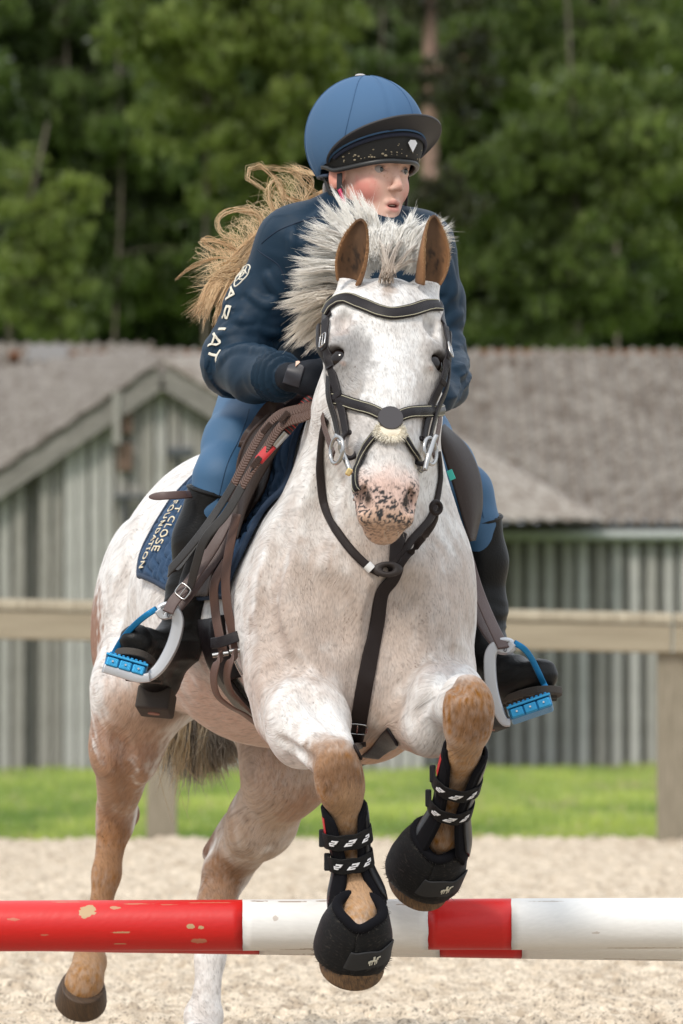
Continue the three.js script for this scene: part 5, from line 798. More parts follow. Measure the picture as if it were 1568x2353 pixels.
// ---- clothes
const jacket = new Field(), sleeve = new Field();
{
  const f = jacket;
  f.chain([[J.hip.clone().add(V(0, -0.01, 0)), 0.125], [at(800, 760, 12.58), 0.125], [J.chest, 0.128], [at(830, 560, 12.52), 0.1]], 0.05);
  f.cone(at(700, 570, 12.46), at(950, 568, 12.52), 0.077, 0.07, 0.06); f.cone(at(815, 500, 12.55), at(828, 470, 12.55), 0.062, 0.056, 0.03);
  f.cone(at(760, 520, 12.5), J.shL, 0.06, 0.07, 0.06);
  f.chain([[J.shL, 0.080], [at(602, 705, 12.46), 0.070], [J.elL, 0.059]], 0.035); f.chain([[J.elL, 0.058], [at(585, 862, 12.3), 0.056], [at(636, 864, 12.19), 0.046], [J.wrL, 0.032]], 0.022);
  f.chain([[J.shR, 0.072], [at(998, 700, 12.51), 0.058], [J.elR, 0.052]], 0.035); f.chain([[J.elR, 0.056], [at(1016, 880, 12.35), 0.048], [J.wrR, 0.034]], 0.03);
  f.cone(at(640, 900, 12.68), at(850, 900, 12.75), 0.11, 0.105, 0.05);
  const crease = (pts, w0 = 0.012, dep = 0.008, side = 1) => { const w = w0 * 0.66; const P = spline(pts.map(([x, y]) => seen(f, x, y, 0, 11.6)).filter(Boolean), 9); if (P.length < 4) return; const nn = P.map((p) => f.grad(p, 0.006)); const L = P.length - 1; const cr = P.map((p, i) => { const T = P[Math.min(L, i + 1)].clone().sub(P[Math.max(0, i - 1)]).normalize(); return T.cross(nn[i]).normalize(); }); for (let i = 0; i < L; i++) { const t = (j) => 0.25 + 0.75 * Math.sin(Math.PI * clamp(j / L * 0.94 + 0.03)); f.cone(P[i].clone().addScaledVector(nn[i], w - dep * t(i)), P[i + 1].clone().addScaledVector(nn[i + 1], w - dep * t(i + 1)), w, w, 0.004, 1); } for (const s of [1, -1]) for (let i = 1; i < L - 1; i++) { const k = s === side ? 0.0068 : 0.002; f.cone(P[i].clone().addScaledVector(cr[i], s * w * 1.25).addScaledVector(nn[i], k - 0.012), P[i + 1].clone().addScaledVector(cr[i + 1], s * w * 1.25).addScaledVector(nn[i + 1], k - 0.012), 0.012, 0.012, 0.012); } };
  crease([[688, 520], [684, 570], [692, 625], [690, 680]], 0.014, 0.016); crease([[618, 622], [640, 655], [662, 680]], 0.011, 0.011); crease([[640, 700], [612, 712], [560, 682]], 0.011, 0.010); crease([[516, 704], [560, 728], [618, 752], [650, 752]], 0.012, 0.014); crease([[480, 792], [510, 768], [540, 752], [580, 748]], 0.010, 0.011); crease([[500, 782], [540, 774], [585, 776], [640, 792]], 0.011, 0.015); crease([[488, 838], [530, 806], [575, 796], [640, 806]], 0.009, 0.010);
  crease([[720, 520], [745, 500], [765, 478]], 0.010, 0.009); crease([[760, 560], [740, 600], [742, 660]], 0.012, 0.008);
  crease([[1046, 640], [1030, 690], [1020, 730]], 0.010, 0.008); crease([[1064, 730], [1040, 742], [1016, 770]], 0.010, 0.010); crease([[1066, 790], [1044, 786], [1020, 800]], 0.010, 0.011); crease([[1070, 830], [1050, 822], [1030, 830]], 0.009, 0.009); crease([[1062, 870], [1048, 850], [1036, 845]], 0.009, 0.008); crease([[1020, 590], [1030, 640], [1024, 680]], 0.010, 0.007);
  const arm = (A, B) => { const T = B.clone().sub(A), L = T.length(); T.normalize(); return (x, y, z) => ((x - A.x) * T.x + (y - A.y) * T.y + (z - A.z) * T.z); };
  sleeve.p.push(...f.p.slice(0, 16));
  const uL = arm(J.shL, J.elL), fL = arm(J.elL, J.wrL), uR = arm(J.shR, J.elR);
  f.post = (d, x, y, z) => {
    if (Math.abs(d) > 0.05) return d;
    const left = x < J.elL.x + 0.16 && y < J.shL.y + 0.06 && x < -0.02, t = left ? uL(x, y, z) : uR(x, y, z), s = fL(x, y, z);
    const w = n3(x * 7, y * 7, z * 7), w2 = n3(x * 15 + 7, y * 15, z * 15);
    const el = sstep(0.12, 0.26, t) ;
    const rid = (v) => { const k = Math.abs(v); return 1 - Math.min(1, k * 2.4); };
    let a = 0.006 * rid(n3(t * 21 + w * 1.1, x * 5 - y * 4, z * 5 + 3)) * (0.35 + 0.9 * el) + 0.0025 * rid(n3(t * 34 + w2, y * 9 + 5, x * 7)) * el;
    if (left && s > 0.03) a = 0.0022 * rid(n3(x * 12, y * 16 + w, z * 12)) * sstep(0.02, 0.1, s) + 0.005 * Math.sin(s * 420 + w * 5) * sstep(0.25, 0.262, s);
    return d - a + 0.0035;
  };
}
const cloth = tex(256, (u, v) => 0.5 + 0.25 * Math.sin(u * 6.2832 * 64) * Math.sin(v * 6.2832 * 64) + 0.3 * tile(u, v, 9, 2)); cloth.repeat.set(9, 9);
M.jacket = mat([0.0058, 0.022, 0.043], 0.5, { sheen: 0.3, sheenRoughness: 0.4, sheenColor: new THREE.Color(0.08, 0.2, 0.34), specularIntensity: 0.4, bumpMap: cloth, bumpScale: 0.0005 });
M.breech = mat([0.035, 0.105, 0.205], 0.6, { sheen: 0.8, sheenRoughness: 0.4, sheenColor: new THREE.Color(0.25, 0.45, 0.65), bumpMap: cloth, bumpScale: 0.0004 });
{
  const jk = part('jacket', skin(jacket, V(-0.42, 1.22, -13.02), V(0.42, 1.92, -12.02), 0.0036), M.jacket, rider);
  // stitched seams over the shoulder
  const seam = (pts) => { const P = spline(pts.map(([x, y]) => seen(jacket, x, y, 0.0, 11.6)).filter(Boolean), 40).map((p) => jacket.onto(p, 0.0004)); return tube(P, 0.0011, { s: 5 }); };
  const sm = mat([0.008, 0.02, 0.045], 0.8);
  part('seam', seam([[590, 572], [640, 610], [660, 660]]), sm, jk); part('seam', seam([[600, 560], [660, 520], [720, 500], [770, 497]]), sm, jk);
  part('collar', (() => { const c0 = at(822, 492, 12.55); return sheet(60, 8, (u, v) => { const th = u * 6.2832, r = 0.067 - 0.006 * v; return c0.clone().add(V(Math.cos(th) * r, v * 0.05 - 0.006 + 0.012 * Math.sin(th * 1 + 2.2), Math.sin(th) * r * 0.95)).add(V(0.006 * v, 0, 0)); }, { thick: 0.004 }); })(), mat([0.009, 0.012, 0.02], 0.8), jk);
  // shield emblem and letters on the sleeve
  const thread = mat([0.66, 0.62, 0.52], 0.6);
  const C = seen(jacket, 554, 632, 0, 11.6);
  const frame = (c, dn) => { const n = sleeve.grad(c, 0.01), ey = dn.clone().addScaledVector(n, -dn.dot(n)).normalize(), ex = n.clone().cross(ey).negate(); return { n, ey, ex }; };
  const lay = (c, fr, pts, r, closed, n) => { const P = spline(pts.map(([a, b]) => c.clone().addScaledVector(fr.ex, a).addScaledVector(fr.ey, b)), n, closed).map((p) => jacket.cast(p.clone().addScaledVector(fr.n, 0.03), fr.n.clone().negate(), 0.08) || p); return tube(P, r, { closed, s: 6 }); };
  if (C) {
    const dn = at(556, 690, 12.3).sub(at(562, 580, 12.3)).normalize(), fr = frame(C, dn); if (fr.ex.x < 0) fr.ex.negate();
    const k = 0.001, pc = [lay(C, fr, [[-19, -11], [-8, -20], [4, -24], [14, -22], [20, -16], [19, 0], [12, 16], [2, 26], [-2, 26.5], [-13, 16], [-19, 2]].map(([a, b]) => [a * k * 1.05, b * k]), 0.0017, true, 80)];
    for (const l of [[[-5, -18], [-9, -7], [-16, 4]], [[6, -20], [9, -10], [16, -4]], [[-10, 15], [-3, 10], [4, 2], [9, -9]], [[13, 9], [2, 10], [-4, 2], [-9, -8], [0, -12], [8, -10]], [[-6, -8], [2, -11], [9, -7]]]) pc.push(lay(C, fr, l.map(([a, b]) => [a * k, b * k]), 0.0015, false, 24));
    pc.push(lay(C, fr, [[-4, -2], [0, -7], [5, -2], [0, 5]].map(([a, b]) => [a * k, b * k]), 0.0013, true, 24));
    part('emblem', pc, thread, jk);
  }
  const strokes = { A: [[[0, 0], [0.5, 1], [1, 0]], [[0.2, 0.38], [0.8, 0.38]]], R: [[[0, 0], [0, 1], [0.6, 1], [0.85, 0.88], [0.85, 0.65], [0.6, 0.52], [0, 0.52]], [[0.5, 0.52], [0.9, 0]]], I: [[[0, 0], [0, 1]]], T: [[[0.5, 0], [0.5, 1]], [[0, 1], [1, 1]]] };
  for (const [ch, x, y] of [['A', 530, 674], ['R', 516, 718], ['I', 510, 756], ['A', 496, 785], ['T', 492, 816]]) {
    const c = seen(jacket, x, y, 0, 11.6); if (!c) continue;
    const dn = at(484, 830, 12.3).sub(at(530, 650, 12.3)).normalize(), n = sleeve.grad(c, 0.01), tx = dn.clone().addScaledVector(n, -dn.dot(n)).normalize(); let up = n.clone().cross(tx); if (up.x < 0) up.negate();
    const w = 0.027, h = 0.027, pcs = strokes[ch].map((l) => { const P = []; for (let i = 0; i + 1 < l.length; i++) for (let s = 0; s <= 5; s++) P.push([lerp(l[i][0], l[i + 1][0], s / 5), lerp(l[i][1], l[i + 1][1], s / 5)]); const pts = P.map(([a, b]) => { const q = c.clone().addScaledVector(tx, (ch === 'I' ? 0 : (a - 0.5) * w)).addScaledVector(up, (b - 0.5) * h), hit = jacket.cast(q.clone().addScaledVector(n, 0.03), n.clone().negate(), 0.08); return hit ? hit.addScaledVector(n, 0.0006) : q; }).filter((p, i, A) => !i || p.distanceTo(A[i - 1]) > 1e-5); return band(pts, 0.0058, 0.0014, n); });
    part('letter', pcs, thread, jk);
  }
}
{ // breeches
  const f = new Field();
  f.cone(at(660, 930, 12.8), at(860, 935, 12.86), 0.11, 0.105, 0.04); f.cone(J.hip, at(760, 950, 12.8), 0.115, 0.12, 0.04);
  f.chain([[at(580, 932, 12.66), 0.074], [at(541, 1020, 12.5), 0.063], [at(510, 1098, 12.42), 0.054], [at(488, 1170, 12.41), 0.043], [at(470, 1240, 12.41), 0.036]], 0.03);
  f.chain([[at(880, 940, 12.8), 0.08], [at(955, 1000, 12.7), 0.065], [at(1020, 1070, 12.58), 0.057], [at(1070, 1132, 12.5), 0.049], [at(1094, 1200, 12.5), 0.041], [at(1104, 1260, 12.5), 0.034]], 0.03);
  f.post = (d, x, y, z) => Math.abs(d) > 0.03 ? d : d + 0.0016 * n3(x * 22, y * 9, z * 22) + 0.0018 * Math.max(0, n3(x * 12, y * 30, z * 12));
  const br = part('breeches', skin(f, V(-0.45, 0.95, -13.02), V(0.5, 1.5, -12.2), 0.0046), M.breech, rider);
  const sm = mat([0.02, 0.06, 0.125], 0.8), seam = (pts) => { const P = spline(pts.map(([x, y]) => seen(f, x, y, 0, 11.7)).filter(Boolean), 40).map((p) => f.onto(p, 0.0003)); return P.length > 3 ? tube(P, 0.001, { s: 5 }) : null; };
  part('seam', seam([[572, 940], [552, 1000], [520, 1070], [500, 1150]]), sm, br); part('seam', seam([[1060, 1040], [1095, 1110], [1110, 1190]]), sm, br);
}
// tall boots
M.boot = mat([0.009, 0.009, 0.009], 0.42, { bumpMap: tex(256, (u, v) => 0.5 + 0.6 * tile(u, v, 12, 4)), bumpScale: 0.0008, specularIntensity: 0.35 }); M.boot.bumpMap.repeat.set(4, 4);
M.sole = mat([0.05, 0.042, 0.035], 0.85, { bumpMap: M.boot.bumpMap, bumpScale: 0.001 });
function boot(side, top, calf, mid, ankle, heel, ball, toe, label, upD, wd = 1) {
  const f = new Field();
  f.chain([[top, 0.052 * wd], [calf, 0.051 * wd], [mid, 0.044], [ankle, 0.038]], 0.03); f.chain([[ankle, 0.04], [heel, 0.036]], 0.025);
  f.chain([[heel, 0.034], [ball, 0.041], [toe, 0.032]], 0.02); f.cone(ankle, ball, 0.04, 0.036, 0.03);
  const cutN = calf.clone().sub(top).normalize();
  f.post = (d, x, y, z) => { const t = (x - ankle.x) * (top.x - ankle.x) + (y - ankle.y) * (top.y - ankle.y) + (z - ankle.z) * (top.z - ankle.z), k = t / top.distanceToSquared(ankle); if (Math.abs(d) < 0.03) d -= 0.0035 * (1 - Math.min(1, Math.abs(n3(x * 9, y * 34, z * 9)) * 3)) * sstep(0.42, 0.08, Math.abs(k - 0.08)); return Math.max(d, -((x - top.x) * cutN.x + (y - top.y) * cutN.y + (z - top.z) * cutN.z)); };
  const lo = V(9, 9, 9), hi = V(-9, -9, -9); for (const p of [top, calf, mid, ankle, heel, ball, toe]) { lo.min(p); hi.max(p); }
  const o = part('boot', skin(f, lo.addScalar(-0.08), hi.addScalar(0.08), 0.004), M.boot, rider); if (label) o.userData.label = label;
  part('top_welt', (() => { const T = cutN, s = V(1, 0, 0).addScaledVector(T, -T.x).normalize(), n = T.clone().cross(s); return tube([...Array(30)].map((_, i) => { const th = i / 30 * 6.2832; return f.onto(top.clone().addScaledVector(T, 0.005).addScaledVector(s, Math.cos(th) * 0.055).addScaledVector(n, Math.sin(th) * 0.055), 0.0005).addScaledVector(T, 0); }), 0.003, { closed: true, n: 60, s: 6 }); })(), M.boot, o);
  // sole: a tread plate under the ball and toe, and a block heel
  const fx = toe.clone().sub(heel).normalize(), upv = upD.clone(), up = upv.addScaledVector(fx, -upv.dot(fx)).normalize(), sx = up.clone().cross(fx).normalize(), B = new THREE.Matrix4().makeBasis(sx, up, fx.clone());
  const L = heel.distanceTo(toe), mk = (g, c) => { g.applyMatrix4(B.clone().setPosition(c)); return g; };
  const so = new THREE.Shape(); const w = 0.042; so.moveTo(-w * 0.8, -0.01); so.bezierCurveTo(-w * 1.08, L * 0.3, -w, L * 0.56, -w * 0.5, L * 0.62); so.bezierCurveTo(-w * 0.2, L * 0.655, w * 0.2, L * 0.655, w * 0.5, L * 0.62); so.bezierCurveTo(w, L * 0.56, w * 1.08, L * 0.3, w * 0.8, -0.01); so.closePath();
  const sg = new THREE.ExtrudeGeometry(so, { depth: 0.011, bevelEnabled: true, bevelSize: 0.002, bevelThickness: 0.002, bevelSegments: 2, curveSegments: 10 }); sg.rotateX(Math.PI / 2);
  const base = heel.clone().addScaledVector(fx, L * 0.52).addScaledVector(up, -0.029), sl = part('sole', mk(sg, base), M.sole, o);
  for (let i = 0; i < 6; i++) { const z = L * (0.05 + i * 0.095), ww = w * (i > 4 ? 1.2 : 1.75); part('tread_bar', mk(box(ww, 0.007, 0.0085, 0, -0.0155, z, 0.002), base), M.sole, sl); }
  const hl = part('heel', mk(box(0.07, 0.05, 0.066, 0, -0.045, 0.012, 0.006), heel.clone()), M.sole, o);
  part('heel_plate', mk((() => { const g = new THREE.CylinderGeometry(0.009, 0.009, 0.002, 16); g.scale(1.4, 1, 0.9); g.translate(0, -0.071, 0.014); return g; })(), heel.clone()), mat([0.25, 0.12, 0.09], 0.7), hl);
}
boot('L', at(490, 1126, 12.41), at(460, 1240, 12.42), at(438, 1360, 12.44), at(410, 1478, 12.46), at(368, 1568, 12.5), at(324, 1500, 12.33), at(312, 1474, 12.26), 'black tall boot on the riders leg at picture left', V(0.2, 0.72, -0.68));
boot('R', at(1100, 1186, 12.5), at(1110, 1290, 12.52), at(1108, 1400, 12.52), at(1112, 1500, 12.48), at(1112, 1600, 12.5), at(1185, 1565, 12.36), at(1244, 1552, 12.28), 'black tall boot on the riders leg at picture right', V(-0.25, 0.78, -0.58), 0.88);
{ // gloves: palm, four fingers closed round the rein, thumb on top
  const glove = mat([0.010, 0.012, 0.017], 0.6, { specularIntensity: 0.3, sheen: 0.4, sheenRoughness: 0.5, sheenColor: new THREE.Color(0.22, 0.26, 0.33), bumpMap: cloth, bumpScale: 0.0006 });
  const hand = (w, dir, inn, up, label) => { // w wrist, dir towards the knuckles, inn the side the fingers close to, up thumb side
    const f = new Field(), p = (a, b, c) => w.clone().addScaledVector(dir, a).addScaledVector(inn, b).addScaledVector(up, c);
    f.cone(w, p(0.03, 0, 0), 0.029, 0.027, 0.02); f.ell(p(0.052, 0.002, 0), 0.03, 0.034, 0.03, 0.02); f.cone(p(0.03, 0, -0.012), p(0.068, 0, -0.018), 0.02, 0.018, 0.015); f.cone(p(0.03, 0, 0.012), p(0.07, 0, 0.02), 0.02, 0.018, 0.015);
    [[0.027, 1], [0.009, 1.08], [-0.009, 1], [-0.026, 0.84]].forEach(([c, k]) => { f.chain([[p(0.07, 0, c), 0.0108], [p(0.07 + 0.026 * k, 0.012, c), 0.0102], [p(0.078 + 0.01 * k, 0.038 * k, c * 0.95), 0.0096], [p(0.058, 0.042 * k, c * 0.95), 0.009]], 0.004); });
    f.chain([[p(0.03, 0.012, 0.024), 0.014], [p(0.055, 0.024, 0.04), 0.0115], [p(0.086, 0.03, 0.036), 0.0098]], 0.008);
    f.post = (d, x, y, z) => Math.abs(d) > 0.02 ? d : d + 0.0012 * n3(x * 60, y * 60, z * 60);
    const c = p(0.05, 0, 0), o = part('glove', skin(f, c.clone().addScalar(-0.1), c.clone().addScalar(0.1), 0.0028), glove, rider); o.userData.label = label; return { f, o, p };
  };
  const dir = V(1, -0.06, 0.18).normalize(), inn = V(0.1, -0.35, -0.95).normalize(), up = V(0.15, 0.93, -0.33).normalize();
  const { f, o } = hand(at(664, 866, 12.14), dir, inn, up, 'black riding glove closed on the reins at picture left');
  const tab = [[668, 884], [676, 858], [684, 838], [694, 828], [704, 822]].map(([x, y]) => seen(f, x, y, 0.001, 11.6)).filter(Boolean);
  if (tab.length > 2) { const tb = part('wrist_tab', band(tab, 0.034, 0.004, (p) => f.grad(p), { n: 24, wf: (t) => t > 0.8 ? Math.sqrt(Math.max(0.04, 1 - Math.pow((t - 0.8) / 0.21, 2))) : 1 }), mat([0.018, 0.018, 0.026], 0.45), o);
    const c = seen(f, 684, 840, 0.0056, 11.6); if (c) { const g = new THREE.ExtrudeGeometry(new THREE.Shape([[-0.003, -0.008], [0.0055, 0.003], [0.003, 0.007], [-0.0035, 0.0065]].map((a) => new THREE.Vector2(...a))), { depth: 0.001, bevelEnabled: false }); g.applyQuaternion(new THREE.Quaternion().setFromUnitVectors(V(0, 0, 1), c.n)); g.translate(c.x, c.y, c.z); part('badge', g, mat([0.75, 0.5, 0.38], 0.5), tb); } }
  hand(at(1004, 900, 12.2), V(-0.85, -0.2, 0.45).normalize(), V(-0.3, -0.4, -0.85).normalize(), V(-0.1, 0.9, -0.4).normalize(), 'black riding glove half hidden behind the ponys cheek');
}
// ---------------------------------------------------------------- tack
M.leather = mat([0.05, 0.030, 0.024], 0.42, { specularIntensity: 0.5,  bumpMap: tex(256, (u, v) => 0.5 + 0.7 * tile(u, v, 16, 3)), bumpScale: 0.0005 }); M.leather.bumpMap.repeat.set(20, 1);
M.black = mat([0.013, 0.010, 0.011], 0.36, { specularIntensity: 0.45,  bumpMap: M.leather.bumpMap, bumpScale: 0.0004 }); M.strap = mat([0.020, 0.014, 0.013], 0.45, { specularIntensity: 0.4,  bumpMap: M.leather.bumpMap, bumpScale: 0.0005 });
M.lace = mat([0.105, 0.058, 0.043], 0.6, { bumpMap: tex(128, (u, v) => 0.5 + 0.5 * Math.sin((u * 40 + Math.abs(v - 0.5) * 3) * 6.2832 / 2)), bumpScale: 0.002 }); M.lace.bumpMap.repeat.set(9, 1);
M.stitch = mat([0.45, 0.42, 0.3], 0.7); M.brass = mat([0.75, 0.55, 0.25], 0.3, { metalness: 1 });
// a strap lying on the pony, given by sheet positions of its middle line
function laid(list, w, t, m, name, parent, { n = 40, off = 0.001, wf = null, field = horse, from = 10.6, puff = 0, stitch = false, lift = 0 } = {}) {
  const P0 = list.map((q) => q.isVector3 ? q : seen(field, q[0], q[1], off, from) || (q[2] ? at(q[0], q[1], q[2]) : null)).filter(Boolean);
  const P = spline(P0, n).map((p) => { const d = field.d(p.x, p.y, p.z); return d < off ? field.onto(p, off) : p; });
  const nrm = (p) => field.grad(p, 0.012), o = part(name, band(P, w, t, nrm, { wf, puff, lift }), m, parent);
  if (stitch) for (const s of [-1, 1]) { // thread in short stitches along both edges
    const L = P.length; const Q = P.map((p, i) => { const T = P[Math.min(L - 1, i + 1)].clone().sub(P[Math.max(0, i - 1)]).normalize(), g = nrm(p), N = g.addScaledVector(T, -g.dot(T)).normalize(), S = T.clone().cross(N); return p.clone().addScaledVector(S, s * (w * (wf ? wf(i / (L - 1)) : 1) / 2 - 0.0032)).addScaledVector(N, t + lift + 0.0001); });
    part('stitching', tube(Q, 0.00075, { s: 5 }), M.stitch, o);
  }
  return o;
}
const ring = (c, n, R, r, name, m, parent, sx = 1) => { const g = new THREE.TorusGeometry(R, r, 10, 32); g.scale(1, sx, 1); g.applyQuaternion(new THREE.Quaternion().setFromUnitVectors(V(0, 0, 1), n.clone().normalize())); g.translate(c.x, c.y, c.z); return part(name, g, m, parent); };
const buckle = (c, n, up, w, h, m, parent, r = 0.0016) => { const N = n.clone().normalize(), U = up.clone().addScaledVector(N, -up.dot(N)).normalize(), S = U.clone().cross(N), q = (a, b) => c.clone().addScaledVector(S, a * w / 2).addScaledVector(U, b * h / 2); return part('buckle', [tube([q(-1, -0.8), q(-1, 0.8), q(-0.8, 1), q(0.8, 1), q(1, 0.8), q(1, -0.8), q(0.8, -1), q(-0.8, -1)], r, { closed: true, n: 40, s: 7 }), tube([q(0, -1), q(0, 1.1)], r * 0.8, { s: 6 })], m, parent); };
{ // bridle
  const b = thing('bridle', H(0, -0.3, 0), 'black leather crossed noseband bridle on the ponys head', 'bridle');
  const o = { off: 0.0015, stitch: true };
  laid([[748, 722], [760, 702], [790, 688], [830, 700], [870, 716], [900, 722], [940, 716], [980, 704], [1006, 704], [1022, 724]], 0.027, 0.006, M.black, 'browband', b, { ...o, n: 70, puff: 0.25 });
  // headpiece and cheekpieces
  for (const s of [-1, 1]) {
    const X = s < 0 ? [[752, 716], [747, 770], [744, 820], [748, 880], [756, 940], [768, 985]] : [[1020, 716], [1026, 780], [1026, 840], [1018, 900], [1006, 950], [994, 990]];
    const off = (k) => { const P = X.map(([x, y], i) => { const hy = -(y - 640) / 1225 / 0.83; return horse.onto(H(s * lerp(0.115, 0.08, sstep(-0.1, -0.4, hy)), hy, -0.052 - k), 0.0025 + k * 0.1); }); return P; };
    const P1 = off(0), P2 = off(0.024);
    const c1 = part('cheekpiece', band(spline(P1, 40), 0.019, 0.005, (p) => horse.grad(p, 0.02), { lift: 0.001 }), M.black, b);
    part('noseband_hanger', band(spline(P2, 40), 0.018, 0.005, (p) => horse.grad(p, 0.02), { lift: 0.001 }), M.black, b);
    for (const i of [10, 17, 26]) { const C = spline(P1, 40), p = C[i], n = horse.grad(p, 0.02), T = C[i + 1].clone().sub(C[i - 1]).normalize(), S = T.clone().cross(n); part('keeper', band([p.clone().addScaledVector(S, -0.0095), p.clone().addScaledVector(S, 0.0095)].map((q) => q.addScaledVector(n, 0.0055)), 0.011, 0.002, n), M.black, c1); }
    { const p = P1[1], n = horse.grad(p, 0.02); buckle(p.clone().addScaledVector(n, 0.008), n, H.Y, 0.018, 0.026, M.steel, c1); }
    part('headpiece', band(spline([P1[0], horse.onto(H(s * 0.112, 0.0, -0.11), 0.003), horse.onto(H(s * 0.085, 0.05, -0.15), 0.003), horse.onto(H(s * 0.02, 0.075, -0.18), 0.003)], 30), 0.03, 0.004, (p) => horse.grad(p, 0.02)), M.black, b);
    // bit: the hanging ring, the loose ring below and the cheek's brass stud
    const e = P1[5], out = H.X.clone().multiplyScalar(s * 0.75).addScaledVector(H.Z, 0.65).normalize();
    part('cheek_loop', tube([...Array(24)].map((_, i) => { const th = i / 24 * 6.283; return e.clone().addScaledVector(H.Y, -0.026 + Math.cos(th) * 0.028).addScaledVector(H.X, s * -0.004 + Math.sin(th) * 0.016).addScaledVector(H.Z, 0.004 + 0.0 * s); }), 0.0048, { closed: true, n: 40, s: 8 }), M.black, c1);
    const rc = s < 0 ? at(773, 1034, 11.6) : at(988, 1036, 11.62);
    const bt = ring(rc, V(s * 0.85, 0.1, 0.5), 0.023, 0.0036, 'bit_ring', M.steel, b, 1.1);
    part('bit_cheek', tube(s < 0 ? [at(772, 1000, 11.62), at(782, 1016, 11.60), at(784, 1034, 11.6), at(796, 1062, 11.59), at(806, 1088, 11.58)] : [at(1002, 1000, 11.63), at(992, 1020, 11.62), at(984, 1046, 11.6), at(976, 1080, 11.59)], 0.0052, { n: 24, s: 9, rf: (t) => 1.15 - 0.4 * Math.abs(t - 0.45) }), M.steel, bt);
    part('mouthpiece', tube([H(s * 0.062, -0.475, -0.075), H(s * 0.03, -0.475, -0.072), H(0, -0.475, -0.075)], 0.006, { n: 10 }), M.steel, bt);
    if (s < 0) part('bit_stud', (() => { const g = box(0.011, 0.015, 0.008, 0, 0, 0, 0.003), p = s < 0 ? at(801, 1084, 11.575) : at(974, 1084, 11.58); g.rotateZ(s * 0.5); g.translate(p.x, p.y, p.z); return g; })(), M.brass, bt);
  }
  const disc = seen(horse, 895, 967, 0.004);
  // crossed straps
  laid([[764, 914], [790, 921], [825, 933], [858, 945], [884, 960]], 0.024, 0.006, M.black, 'noseband_strap', b, { ...o, puff: 0.5 });
  laid([[1012, 942], [985, 944], [955, 946], [930, 951], [906, 963]], 0.024, 0.006, M.black, 'noseband_strap', b, { ...o, puff: 0.5 });
  laid([[886, 975], [862, 1000], [838, 1036], [824, 1072], [818, 1104], [822, 1128, 11.62]], 0.017, 0.0055, M.black, 'noseband_strap', b, { ...o, puff: 0.5 });
  laid([[906, 975], [924, 1000], [944, 1034], [958, 1058], [966, 1076]], 0.017, 0.0055, M.black, 'noseband_strap', b, { ...o, puff: 0.5 });
  { // lambswool pad and its leather disc
    const g = new THREE.SphereGeometry(1, 30, 18); const q = rng(4); g.scale(0.027, 0.014, 0.009); const p = g.attributes.position; for (let i = 0; i < p.count; i++) { const k = 1 + 0.16 * n3(p.getX(i) * 120, p.getY(i) * 120, p.getZ(i) * 120); p.setXYZ(i, p.getX(i) * k, p.getY(i) * k, p.getZ(i) * k); } g.computeVertexNormals(); g.applyQuaternion(H.q); const c = disc.clone().addScaledVector(H.Y, -0.024).addScaledVector(disc.n, -0.001); g.translate(c.x, c.y, c.z);
    const fl = part('lambswool_pad', g, mat([0.80, 0.72, 0.58], 0.95, { sheen: 1, sheenColor: new THREE.Color(0.9, 0.85, 0.7) }), b), S = [];
    for (let i = 0; i < 1500; i++) { const th = q() * 6.283, r = 0.012 + 0.010 * q(), lowr = Math.sin(th) < -0.2 ? 1.2 : 0.6, a = c.clone().addScaledVector(H.X, Math.cos(th) * r * 1.2).addScaledVector(H.Y, Math.sin(th) * r * 0.8).addScaledVector(H.Z, 0.004 * q()), e = a.clone().addScaledVector(H.X, Math.cos(th) * 0.009 * lowr + (q() - 0.5) * 0.008).addScaledVector(H.Y, Math.sin(th) * 0.009 * lowr + (q() - 0.5) * 0.008).addScaledVector(H.Z, 0.006 * q()); S.push({ p: [a, a.clone().lerp(e, 0.5).addScaledVector(H.Z, 0.002), e], r: 0.0007, c0: [0.78, 0.7, 0.54], c1: [0.88, 0.84, 0.74] }); }
    part('wool_pile', hair(S, 3), M.hairM, fl).userData.kind = 'stuff';
    const d = new THREE.CylinderGeometry(0.0235, 0.0245, 0.006, 36); d.rotateX(Math.PI / 2); d.applyQuaternion(new THREE.Quaternion().setFromUnitVectors(V(0, 0, 1), disc.n)); const dc = disc.clone().addScaledVector(disc.n, 0.009); d.translate(dc.x, dc.y, dc.z); part('noseband_disc', d, mat([0.038, 0.033, 0.036], 0.5), b);
  }
  // reins: from the bit back to the hands, then the spare loop hanging over the riders thigh
  const wl = at(735, 885, 12.12), n0 = V(-0.6, 0.3, 0.7);
  part('rein', band([at(768, 1046, 11.63), at(752, 1000, 11.8), at(742, 960, 12.0), wl], 0.016, 0.0035, V(-0.9, 0.2, 0.2), { n: 30 }), M.lace, b);
  part('rein', band([at(992, 1046, 11.64), at(1004, 990, 11.8), at(1006, 940, 12.05), at(985, 905, 12.16)], 0.016, 0.0035, V(0.9, 0.2, 0.2), { n: 30 }), M.lace, b);
  const loopA = [[740, 928, 12.1], [690, 940, 12.1], [640, 955, 12.13], [606, 990, 12.15], [570, 1050, 12.16], [538, 1112, 12.17]], loopB = [[742, 940, 12.08], [700, 958, 12.08], [652, 975, 12.1], [612, 1030, 12.12], [580, 1080, 12.13], [556, 1118, 12.14]];
  part('rein_end', band(loopA.map((p) => at(...p)), 0.021, 0.004, n0, { n: 50 }), M.lace, b); part('rein_end', band(loopB.map((p) => at(...p)), 0.021, 0.004, n0, { n: 50 }), M.lace, b);
  for (const [x, y, d] of [[612, 984, 12.13], [652, 958, 12.1], [588, 1062, 12.11]]) part('rein_stop', (() => { const g = box(0.012, 0.027, 0.01, 0, 0, 0, 0.003); g.rotateZ(-0.7); const p = at(x, y, d); g.translate(p.x, p.y, p.z + 0.008); return g; })(), M.lace, b);
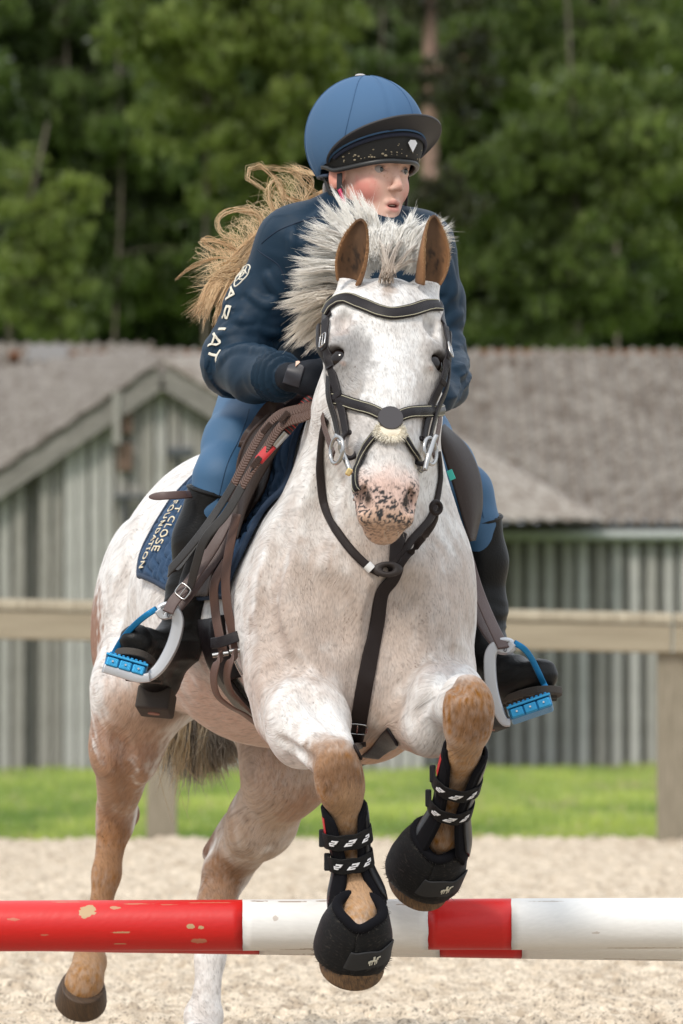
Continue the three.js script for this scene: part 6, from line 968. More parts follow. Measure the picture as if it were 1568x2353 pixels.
  const strapG = mat([0.028, 0.026, 0.025], 0.4, { specularIntensity: 0.6,  bumpMap: M.leather.bumpMap, bumpScale: 0.0004 });
  part('rein_end', band([[540, 1108, 12.17], [505, 1165, 12.18], [455, 1235, 12.18], [415, 1283, 12.2], [390, 1312, 12.22], [400, 1314, 12.25], [440, 1262, 12.27], [470, 1215, 12.28]].map((p) => at(...p)), 0.02, 0.0035, n0, { n: 90 }), strapG, b);
  part('rein_end', band([[558, 1116, 12.14], [520, 1180, 12.14], [470, 1240, 12.15], [450, 1300, 12.17], [436, 1350, 12.2], [420, 1362, 12.24], [424, 1330, 12.28], [455, 1250, 12.28]].map((p) => at(...p)), 0.0185, 0.0035, V(-0.3, 0.3, 0.9), { n: 90 }), strapG, b);
}
{ // running martingale with its neck strap and chest strap
  const m = thing('martingale', at(870, 1400, 11.95), 'dark brown leather martingale round the ponys neck and down its chest', 'martingale');
  const L = laid([[752, 962, 12.0], [741, 1010], [737, 1060], [738, 1110], [746, 1160], [770, 1212], [808, 1266], [846, 1302], [872, 1316]], 0.0165, 0.0055, M.strap, 'neck_strap', m, { n: 60, puff: 0.3 });
  laid([[1004, 1040, 11.9], [1008, 1080, 11.86], [1004, 1130, 11.86], [988, 1186, 11.86], [958, 1230, 11.92], [924, 1274], [892, 1308]].map((q, i) => i > 3 && i < 6 ? horse.onto(at(q[0], q[1], 11.96), 0.002) : q), 0.0155, 0.0055, M.strap, 'neck_strap', m, { n: 60, puff: 0.3 });
  laid([at(1001, 1166, 11.87), at(996, 1192, 11.87), at(980, 1220, 11.88), horse.onto(at(956, 1252, 11.95), 0.004), horse.onto(at(928, 1284, 11.97), 0.004), horse.onto(at(904, 1308, 11.98), 0.004)], 0.014, 0.0055, M.strap, 'martingale_fork', m, { n: 40, lift: 0.002 });
  laid([horse.onto(at(918, 1225, 12.0), 0.002), horse.onto(at(904, 1262, 12.0), 0.002), horse.onto(at(889, 1310, 12.0), 0.002), [876, 1360], [864, 1430], [850, 1500], [836, 1580], [824, 1650], [816, 1700], [818, 1730, 12.05]], 0.030, 0.0055, M.strap, 'chest_strap', m, { n: 80, wf: (t) => 1.08 - 0.25 * sstep(0.0, 0.35, 0.35 - t) });
  { const p = seen(horse, 886, 1306, 0.012), t = new THREE.TorusGeometry(0.017, 0.0085, 10, 26); t.scale(1.15, 0.62, 1); t.applyQuaternion(new THREE.Quaternion().setFromUnitVectors(V(0, 0, 1), V(0, 0.25, 1).normalize())); t.rotateZ(0); t.translate(p.x, p.y, p.z); part('rubber_stop', t, mat([0.03, 0.022, 0.02], 0.6), m); }
  { const p = seen(horse, 848, 1304, 0.006), g = new THREE.CylinderGeometry(0.0095, 0.0095, 0.014, 16); g.rotateZ(0.8); g.translate(p.x, p.y, p.z); part('white_tape', g, mat([0.75, 0.75, 0.75], 0.6), m); }
  { const p = at(1001, 1166, 11.855), g = new THREE.TorusGeometry(0.011, 0.005, 8, 20); g.rotateY(0.6); g.translate(p.x, p.y, p.z); part('fork_ring', g, M.strap, m); }
  { const p = seen(horse, 821, 1668, 0.009); buckle(p, p.n, V(0.1, 1, 0), 0.036, 0.024, M.steel, m, 0.0018); part('keeper', band([p.clone().add(V(-0.017, -0.03, 0)), p.clone().add(V(0.017, -0.028, 0))], 0.012, 0.004, p.n), M.strap, m); }
  laid([[850, 1735, 12.25], [880, 1712, 12.3], [905, 1690, 12.4]], 0.04, 0.006, M.black, 'girth_loop', m, { n: 20 });
}
// ---- saddle, pad, girth
const TA = at(833, 1330, 12.05), TB = at(500, 1300, 13.22), TD = TB.clone().sub(TA).setY(0).normalize(), TL = V(0, 1, 0).cross(TD).negate().normalize(); if (TL.x > 0) TL.negate();
function drape(s, ang, off) { // ang in radians from straight up, + to the picture's left
  const c = TA.clone().addScaledVector(TD, s), d = V(0, Math.cos(ang), 0).addScaledVector(TL, Math.sin(ang)), o = c.clone().addScaledVector(d, 0.7), p = horse.cast(o, d.clone().negate(), 0.75) || c; const n = p.n || d; return Object.assign(p.clone().addScaledVector(n, off), { n });
}
M.pad = mat([0.018, 0.052, 0.112], 0.85, { sheen: 0.7, sheenRoughness: 0.6, sheenColor: new THREE.Color(0.12, 0.22, 0.38), bumpMap: tex(128, (u, v) => 0.5 + 0.7 * tile(u, v, 20, 2)), bumpScale: 0.0008 }); M.pad.bumpMap.repeat.set(8, 8);
const padTop = { s0: 0.27, s1: 0.95 };
{
  const o = thing('saddle_pad', drape(0.55, 0, 0), 'navy quilted saddle pad with pale lettering under the saddle', 'saddle pad');
  // v: angle from top; u: front to back. front edge slopes forward as it falls
  const A1 = 1.72, front = (a) => 0.26 - 0.05 * sstep(0.2, 1.2, a) + 0.04 * sstep(1.2, 1.72, a), rear = (a) => 0.84 + 0.09 * sstep(0.3, 1.2, a) - 0.10 * sstep(1.3, 1.55, a);
  const pt = (u, a0) => { const rk = sstep(0.35, 1, u), a = a0 * lerp(1, 0.87, rk), b = Math.abs(a), q = lerp(front(b), rear(b), u), edge = Math.min(u, 1 - u) * 0.6, rim = sstep(0.0, 0.035, edge) * sstep(0, 0.06, A1 - Math.abs(a0)); const k1 = q * 60 + b * 10, k2 = q * 52 - b * 20, s1 = Math.abs(Math.sin(k1 * 1.5 + 0.9 * Math.sin(k2 * 1.1))), s2 = Math.abs(Math.sin(k2 * 0.8)), quilt = 0.011 * (1 - Math.exp(-s1 / 0.3)) * (1 - 0.55 * Math.exp(-s2 / 0.2)); return drape(q, a, 0.009 + quilt * rim + 0.003 * (1 - rim)); };
  part('quilted_panel', sheet(150, 240, (u, v) => pt(u, lerp(-A1, A1, v)), { thick: 0.006 }), M.pad, o);
  const bind = mat([0.012, 0.03, 0.065], 0.8);
  const edgePts = []; for (let i = 0; i <= 30; i++) edgePts.push(pt(0, lerp(-A1, A1, i / 30))); for (let i = 1; i <= 20; i++) edgePts.push(pt(i / 20, A1)); for (let i = 1; i <= 30; i++) edgePts.push(pt(1, lerp(A1, -A1, i / 30))); for (let i = 1; i < 20; i++) edgePts.push(pt(1 - i / 20, -A1));
  part('binding', tube(edgePts, 0.0065, { closed: true, n: 260, s: 8 }), bind, o);
  // lettering at the rear corner, reading downwards
  const font = await new FontLoader().loadAsync('fonts/droid/droid_sans_regular.typeface.json'), ink = mat([0.72, 0.63, 0.45], 0.7);
  const write = (text, s, a0, a1) => { const sz = 0.038; let tot = 0; const adv = [...text].map((c) => { const g = font.data.glyphs[c]; const w = (g ? g.ha : 500) / font.data.resolution * sz; tot += w; return w; }); let x = 0; [...text].forEach((c, i) => { if (c !== ' ') { const g = new THREE.ExtrudeGeometry(font.generateShapes(c, sz), { depth: 0.001, bevelEnabled: false, curveSegments: 4 }), p = g.attributes.position; for (let k = 0; k < p.count; k++) { const lx = p.getX(k) + x, ly = p.getY(k), q = drape(s - ly * 1.0, a0 + (a1 - a0) * lx / tot, 0.0205 + p.getZ(k)); p.setXYZ(k, q.x, q.y, q.z); } g.computeVertexNormals(); part('letter', g, ink, o); } x += adv[i]; }); };
  write('FOUNDATION', 0.81, 0.8, 1.46); write('T CLOSE', 0.755, 0.86, 1.32);
  { const p = seen(horse, 1016, 1094, 0.018); if (p) { const g = box(0.012, 0.02, 0.004, 0, 0, 0, 0.001); g.rotateZ(0.4); g.translate(p.x, p.y, p.z); part('label_tab', g, mat([0.05, 0.5, 0.42], 0.6), o); } }
}
{
  const s = thing('saddle', drape(0.55, 0, 0.05), 'dark brown leather jumping saddle on the navy pad', 'saddle');
  const lea = M.leather, lea2 = mat([0.034, 0.023, 0.019], 0.45, { specularIntensity: 0.45,  bumpMap: M.leather.bumpMap, bumpScale: 0.0005 });
  part('seat', sheet(40, 40, (u, v) => { const q = lerp(0.36, 0.62, u), a = lerp(-0.4, 0.4, v), h = 0.045 + 0.05 * Math.pow(Math.abs(u - 0.45) * 1.9, 2) * Math.cos(a); return drape(q, a, h); }, { thick: 0.03 }), lea, s);
  for (const k of [1, -1]) {
    const fl = part('flap', sheet(26, 40, (u, v) => { const a = k * lerp(0.25, 1.72, v), fw = 0.30 - 0.035 * Math.sin(clamp(v * 1.15) * 3.1), q = lerp(fw + 0.02, 0.58 - 0.06 * v * v, u); return drape(q, a, 0.027 + 0.004 * Math.sin(u * 3.1)); }, { thick: 0.005 }), lea2, s);
    part('knee_roll', (() => { const P = [...Array(14)].map((_, i) => { const t = i / 13, a = k * lerp(0.55, 1.38, t); return drape(0.335 - 0.025 * Math.sin(t * 3.1), a, 0.034); }); return tube(P, 0.02, { n: 30, s: 12, rf: (t) => 0.35 + 0.75 * Math.sin(Math.PI * clamp(0.1 + t * 0.85)) }); })(), lea2, fl);
    const inn = k > 0 ? [[688, 955], [648, 1020], [612, 1080], [575, 1150], [545, 1240]] : [[1000, 990], [1022, 1060], [1044, 1130], [1062, 1195], [1076, 1245]], out = k > 0 ? [[620, 950], [572, 1000], [548, 1060], [545, 1130], [540, 1220]] : [[1016, 978], [1066, 1026], [1096, 1090], [1102, 1160], [1086, 1240]];
    const ci = spline(inn.map(([x, y]) => at(x, y, k > 0 ? 12.24 : 12.3)), 30), co = spline(out.map(([x, y]) => at(x, y, k > 0 ? 12.3 : 12.38)), 30);
    part('forward_flap', sheet(14, 30, (u, v) => { const i = Math.round(v * 30), p = ci[i].clone().lerp(co[i], u); p.z += 0.02 * Math.sin(u * 3.14); return p; }, { thick: 0.006 }), lea2, fl);
    part('flap_edge', tube(co, 0.0042, { s: 8 }), lea, fl);
    part('skirt', sheet(20, 20, (u, v) => { const a = k * lerp(0.2, 0.8, v), q = lerp(0.34, 0.54, u); return drape(q, a, 0.036 + 0.006 * Math.sin(u * 3.1) * (1 - v)); }, { thick: 0.005 }), lea, s);
  }
  // stirrup leather tail tucked back under the skirt
  part('leather_tail', band([at(436, 1137, 12.36), at(420, 1137, 12.34), at(380, 1139, 12.33), at(343, 1142, 12.34)], 0.0165, 0.004, V(-0.1, 0.2, 1), { n: 30, wf: (t) => t > 0.75 ? Math.sqrt(Math.max(0.05, 1 - Math.pow((t - 0.75) / 0.26, 2))) : 1 }), mat([0.085, 0.05, 0.045], 0.45), s);
}
{ // girth with its straps, on the near side
  const g = thing('girth', at(530, 1490, 12.25), 'dark leather girth with two brown billet straps and roller buckles behind the foreleg', 'girth');
  const bl = mat([0.10, 0.052, 0.038], 0.4, { bumpMap: M.leather.bumpMap, bumpScale: 0.0004 }), N = V(-0.55, 0.05, 0.8);
  part('billet_strap', band([[545, 1180, 12.2], [528, 1260, 12.2], [519, 1330, 12.2], [524, 1400, 12.2], [535, 1450, 12.2], [543, 1492, 12.2]].map((p) => at(...p)), 0.021, 0.004, N, { n: 50 }), bl, g);
  part('billet_strap', band([[520, 1290, 12.24], [494, 1340, 12.24], [495, 1400, 12.24], [503, 1450, 12.23], [514, 1500, 12.22]].map((p) => at(...p)), 0.021, 0.004, N, { n: 50 }), bl, g);
  part('buckle_guard', sheet(14, 24, (u, v) => { const c = at(lerp(520, 552, v), lerp(1425, 1570, v), 12.26), w = 0.04 * (0.75 + 0.3 * Math.sin(v * 3.1)); return c.add(V((u - 0.5) * 2 * w, 0.012 * Math.sin(u * 3.14), -0.03 * Math.pow(u - 0.3, 2) * 4 + (u - 0.5) * 0.03)); }, { thick: 0.006 }), M.black, g);
  part('guard_keeper', band([at(486, 1478, 12.22), at(510, 1474, 12.19), at(545, 1462, 12.18), at(566, 1454, 12.19)], 0.022, 0.003, N, { n: 14 }), M.black, g);
  for (const [x, y] of [[506, 1503], [545, 1494]]) { const p = at(x, y, 12.185), r = new THREE.CylinderGeometry(0.005, 0.005, 0.032, 12); r.rotateZ(Math.PI / 2 + 0.15); r.translate(p.x, p.y, p.z); part('buckle_roller', r, M.steel, g); }
  part('buckle_frame', tube([at(562, 1488, 12.18), at(570, 1510, 12.18), at(578, 1540, 12.18)], 0.0028, { n: 10, s: 7 }), M.steel, g); part('buckle_frame', tube([at(536, 1510, 12.18), at(548, 1535, 12.18), at(556, 1550, 12.18)], 0.0024, { n: 10, s: 7 }), M.steel, g);
  part('strap_end', band([[512, 1505, 12.18], [500, 1520, 12.15], [492, 1555, 12.15], [500, 1595, 12.16], [530, 1622, 12.18], [560, 1638, 12.2], [592, 1662, 12.22]].map((p) => at(...p)), 0.021, 0.004, V(-0.75, -0.25, 0.6), { n: 60 }), bl, g);
  part('strap_end', band([[546, 1500, 12.18], [532, 1515, 12.15], [522, 1550, 12.15], [530, 1585, 12.16], [556, 1615, 12.18], [588, 1648, 12.22]].map((p) => at(...p)), 0.021, 0.004, V(-0.75, -0.25, 0.6), { n: 60 }), bl, g);
  part('girth_band', sheet(30, 8, (u, v) => drape(lerp(0.30, 0.40, v), lerp(1.9, 4.38, u), 0.012), { thick: 0.008 }), M.black, g);
}
// ---- stirrups
const scuff = tex(256, (u, v) => 0.5 + 0.5 * tile(u, v, 6, 4, 1, 4)); const alu = mat([0.52, 0.53, 0.55], 0.4, { metalness: 0.7, bumpMap: scuff, bumpScale: 0.0004 }), blue = mat([0.012, 0.19, 0.42], 0.32, { metalness: 0.6, bumpMap: scuff, bumpScale: 0.0005 }), blue2 = mat([0.03, 0.27, 0.50], 0.32, { metalness: 0.6, bumpMap: scuff, bumpScale: 0.0005 });
// pts: inner branch, top eye, outer arm and tread ends by sheet position; depth given; k is the side of the safety arm
function stirrup(d, eye, branch, arm, treadA, treadB, label, depth2) {
  const P = ([x, y, q = 0]) => at(x, y, d + q), o = thing('stirrup', P(eye), label, 'stirrup', 'aluminium and blue safety stirrups'), N = V(0, 0.12, 1);
  part('frame', band(branch.map(P), 0.0205, 0.014, V(-0.12, 0.1, 1), { n: 60, bev: 0.12, wf: (t) => 0.72 + 0.45 * Math.sin(clamp(t) * Math.PI) }), alu, o);
  part('eye', tube([...Array(24)].map((_, i) => { const th = i / 24 * 6.283; return P(eye).add(V(Math.cos(th) * 0.019, Math.sin(th) * 0.012, 0.006)); }), 0.0058, { closed: true, n: 40, s: 9 }), alu, o);
  part('safety_arm', band(arm.map(P), 0.012, 0.012, V(0, 0, 1), { n: 30, bev: 0.15 }), blue, o);
  const a = P(treadA), b = P(treadB), ex = b.clone().sub(a).normalize(), L = a.distanceTo(b), ez = V(0, 0.3, 1).addScaledVector(ex, -V(0, 0.3, 1).dot(ex)).normalize(), ey = ez.clone().cross(ex), Mx = new THREE.Matrix4().makeBasis(ex, ey, ez).setPosition(a.clone().lerp(b, 0.5)), mk = (g) => { g.applyMatrix4(Mx); return g; };
  const tr = part('tread', mk(box(L * 0.96, 0.021, 0.05, 0, 0, 0.002, 0.005)), blue, o);
  part('tread_lip', mk(box(L * 1.0, 0.006, 0.058, 0, 0.0135, 0.002, 0.002)), blue2, tr);
  for (const u of [-0.33, 0, 0.33]) part('tread_block', mk(box(L * 0.29, 0.019, 0.007, u * L * 0.93, -0.0005, 0.028, 0.003)), blue2, tr);
  for (const u of [-0.33, 0, 0.33]) part('rivet', mk((() => { const g = new THREE.CylinderGeometry(0.0021, 0.0021, 0.004, 10); g.rotateX(Math.PI / 2); g.translate(u * L * 0.93, 0, 0.033); return g; })()), M.steel, tr);
  for (let i = 0; i < 9; i++) part('grip_tooth', mk(box(0.006, 0.006, 0.05, (i - 4) * L * 0.1, 0.018, 0, 0.0015)), blue, tr);
  const mk2 = spline(branch.map(P), 30)[5]; part('maker_mark', [tube([V(-0.006, 0.004, 0), V(0, 0.0065, 0), V(0.003, 0.002, 0), V(0, -0.003, 0), V(0.004, -0.006, 0)].map((q) => q.add(mk2).add(V(0, 0, 0.018))), 0.0009, { n: 20, s: 5 }), tube([V(0.001, 0.002, 0), V(0.0045, 0.003, 0), V(0.005, -0.004, 0), V(0.001, -0.004, 0)].map((q) => q.add(mk2).add(V(0, 0, 0.018))), 0.0008, { closed: true, n: 16, s: 5 })], mat([0.12, 0.12, 0.13], 0.5), o);
  return o;
}
const stL = stirrup(12.22, [386, 1402], [[362, 1400], [376, 1414], [400, 1404], [409, 1424], [404, 1462], [388, 1502], [364, 1538], [340, 1556], [318, 1556]], [[360, 1398], [335, 1414], [305, 1440, 0.02], [280, 1470, 0.04], [262, 1500, 0.05], [250, 1514, 0.04]], [238, 1524], [334, 1552], 'silver and blue stirrup holding the boot at picture left', 0);
part('tread_base', band([[236, 1534], [270, 1544], [320, 1558], [345, 1556]].map(([x, y]) => at(x, y, 12.21)), 0.018, 0.02, V(0, 0, 1), { n: 20, bev: 0.08 }), alu, stL);
const stR = stirrup(12.2, [1158, 1484], [[1180, 1478], [1164, 1492], [1140, 1486], [1128, 1502], [1126, 1540], [1132, 1590], [1146, 1634], [1160, 1658], [1172, 1660]], [[1180, 1476], [1200, 1488], [1218, 1510, 0.02], [1232, 1536, 0.04], [1248, 1570, 0.06], [1262, 1594, 0.05]], [1170, 1650], [1270, 1616], 'silver and blue stirrup holding the boot at picture right', 0);
{
  const sl = thing('stirrup_leather', at(430, 1330, 12.24), 'brown stirrup leather with silver buckle running to the stirrup at picture left', 'strap', 'stirrup leathers'), sm = mat([0.075, 0.042, 0.036], 0.42, { bumpMap: M.leather.bumpMap, bumpScale: 0.0004 });
  part('front_strap', band([[528, 1180, 12.26], [500, 1240, 12.24], [462, 1300, 12.23], [425, 1352, 12.21], [398, 1384, 12.2], [386, 1408, 12.195]].map((p) => at(...p)), 0.024, 0.0045, V(-0.35, 0.15, 0.9), { n: 50 }), sm, sl);
  part('rear_strap', band([[540, 1200, 12.28], [505, 1270, 12.27], [460, 1330, 12.25], [430, 1370, 12.24], [400, 1404, 12.235]].map((p) => at(...p)), 0.024, 0.0045, V(-0.35, 0.15, 0.9), { n: 50 }), sm, sl);
  const c = at(420, 1358, 12.195); buckle(c, V(-0.35, 0.15, 0.9), at(428, 1348, 12.2).sub(at(400, 1382, 12.2)), 0.026, 0.024, M.steel, sl, 0.0017);
  const sr = thing('stirrup_leather', at(1130, 1420, 12.24), 'brown stirrup leather running to the stirrup at picture right', 'strap', 'stirrup leathers');
  part('front_strap', band([[1070, 1270, 12.34], [1094, 1350, 12.3], [1122, 1420, 12.24], [1142, 1462, 12.2], [1156, 1490, 12.18]].map((p) => at(...p)), 0.024, 0.0045, V(0.3, 0.15, 0.9), { n: 50 }), sm, sr);
  part('rear_strap', band([[1066, 1330, 12.36], [1090, 1400, 12.32], [1116, 1452, 12.27], [1144, 1490, 12.215]].map((p) => at(...p)), 0.022, 0.0045, V(0.3, 0.15, 0.9), { n: 50 }), sm, sr);
}
{ // riding whip held along the shoulder
  const w = thing('riding_whip', at(640, 1000, 12.12), 'black riding whip with silver cap, red band and plaid grip by the rein hand', 'whip');
  const a = at(742, 880, 12.13), b = at(655, 990, 12.12), c = at(626, 1024, 12.12), d = at(594, 1060, 12.12), e = at(470, 1260, 12.2), plaid = tex(64, (u, v) => (Math.sin(u * 60) > 0.86 ? [0.75, 0.12, 0.08] : [0.12, 0.06, 0.05]), { color: true }); plaid.repeat.set(14, 1);
  part('grip', tube([a, a.clone().lerp(b, 0.5), b], 0.0125, { n: 16, s: 12 }), mat([1, 1, 1], 0.6, { map: plaid }), w); part('cap', tube([b, b.clone().lerp(c, 0.5), c], 0.0115, { n: 10, s: 14, rf: (t) => (t > 0.62 && t < 0.7 ? 0.9 : 1 - 0.15 * t) }), M.steel, w);
  part('red_band', band([c, c.clone().lerp(d, 0.5), d], 0.02, 0.007, V(-0.3, 0.2, 0.9), { n: 8 }), M.red, w); part('shaft', tube([d, d.clone().lerp(e, 0.5), e], 0.005, { n: 12, s: 8, rf: (t) => 1 - 0.5 * t }), M.black, w);
}
// ---------------------------------------------------------------- leg protection on the forelegs
M.neo = mat([0.009, 0.009, 0.011], 0.6, { specularIntensity: 0.3, sheen: 0.25, sheenRoughness: 0.6, sheenColor: new THREE.Color(0.2, 0.2, 0.22), bumpMap: tex(128, (u, v) => 0.5 + 0.8 * tile(u, v, 22, 2)), bumpScale: 0.0006 });
M.neo.bumpMap.repeat.set(10, 10);
M.neo.map = tex(256, (u, v) => { const d = sstep(0.1, 0.4, tile(u, v, 4, 4)) * 0.55 + sstep(0.28, 0.4, tile(u + 0.3, v + 0.2, 16, 2)) * 0.5; return mix3([0.10, 0.10, 0.105], [0.36, 0.33, 0.29], clamp(d)); }, { color: true }); M.neo.map.repeat.set(2, 2); M.neo.color.setRGB(0.9, 0.9, 0.9);
M.neoSoft = mat([0.007, 0.007, 0.009], 0.9, { specularIntensity: 0.2, sheen: 0.3, sheenRoughness: 0.5, sheenColor: new THREE.Color(0.3, 0.3, 0.33) });
const arc = (a, b, side, front) => { // frame round a limb: p(t, phi, r), phi = 0 faces front, + goes to the picture's right
  const T = b.clone().sub(a), L = T.length(); T.normalize(); const f = front.clone().addScaledVector(T, -front.dot(T)).normalize(), s = f.clone().cross(T).normalize(); if (s.dot(side) < 0) s.negate();
  return { L, T, f, s, p: (t, ph, r) => a.clone().addScaledVector(T, t * L).addScaledVector(f, Math.cos(ph) * r).addScaledVector(s, Math.sin(ph) * r), n: (ph) => f.clone().multiplyScalar(Math.cos(ph)).addScaledVector(s, Math.sin(ph)) };
};
function tendonBoot(a, b, front, label, clipSide) {
  const A = arc(a, b, V(1, 0, 0), front), o = thing('tendon_boot', a, label, 'leg boot', 'tendon boots on the forelegs');
  const rad = (t) => 0.0335 + 0.004 * Math.cos(t * 5) + 0.017 * sstep(0.5, 0.92, t), open = (t) => 0.62 + 0.10 * Math.cos(t * 6) + 0.55 * sstep(0.12, 0.0, t) + 0.35 * sstep(0.86, 1.0, t);
  const lining = sheet(40, 26, (u, t) => { const ph = lerp(open(t), 2 * Math.PI - open(t), u); return A.p(t, ph, rad(t)); }, { thick: 0.006 }); part('lining', lining, M.neoSoft, o);
  for (const s of [1, -1]) {
    part('shell', sheet(18, 26, (u, t) => { const ph = s * lerp(open(t) + 0.32, 2.75, u); return A.p(lerp(0.03, 0.97, t), ph, rad(lerp(0.03, 0.97, t)) + 0.005 + 0.002 * Math.sin(u * 3.1)); }, { thick: 0.0035 }), M.shell, o);
    part('rolled_edge', tube([...Array(22)].map((_, i) => { const t = i / 21; return A.p(t, s * (open(t) + 0.05), rad(t) + 0.001); }), 0.0062, { n: 50, s: 8, rf: (t) => 0.75 + 0.3 * Math.sin(t * 3.14) }), M.neoSoft, o);
  }
  for (const t of [0.30, 0.535]) {
    const rr = rad(t) + 0.011, pts = [...Array(25)].map((_, i) => A.p(t + 0.004 * Math.sin(i), lerp(-1.75, 1.75, i / 24), rr + (Math.abs(i - 12) < 7 ? -0.003 : 0))), st = part('strap', band(pts, 0.031, 0.0032, (p, i) => A.n(lerp(-1.75, 1.75, i))), M.neo, o);
    for (const ph of [-0.78, 0, 0.78]) { // slanted block mark
      const at2 = (u, v) => A.p(t + (v * 0.0115) / A.L, ph + (u * 0.0085 - v * 0.010) / rr, rr + 0.0044 - (Math.abs(ph) < 0.8 ? 0.0026 : 0)), L = (u0, v0, u1, v1) => sheet(4, 1, (u, v) => at2(lerp(u0, u1, u), lerp(v0, v1, v)), { thick: 0.0006 });
      part('strap_mark', [L(-0.7, -0.5, 1.0, -0.24), L(0.45, -0.26, 1.0, -0.02), L(-0.95, -0.06, 1.0, 0.14), L(-0.95, 0.12, -0.4, 0.3), L(-0.95, 0.28, 0.8, 0.52)], M.white, st);
    }
    part('clip', [clipSide].map((s) => { const g = box(0.012, 0.034, 0.02, 0, 0, 0, 0.003); const p = A.p(t, s * 1.72, rr + 0.004); g.translate(p.x, p.y, p.z); return g; })[0], M.shell, o);
  }
  part('brand_tab', sheet(4, 4, (u, v) => A.p(lerp(0.08, 0.24, v), clipSide * lerp(1.25, 1.6, u), rad(0.15) + 0.0075), { thick: 0.001 }), M.red, o);
  return o;
}
tendonBoot(at(788, 1848, 11.725), at(820, 2082, 11.785), V(0.08, 0, 1), 'black open fronted tendon boot on the lower foreleg at picture left', -1);
tendonBoot(at(1068, 1722, 11.725), at(1008, 1955, 11.915), V(0.05, -0.1, 1), 'black open fronted tendon boot on the raised foreleg at picture right', -1);
function bellBoot(a, b, front, label, r0, r1, tilt) {
  const A = arc(a, b, V(1, 0, 0), front), o = thing('bell_boot', a, label, 'hoof boot', 'bell boots on the fore hooves');
  const vee = (ph) => 0.10 * Math.exp(-Math.pow(ph / 0.42, 2)), wrap = (ph) => ((ph + Math.PI) % (2 * Math.PI)) - Math.PI;
  const rr = (t) => lerp(r0, r1, Math.pow(t, 0.62)) + 0.004 * Math.sin(t * 3.14) - 0.005 * sstep(0.88, 1, t);
  const hem = (ph) => 1 + tilt * Math.cos(ph) + 0.02 * Math.sin(3 * ph);
  part('cuff', sheet(56, 18, (u, v) => { const ph = wrap(u * 2 * Math.PI), t0 = vee(ph) * 0.9, t = lerp(t0, hem(ph), v), n = 1 + 0.018 * n3(Math.cos(ph) * 3, Math.sin(ph) * 3, v * 4 + r0 * 90); return A.p(t, u * 2 * Math.PI, rr(clamp(t)) * n); }, { thick: 0.005 }), M.neo, o);
  part('collar', tube([...Array(40)].map((_, i) => { const ph = i / 40 * 2 * Math.PI; return A.p(vee(wrap(ph)) * 0.9 - 0.02, ph, rr(vee(wrap(ph)) * 0.9) - 0.002); }), 0.0105, { n: 90, closed: true, s: 10 }), M.neoSoft, o);
  part('hem', tube([...Array(40)].map((_, i) => { const ph = i / 40 * 2 * Math.PI; return A.p(hem(wrap(ph)) - 0.01, ph, rr(1) + 0.001); }), 0.0036, { n: 90, closed: true, s: 7 }), M.neoSoft, o);
  const st = part('strap', band([...Array(20)].map((_, i) => { const ph = lerp(-0.15, 1.35, i / 19); return A.p(0.62 + 0.02 * Math.sin(i * 0.7), ph, rr(0.62) + 0.003); }), 0.042, 0.004, (p, i) => A.n(lerp(-0.15, 1.35, i))), mat([0.02, 0.02, 0.021], 0.8), o);
  const dot = (ph, t, w, h) => sheet(3, 2, (u, v) => A.p(0.62 + (t + v * h) / A.L, 0.55 + (ph + u * w) / r1, rr(0.62) + 0.0085), { thick: 0.0006 });
  part('horse_mark', [dot(-0.008, -0.004, 0.015, 0.004), dot(0.005, -0.009, 0.004, 0.006), dot(0.008, -0.010, 0.005, 0.003), dot(-0.008, 0, 0.002, 0.008), dot(-0.004, 0, 0.0018, 0.007), dot(0.002, 0, 0.0018, 0.008), dot(0.0055, 0, 0.0018, 0.006), dot(-0.002, -0.012, 0.004, 0.008), dot(-0.0105, -0.003, 0.003, 0.006)], mat([0.62, 0.6, 0.5], 0.7), st);
  const q = rng(Math.round(r1 * 9e4)), fz = []; for (let i = 0; i < 260; i++) { const ph = q() * 6.283, t = q() < 0.6 ? vee(wrap(ph)) * 0.9 - 0.03 + 0.04 * q() : hem(wrap(ph)) - 0.03 * q(), p = A.p(t, ph, rr(clamp(t)) + 0.006), e = p.clone().addScaledVector(A.n(ph), 0.002 + 0.006 * q()).add(V((q() - 0.5) * 0.006, (q() - 0.5) * 0.006, 0)); fz.push({ p: [p, p.clone().lerp(e, 0.5), e], r: 0.0005, c0: [0.02, 0.02, 0.02], c1: [0.06, 0.055, 0.05] }); }
  const f = part('frayed_pile', hair(fz, 2), M.hairM, o); f.userData.kind = 'stuff';
}
bellBoot(at(826, 2090, 11.70), at(806, 2192, 11.76), V(0.05, 0, 1), 'scuffed black bell boot over the lower fore hoof in front of the pole', 0.046, 0.071, 0.0);
bellBoot(at(1006, 1925, 11.905), at(968, 2012, 11.97), V(0.1, -0.15, 1), 'scuffed black bell boot over the raised fore hoof at picture right', 0.05, 0.073, 0.0);
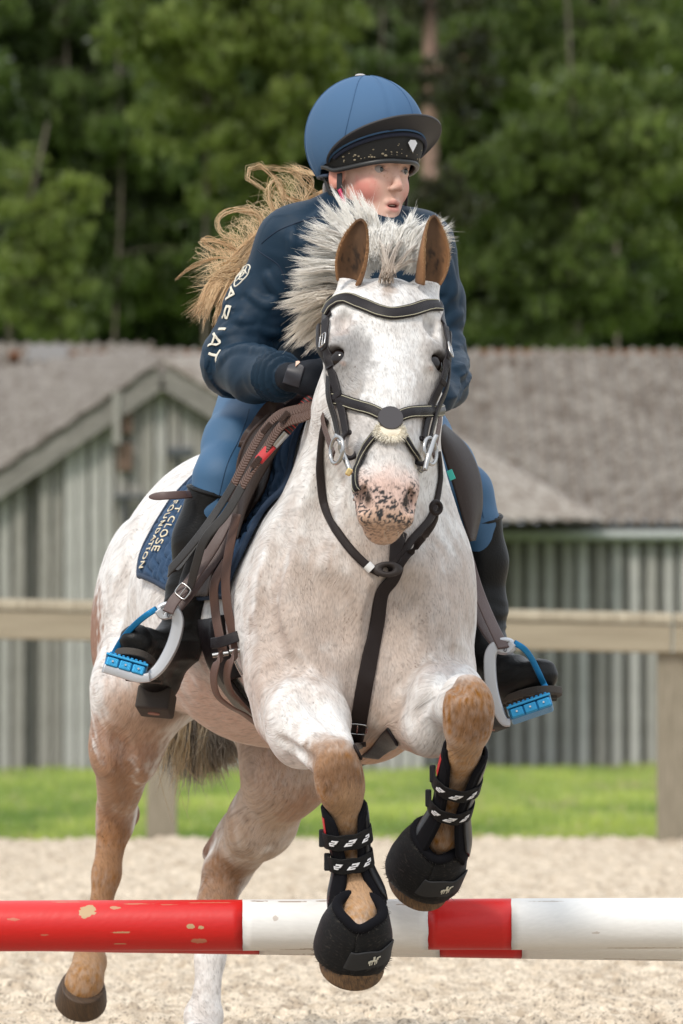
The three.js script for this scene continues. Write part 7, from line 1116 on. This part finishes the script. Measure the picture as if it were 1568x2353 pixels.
// ---------------------------------------------------------------- jump poles
{
  const paintT = (base, und, seed, chips) => tex(1024, (u, v) => {
    const a = tile(u, v, 7 + seed, 4), b = tile(u + 0.31, v + 0.1, 2.5, 3, 3, 0.6), c = n3(u * 40, v * 12, seed), d = n3(u * 140, v * 60, seed + 3);
    let q = mix3(base, base.map((k) => k * 0.965), clamp(0.5 + a * 1.2)); q = mix3(q, base.map((k) => k * 0.88 + 0.03), sstep(0.3, 0.55, b) * 0.2);
    for (const [cu, cv, ru, rv, k] of chips) { const e = Math.hypot((u - cu) / ru, (v - cv) / rv) + 0.55 * c + 0.35 * d; q = mix3(q, und, sstep(1, 0.85, e) * k); }
    return q;
  }, { color: true, m: 256 });
  const bumpT = tex(512, (u, v) => 0.5 + 0.5 * tile(u, v, 4, 3, 3, 1) + 0.3 * tile(u, v, 14, 2), { m: 128 });
  const red = [0.80, 0.09, 0.075], white = [0.92, 0.915, 0.90], wood = [0.72, 0.60, 0.44];
  const rm = (seed, chips, o = {}) => mat([1, 1, 1], 0.42, { map: paintT(red, wood, seed, chips), bumpMap: bumpT, bumpScale: 0.0005, ...o }), wm = (seed, chips) => mat([1, 1, 1], 0.4, { map: paintT(white, [0.5, 0.4, 0.33], seed, chips), bumpMap: bumpT, bumpScale: 0.0005 });
  // u runs along the pole (1 = one metre), v round it (0 at the top front, growing downwards)
  const seg = (A, B, x0, x1, r, wob) => { const n = Math.max(4, Math.round((x1 - x0) / 0.02)), P = [], U = [], I = [], m = 40; const T = B.clone().sub(A).normalize(), S = V(0, 1, 0).addScaledVector(T, -T.y).normalize(), N = T.clone().cross(S);
    for (let i = 0; i <= n; i++) { const x = lerp(x0, x1, i / n), c = A.clone().addScaledVector(T, (x - A.x) / T.x); for (let j = 0; j <= m; j++) { const th = j / m * 6.2832, R = r * (1 + 0.012 * n3(x * 5 + wob, Math.cos(th) * 1.5, Math.sin(th) * 1.5)) , q = c.clone().addScaledVector(S, Math.cos(th) * R).addScaledVector(N, Math.sin(th) * R); if (i === 0 || i === n) q.x += 0.0014 * n3(Math.cos(th) * 2.2, Math.sin(th) * 2.2, Math.round(x * 100)) + 0.0008 * n3(Math.cos(th) * 9, Math.sin(th) * 9, Math.round(x * 100)); P.push(q.x, q.y, q.z); U.push(x, j / m); } }
    for (let i = 0; i < n; i++) for (let j = 0; j < m; j++) { const q = i * (m + 1) + j; I.push(q, q + m + 1, q + 1, q + 1, q + m + 1, q + m + 2); }
    for (const [i, f] of [[0, 1], [n, 0]]) for (let j = 1; j < m - 1; j++) { const b = i * (m + 1); f ? I.push(b, b + j, b + j + 1) : I.push(b, b + j + 1, b + j); }
    const g = new THREE.BufferGeometry(); g.setAttribute('position', new THREE.Float32BufferAttribute(P, 3)); g.setAttribute('uv', new THREE.Float32BufferAttribute(U, 2)); g.setIndex(I); g.computeVertexNormals(); return g; };
  const pole = (label, d, yl, yr, cuts, seed) => {
    const A = at(0, yl, d), B = at(1568, yr, d), X = (x) => (x - 784) / F * d, o = thing('jump_pole', V(0.1, at(784, (yl + yr) / 2, d).y, -d), label, 'pole', 'striped jump poles');
    const xs = [X(-1500), X(cuts[0]), X(cuts[1]), X(cuts[2]), X(2900)], chipsR = [[0.502, 0.15, 0.016, 0.05, 1], [0.557, 0.12, 0.012, 0.016, 0.85], [0.703, 0.25, 0.009, 0.016, 1], [0.725, 0.255, 0.006, 0.012, 1], [0.567, 0.285, 0.02, 0.008, 0.9], [0.562, 0.37, 0.018, 0.007, 0.95], [0.72, 0.345, 0.016, 0.018, 0.7], [0.6, 0.08, 0.03, 0.008, 0.7], [0.75, 0.07, 0.05, 0.007, 0.6], [0.46, 0.05, 0.03, 0.01, 0.6], [0.66, 0.09, 0.02, 0.006, 0.6], [0.42, 0.30, 0.012, 0.006, 0.6], [0.36, 0.2, 0.012, 0.01, 0.6], [0.63, 0.44, 0.05, 0.006, 0.5]];
    const chipsW = [[0.84, 0.05, 0.02, 0.012, 0.8], [0.90, 0.06, 0.03, 0.009, 0.7], [0.97, 0.05, 0.02, 0.01, 0.6], [0.05, 0.2, 0.012, 0.02, 0.35], [0.12, 0.1, 0.02, 0.008, 0.5], [0.95, 0.44, 0.03, 0.012, 0.8], [0.9, 0.45, 0.03, 0.008, 0.6], [0.6, 0.44, 0.09, 0.006, 0.5], [0.4, 0.07, 0.04, 0.006, 0.4], [0.87, 0.2, 0.006, 0.02, 0.35], [0.5, 0.3, 0.01, 0.01, 0.3]];
    part('red_band', seg(A, B, xs[0], xs[1], 0.05, seed), rm(seed, chipsR), o); part('white_band', seg(A, B, xs[1] + 0.0004, xs[2], 0.0502, seed), wm(seed, chipsW), o); part('red_band', seg(A, B, xs[2] + 0.0004, xs[3], 0.05, seed), rm(seed + 1, [[0.2, 0.8, 0.02, 0.01, 0.4]]), o); part('white_band', seg(A, B, xs[3] + 0.0004, xs[4], 0.0502, seed), wm(seed + 2, chipsW.slice(3)), o);
  };
  pole('front red and white jump pole, chipped, crossing the picture under the pony', 12.1, 2127, 2121, [557, 982, 1173], 1);
  pole('second red and white jump pole showing just below the front one', 12.3, 2126, 2150, [596, 1010, 1198], 5);
}
renderer.render(scene, camera);
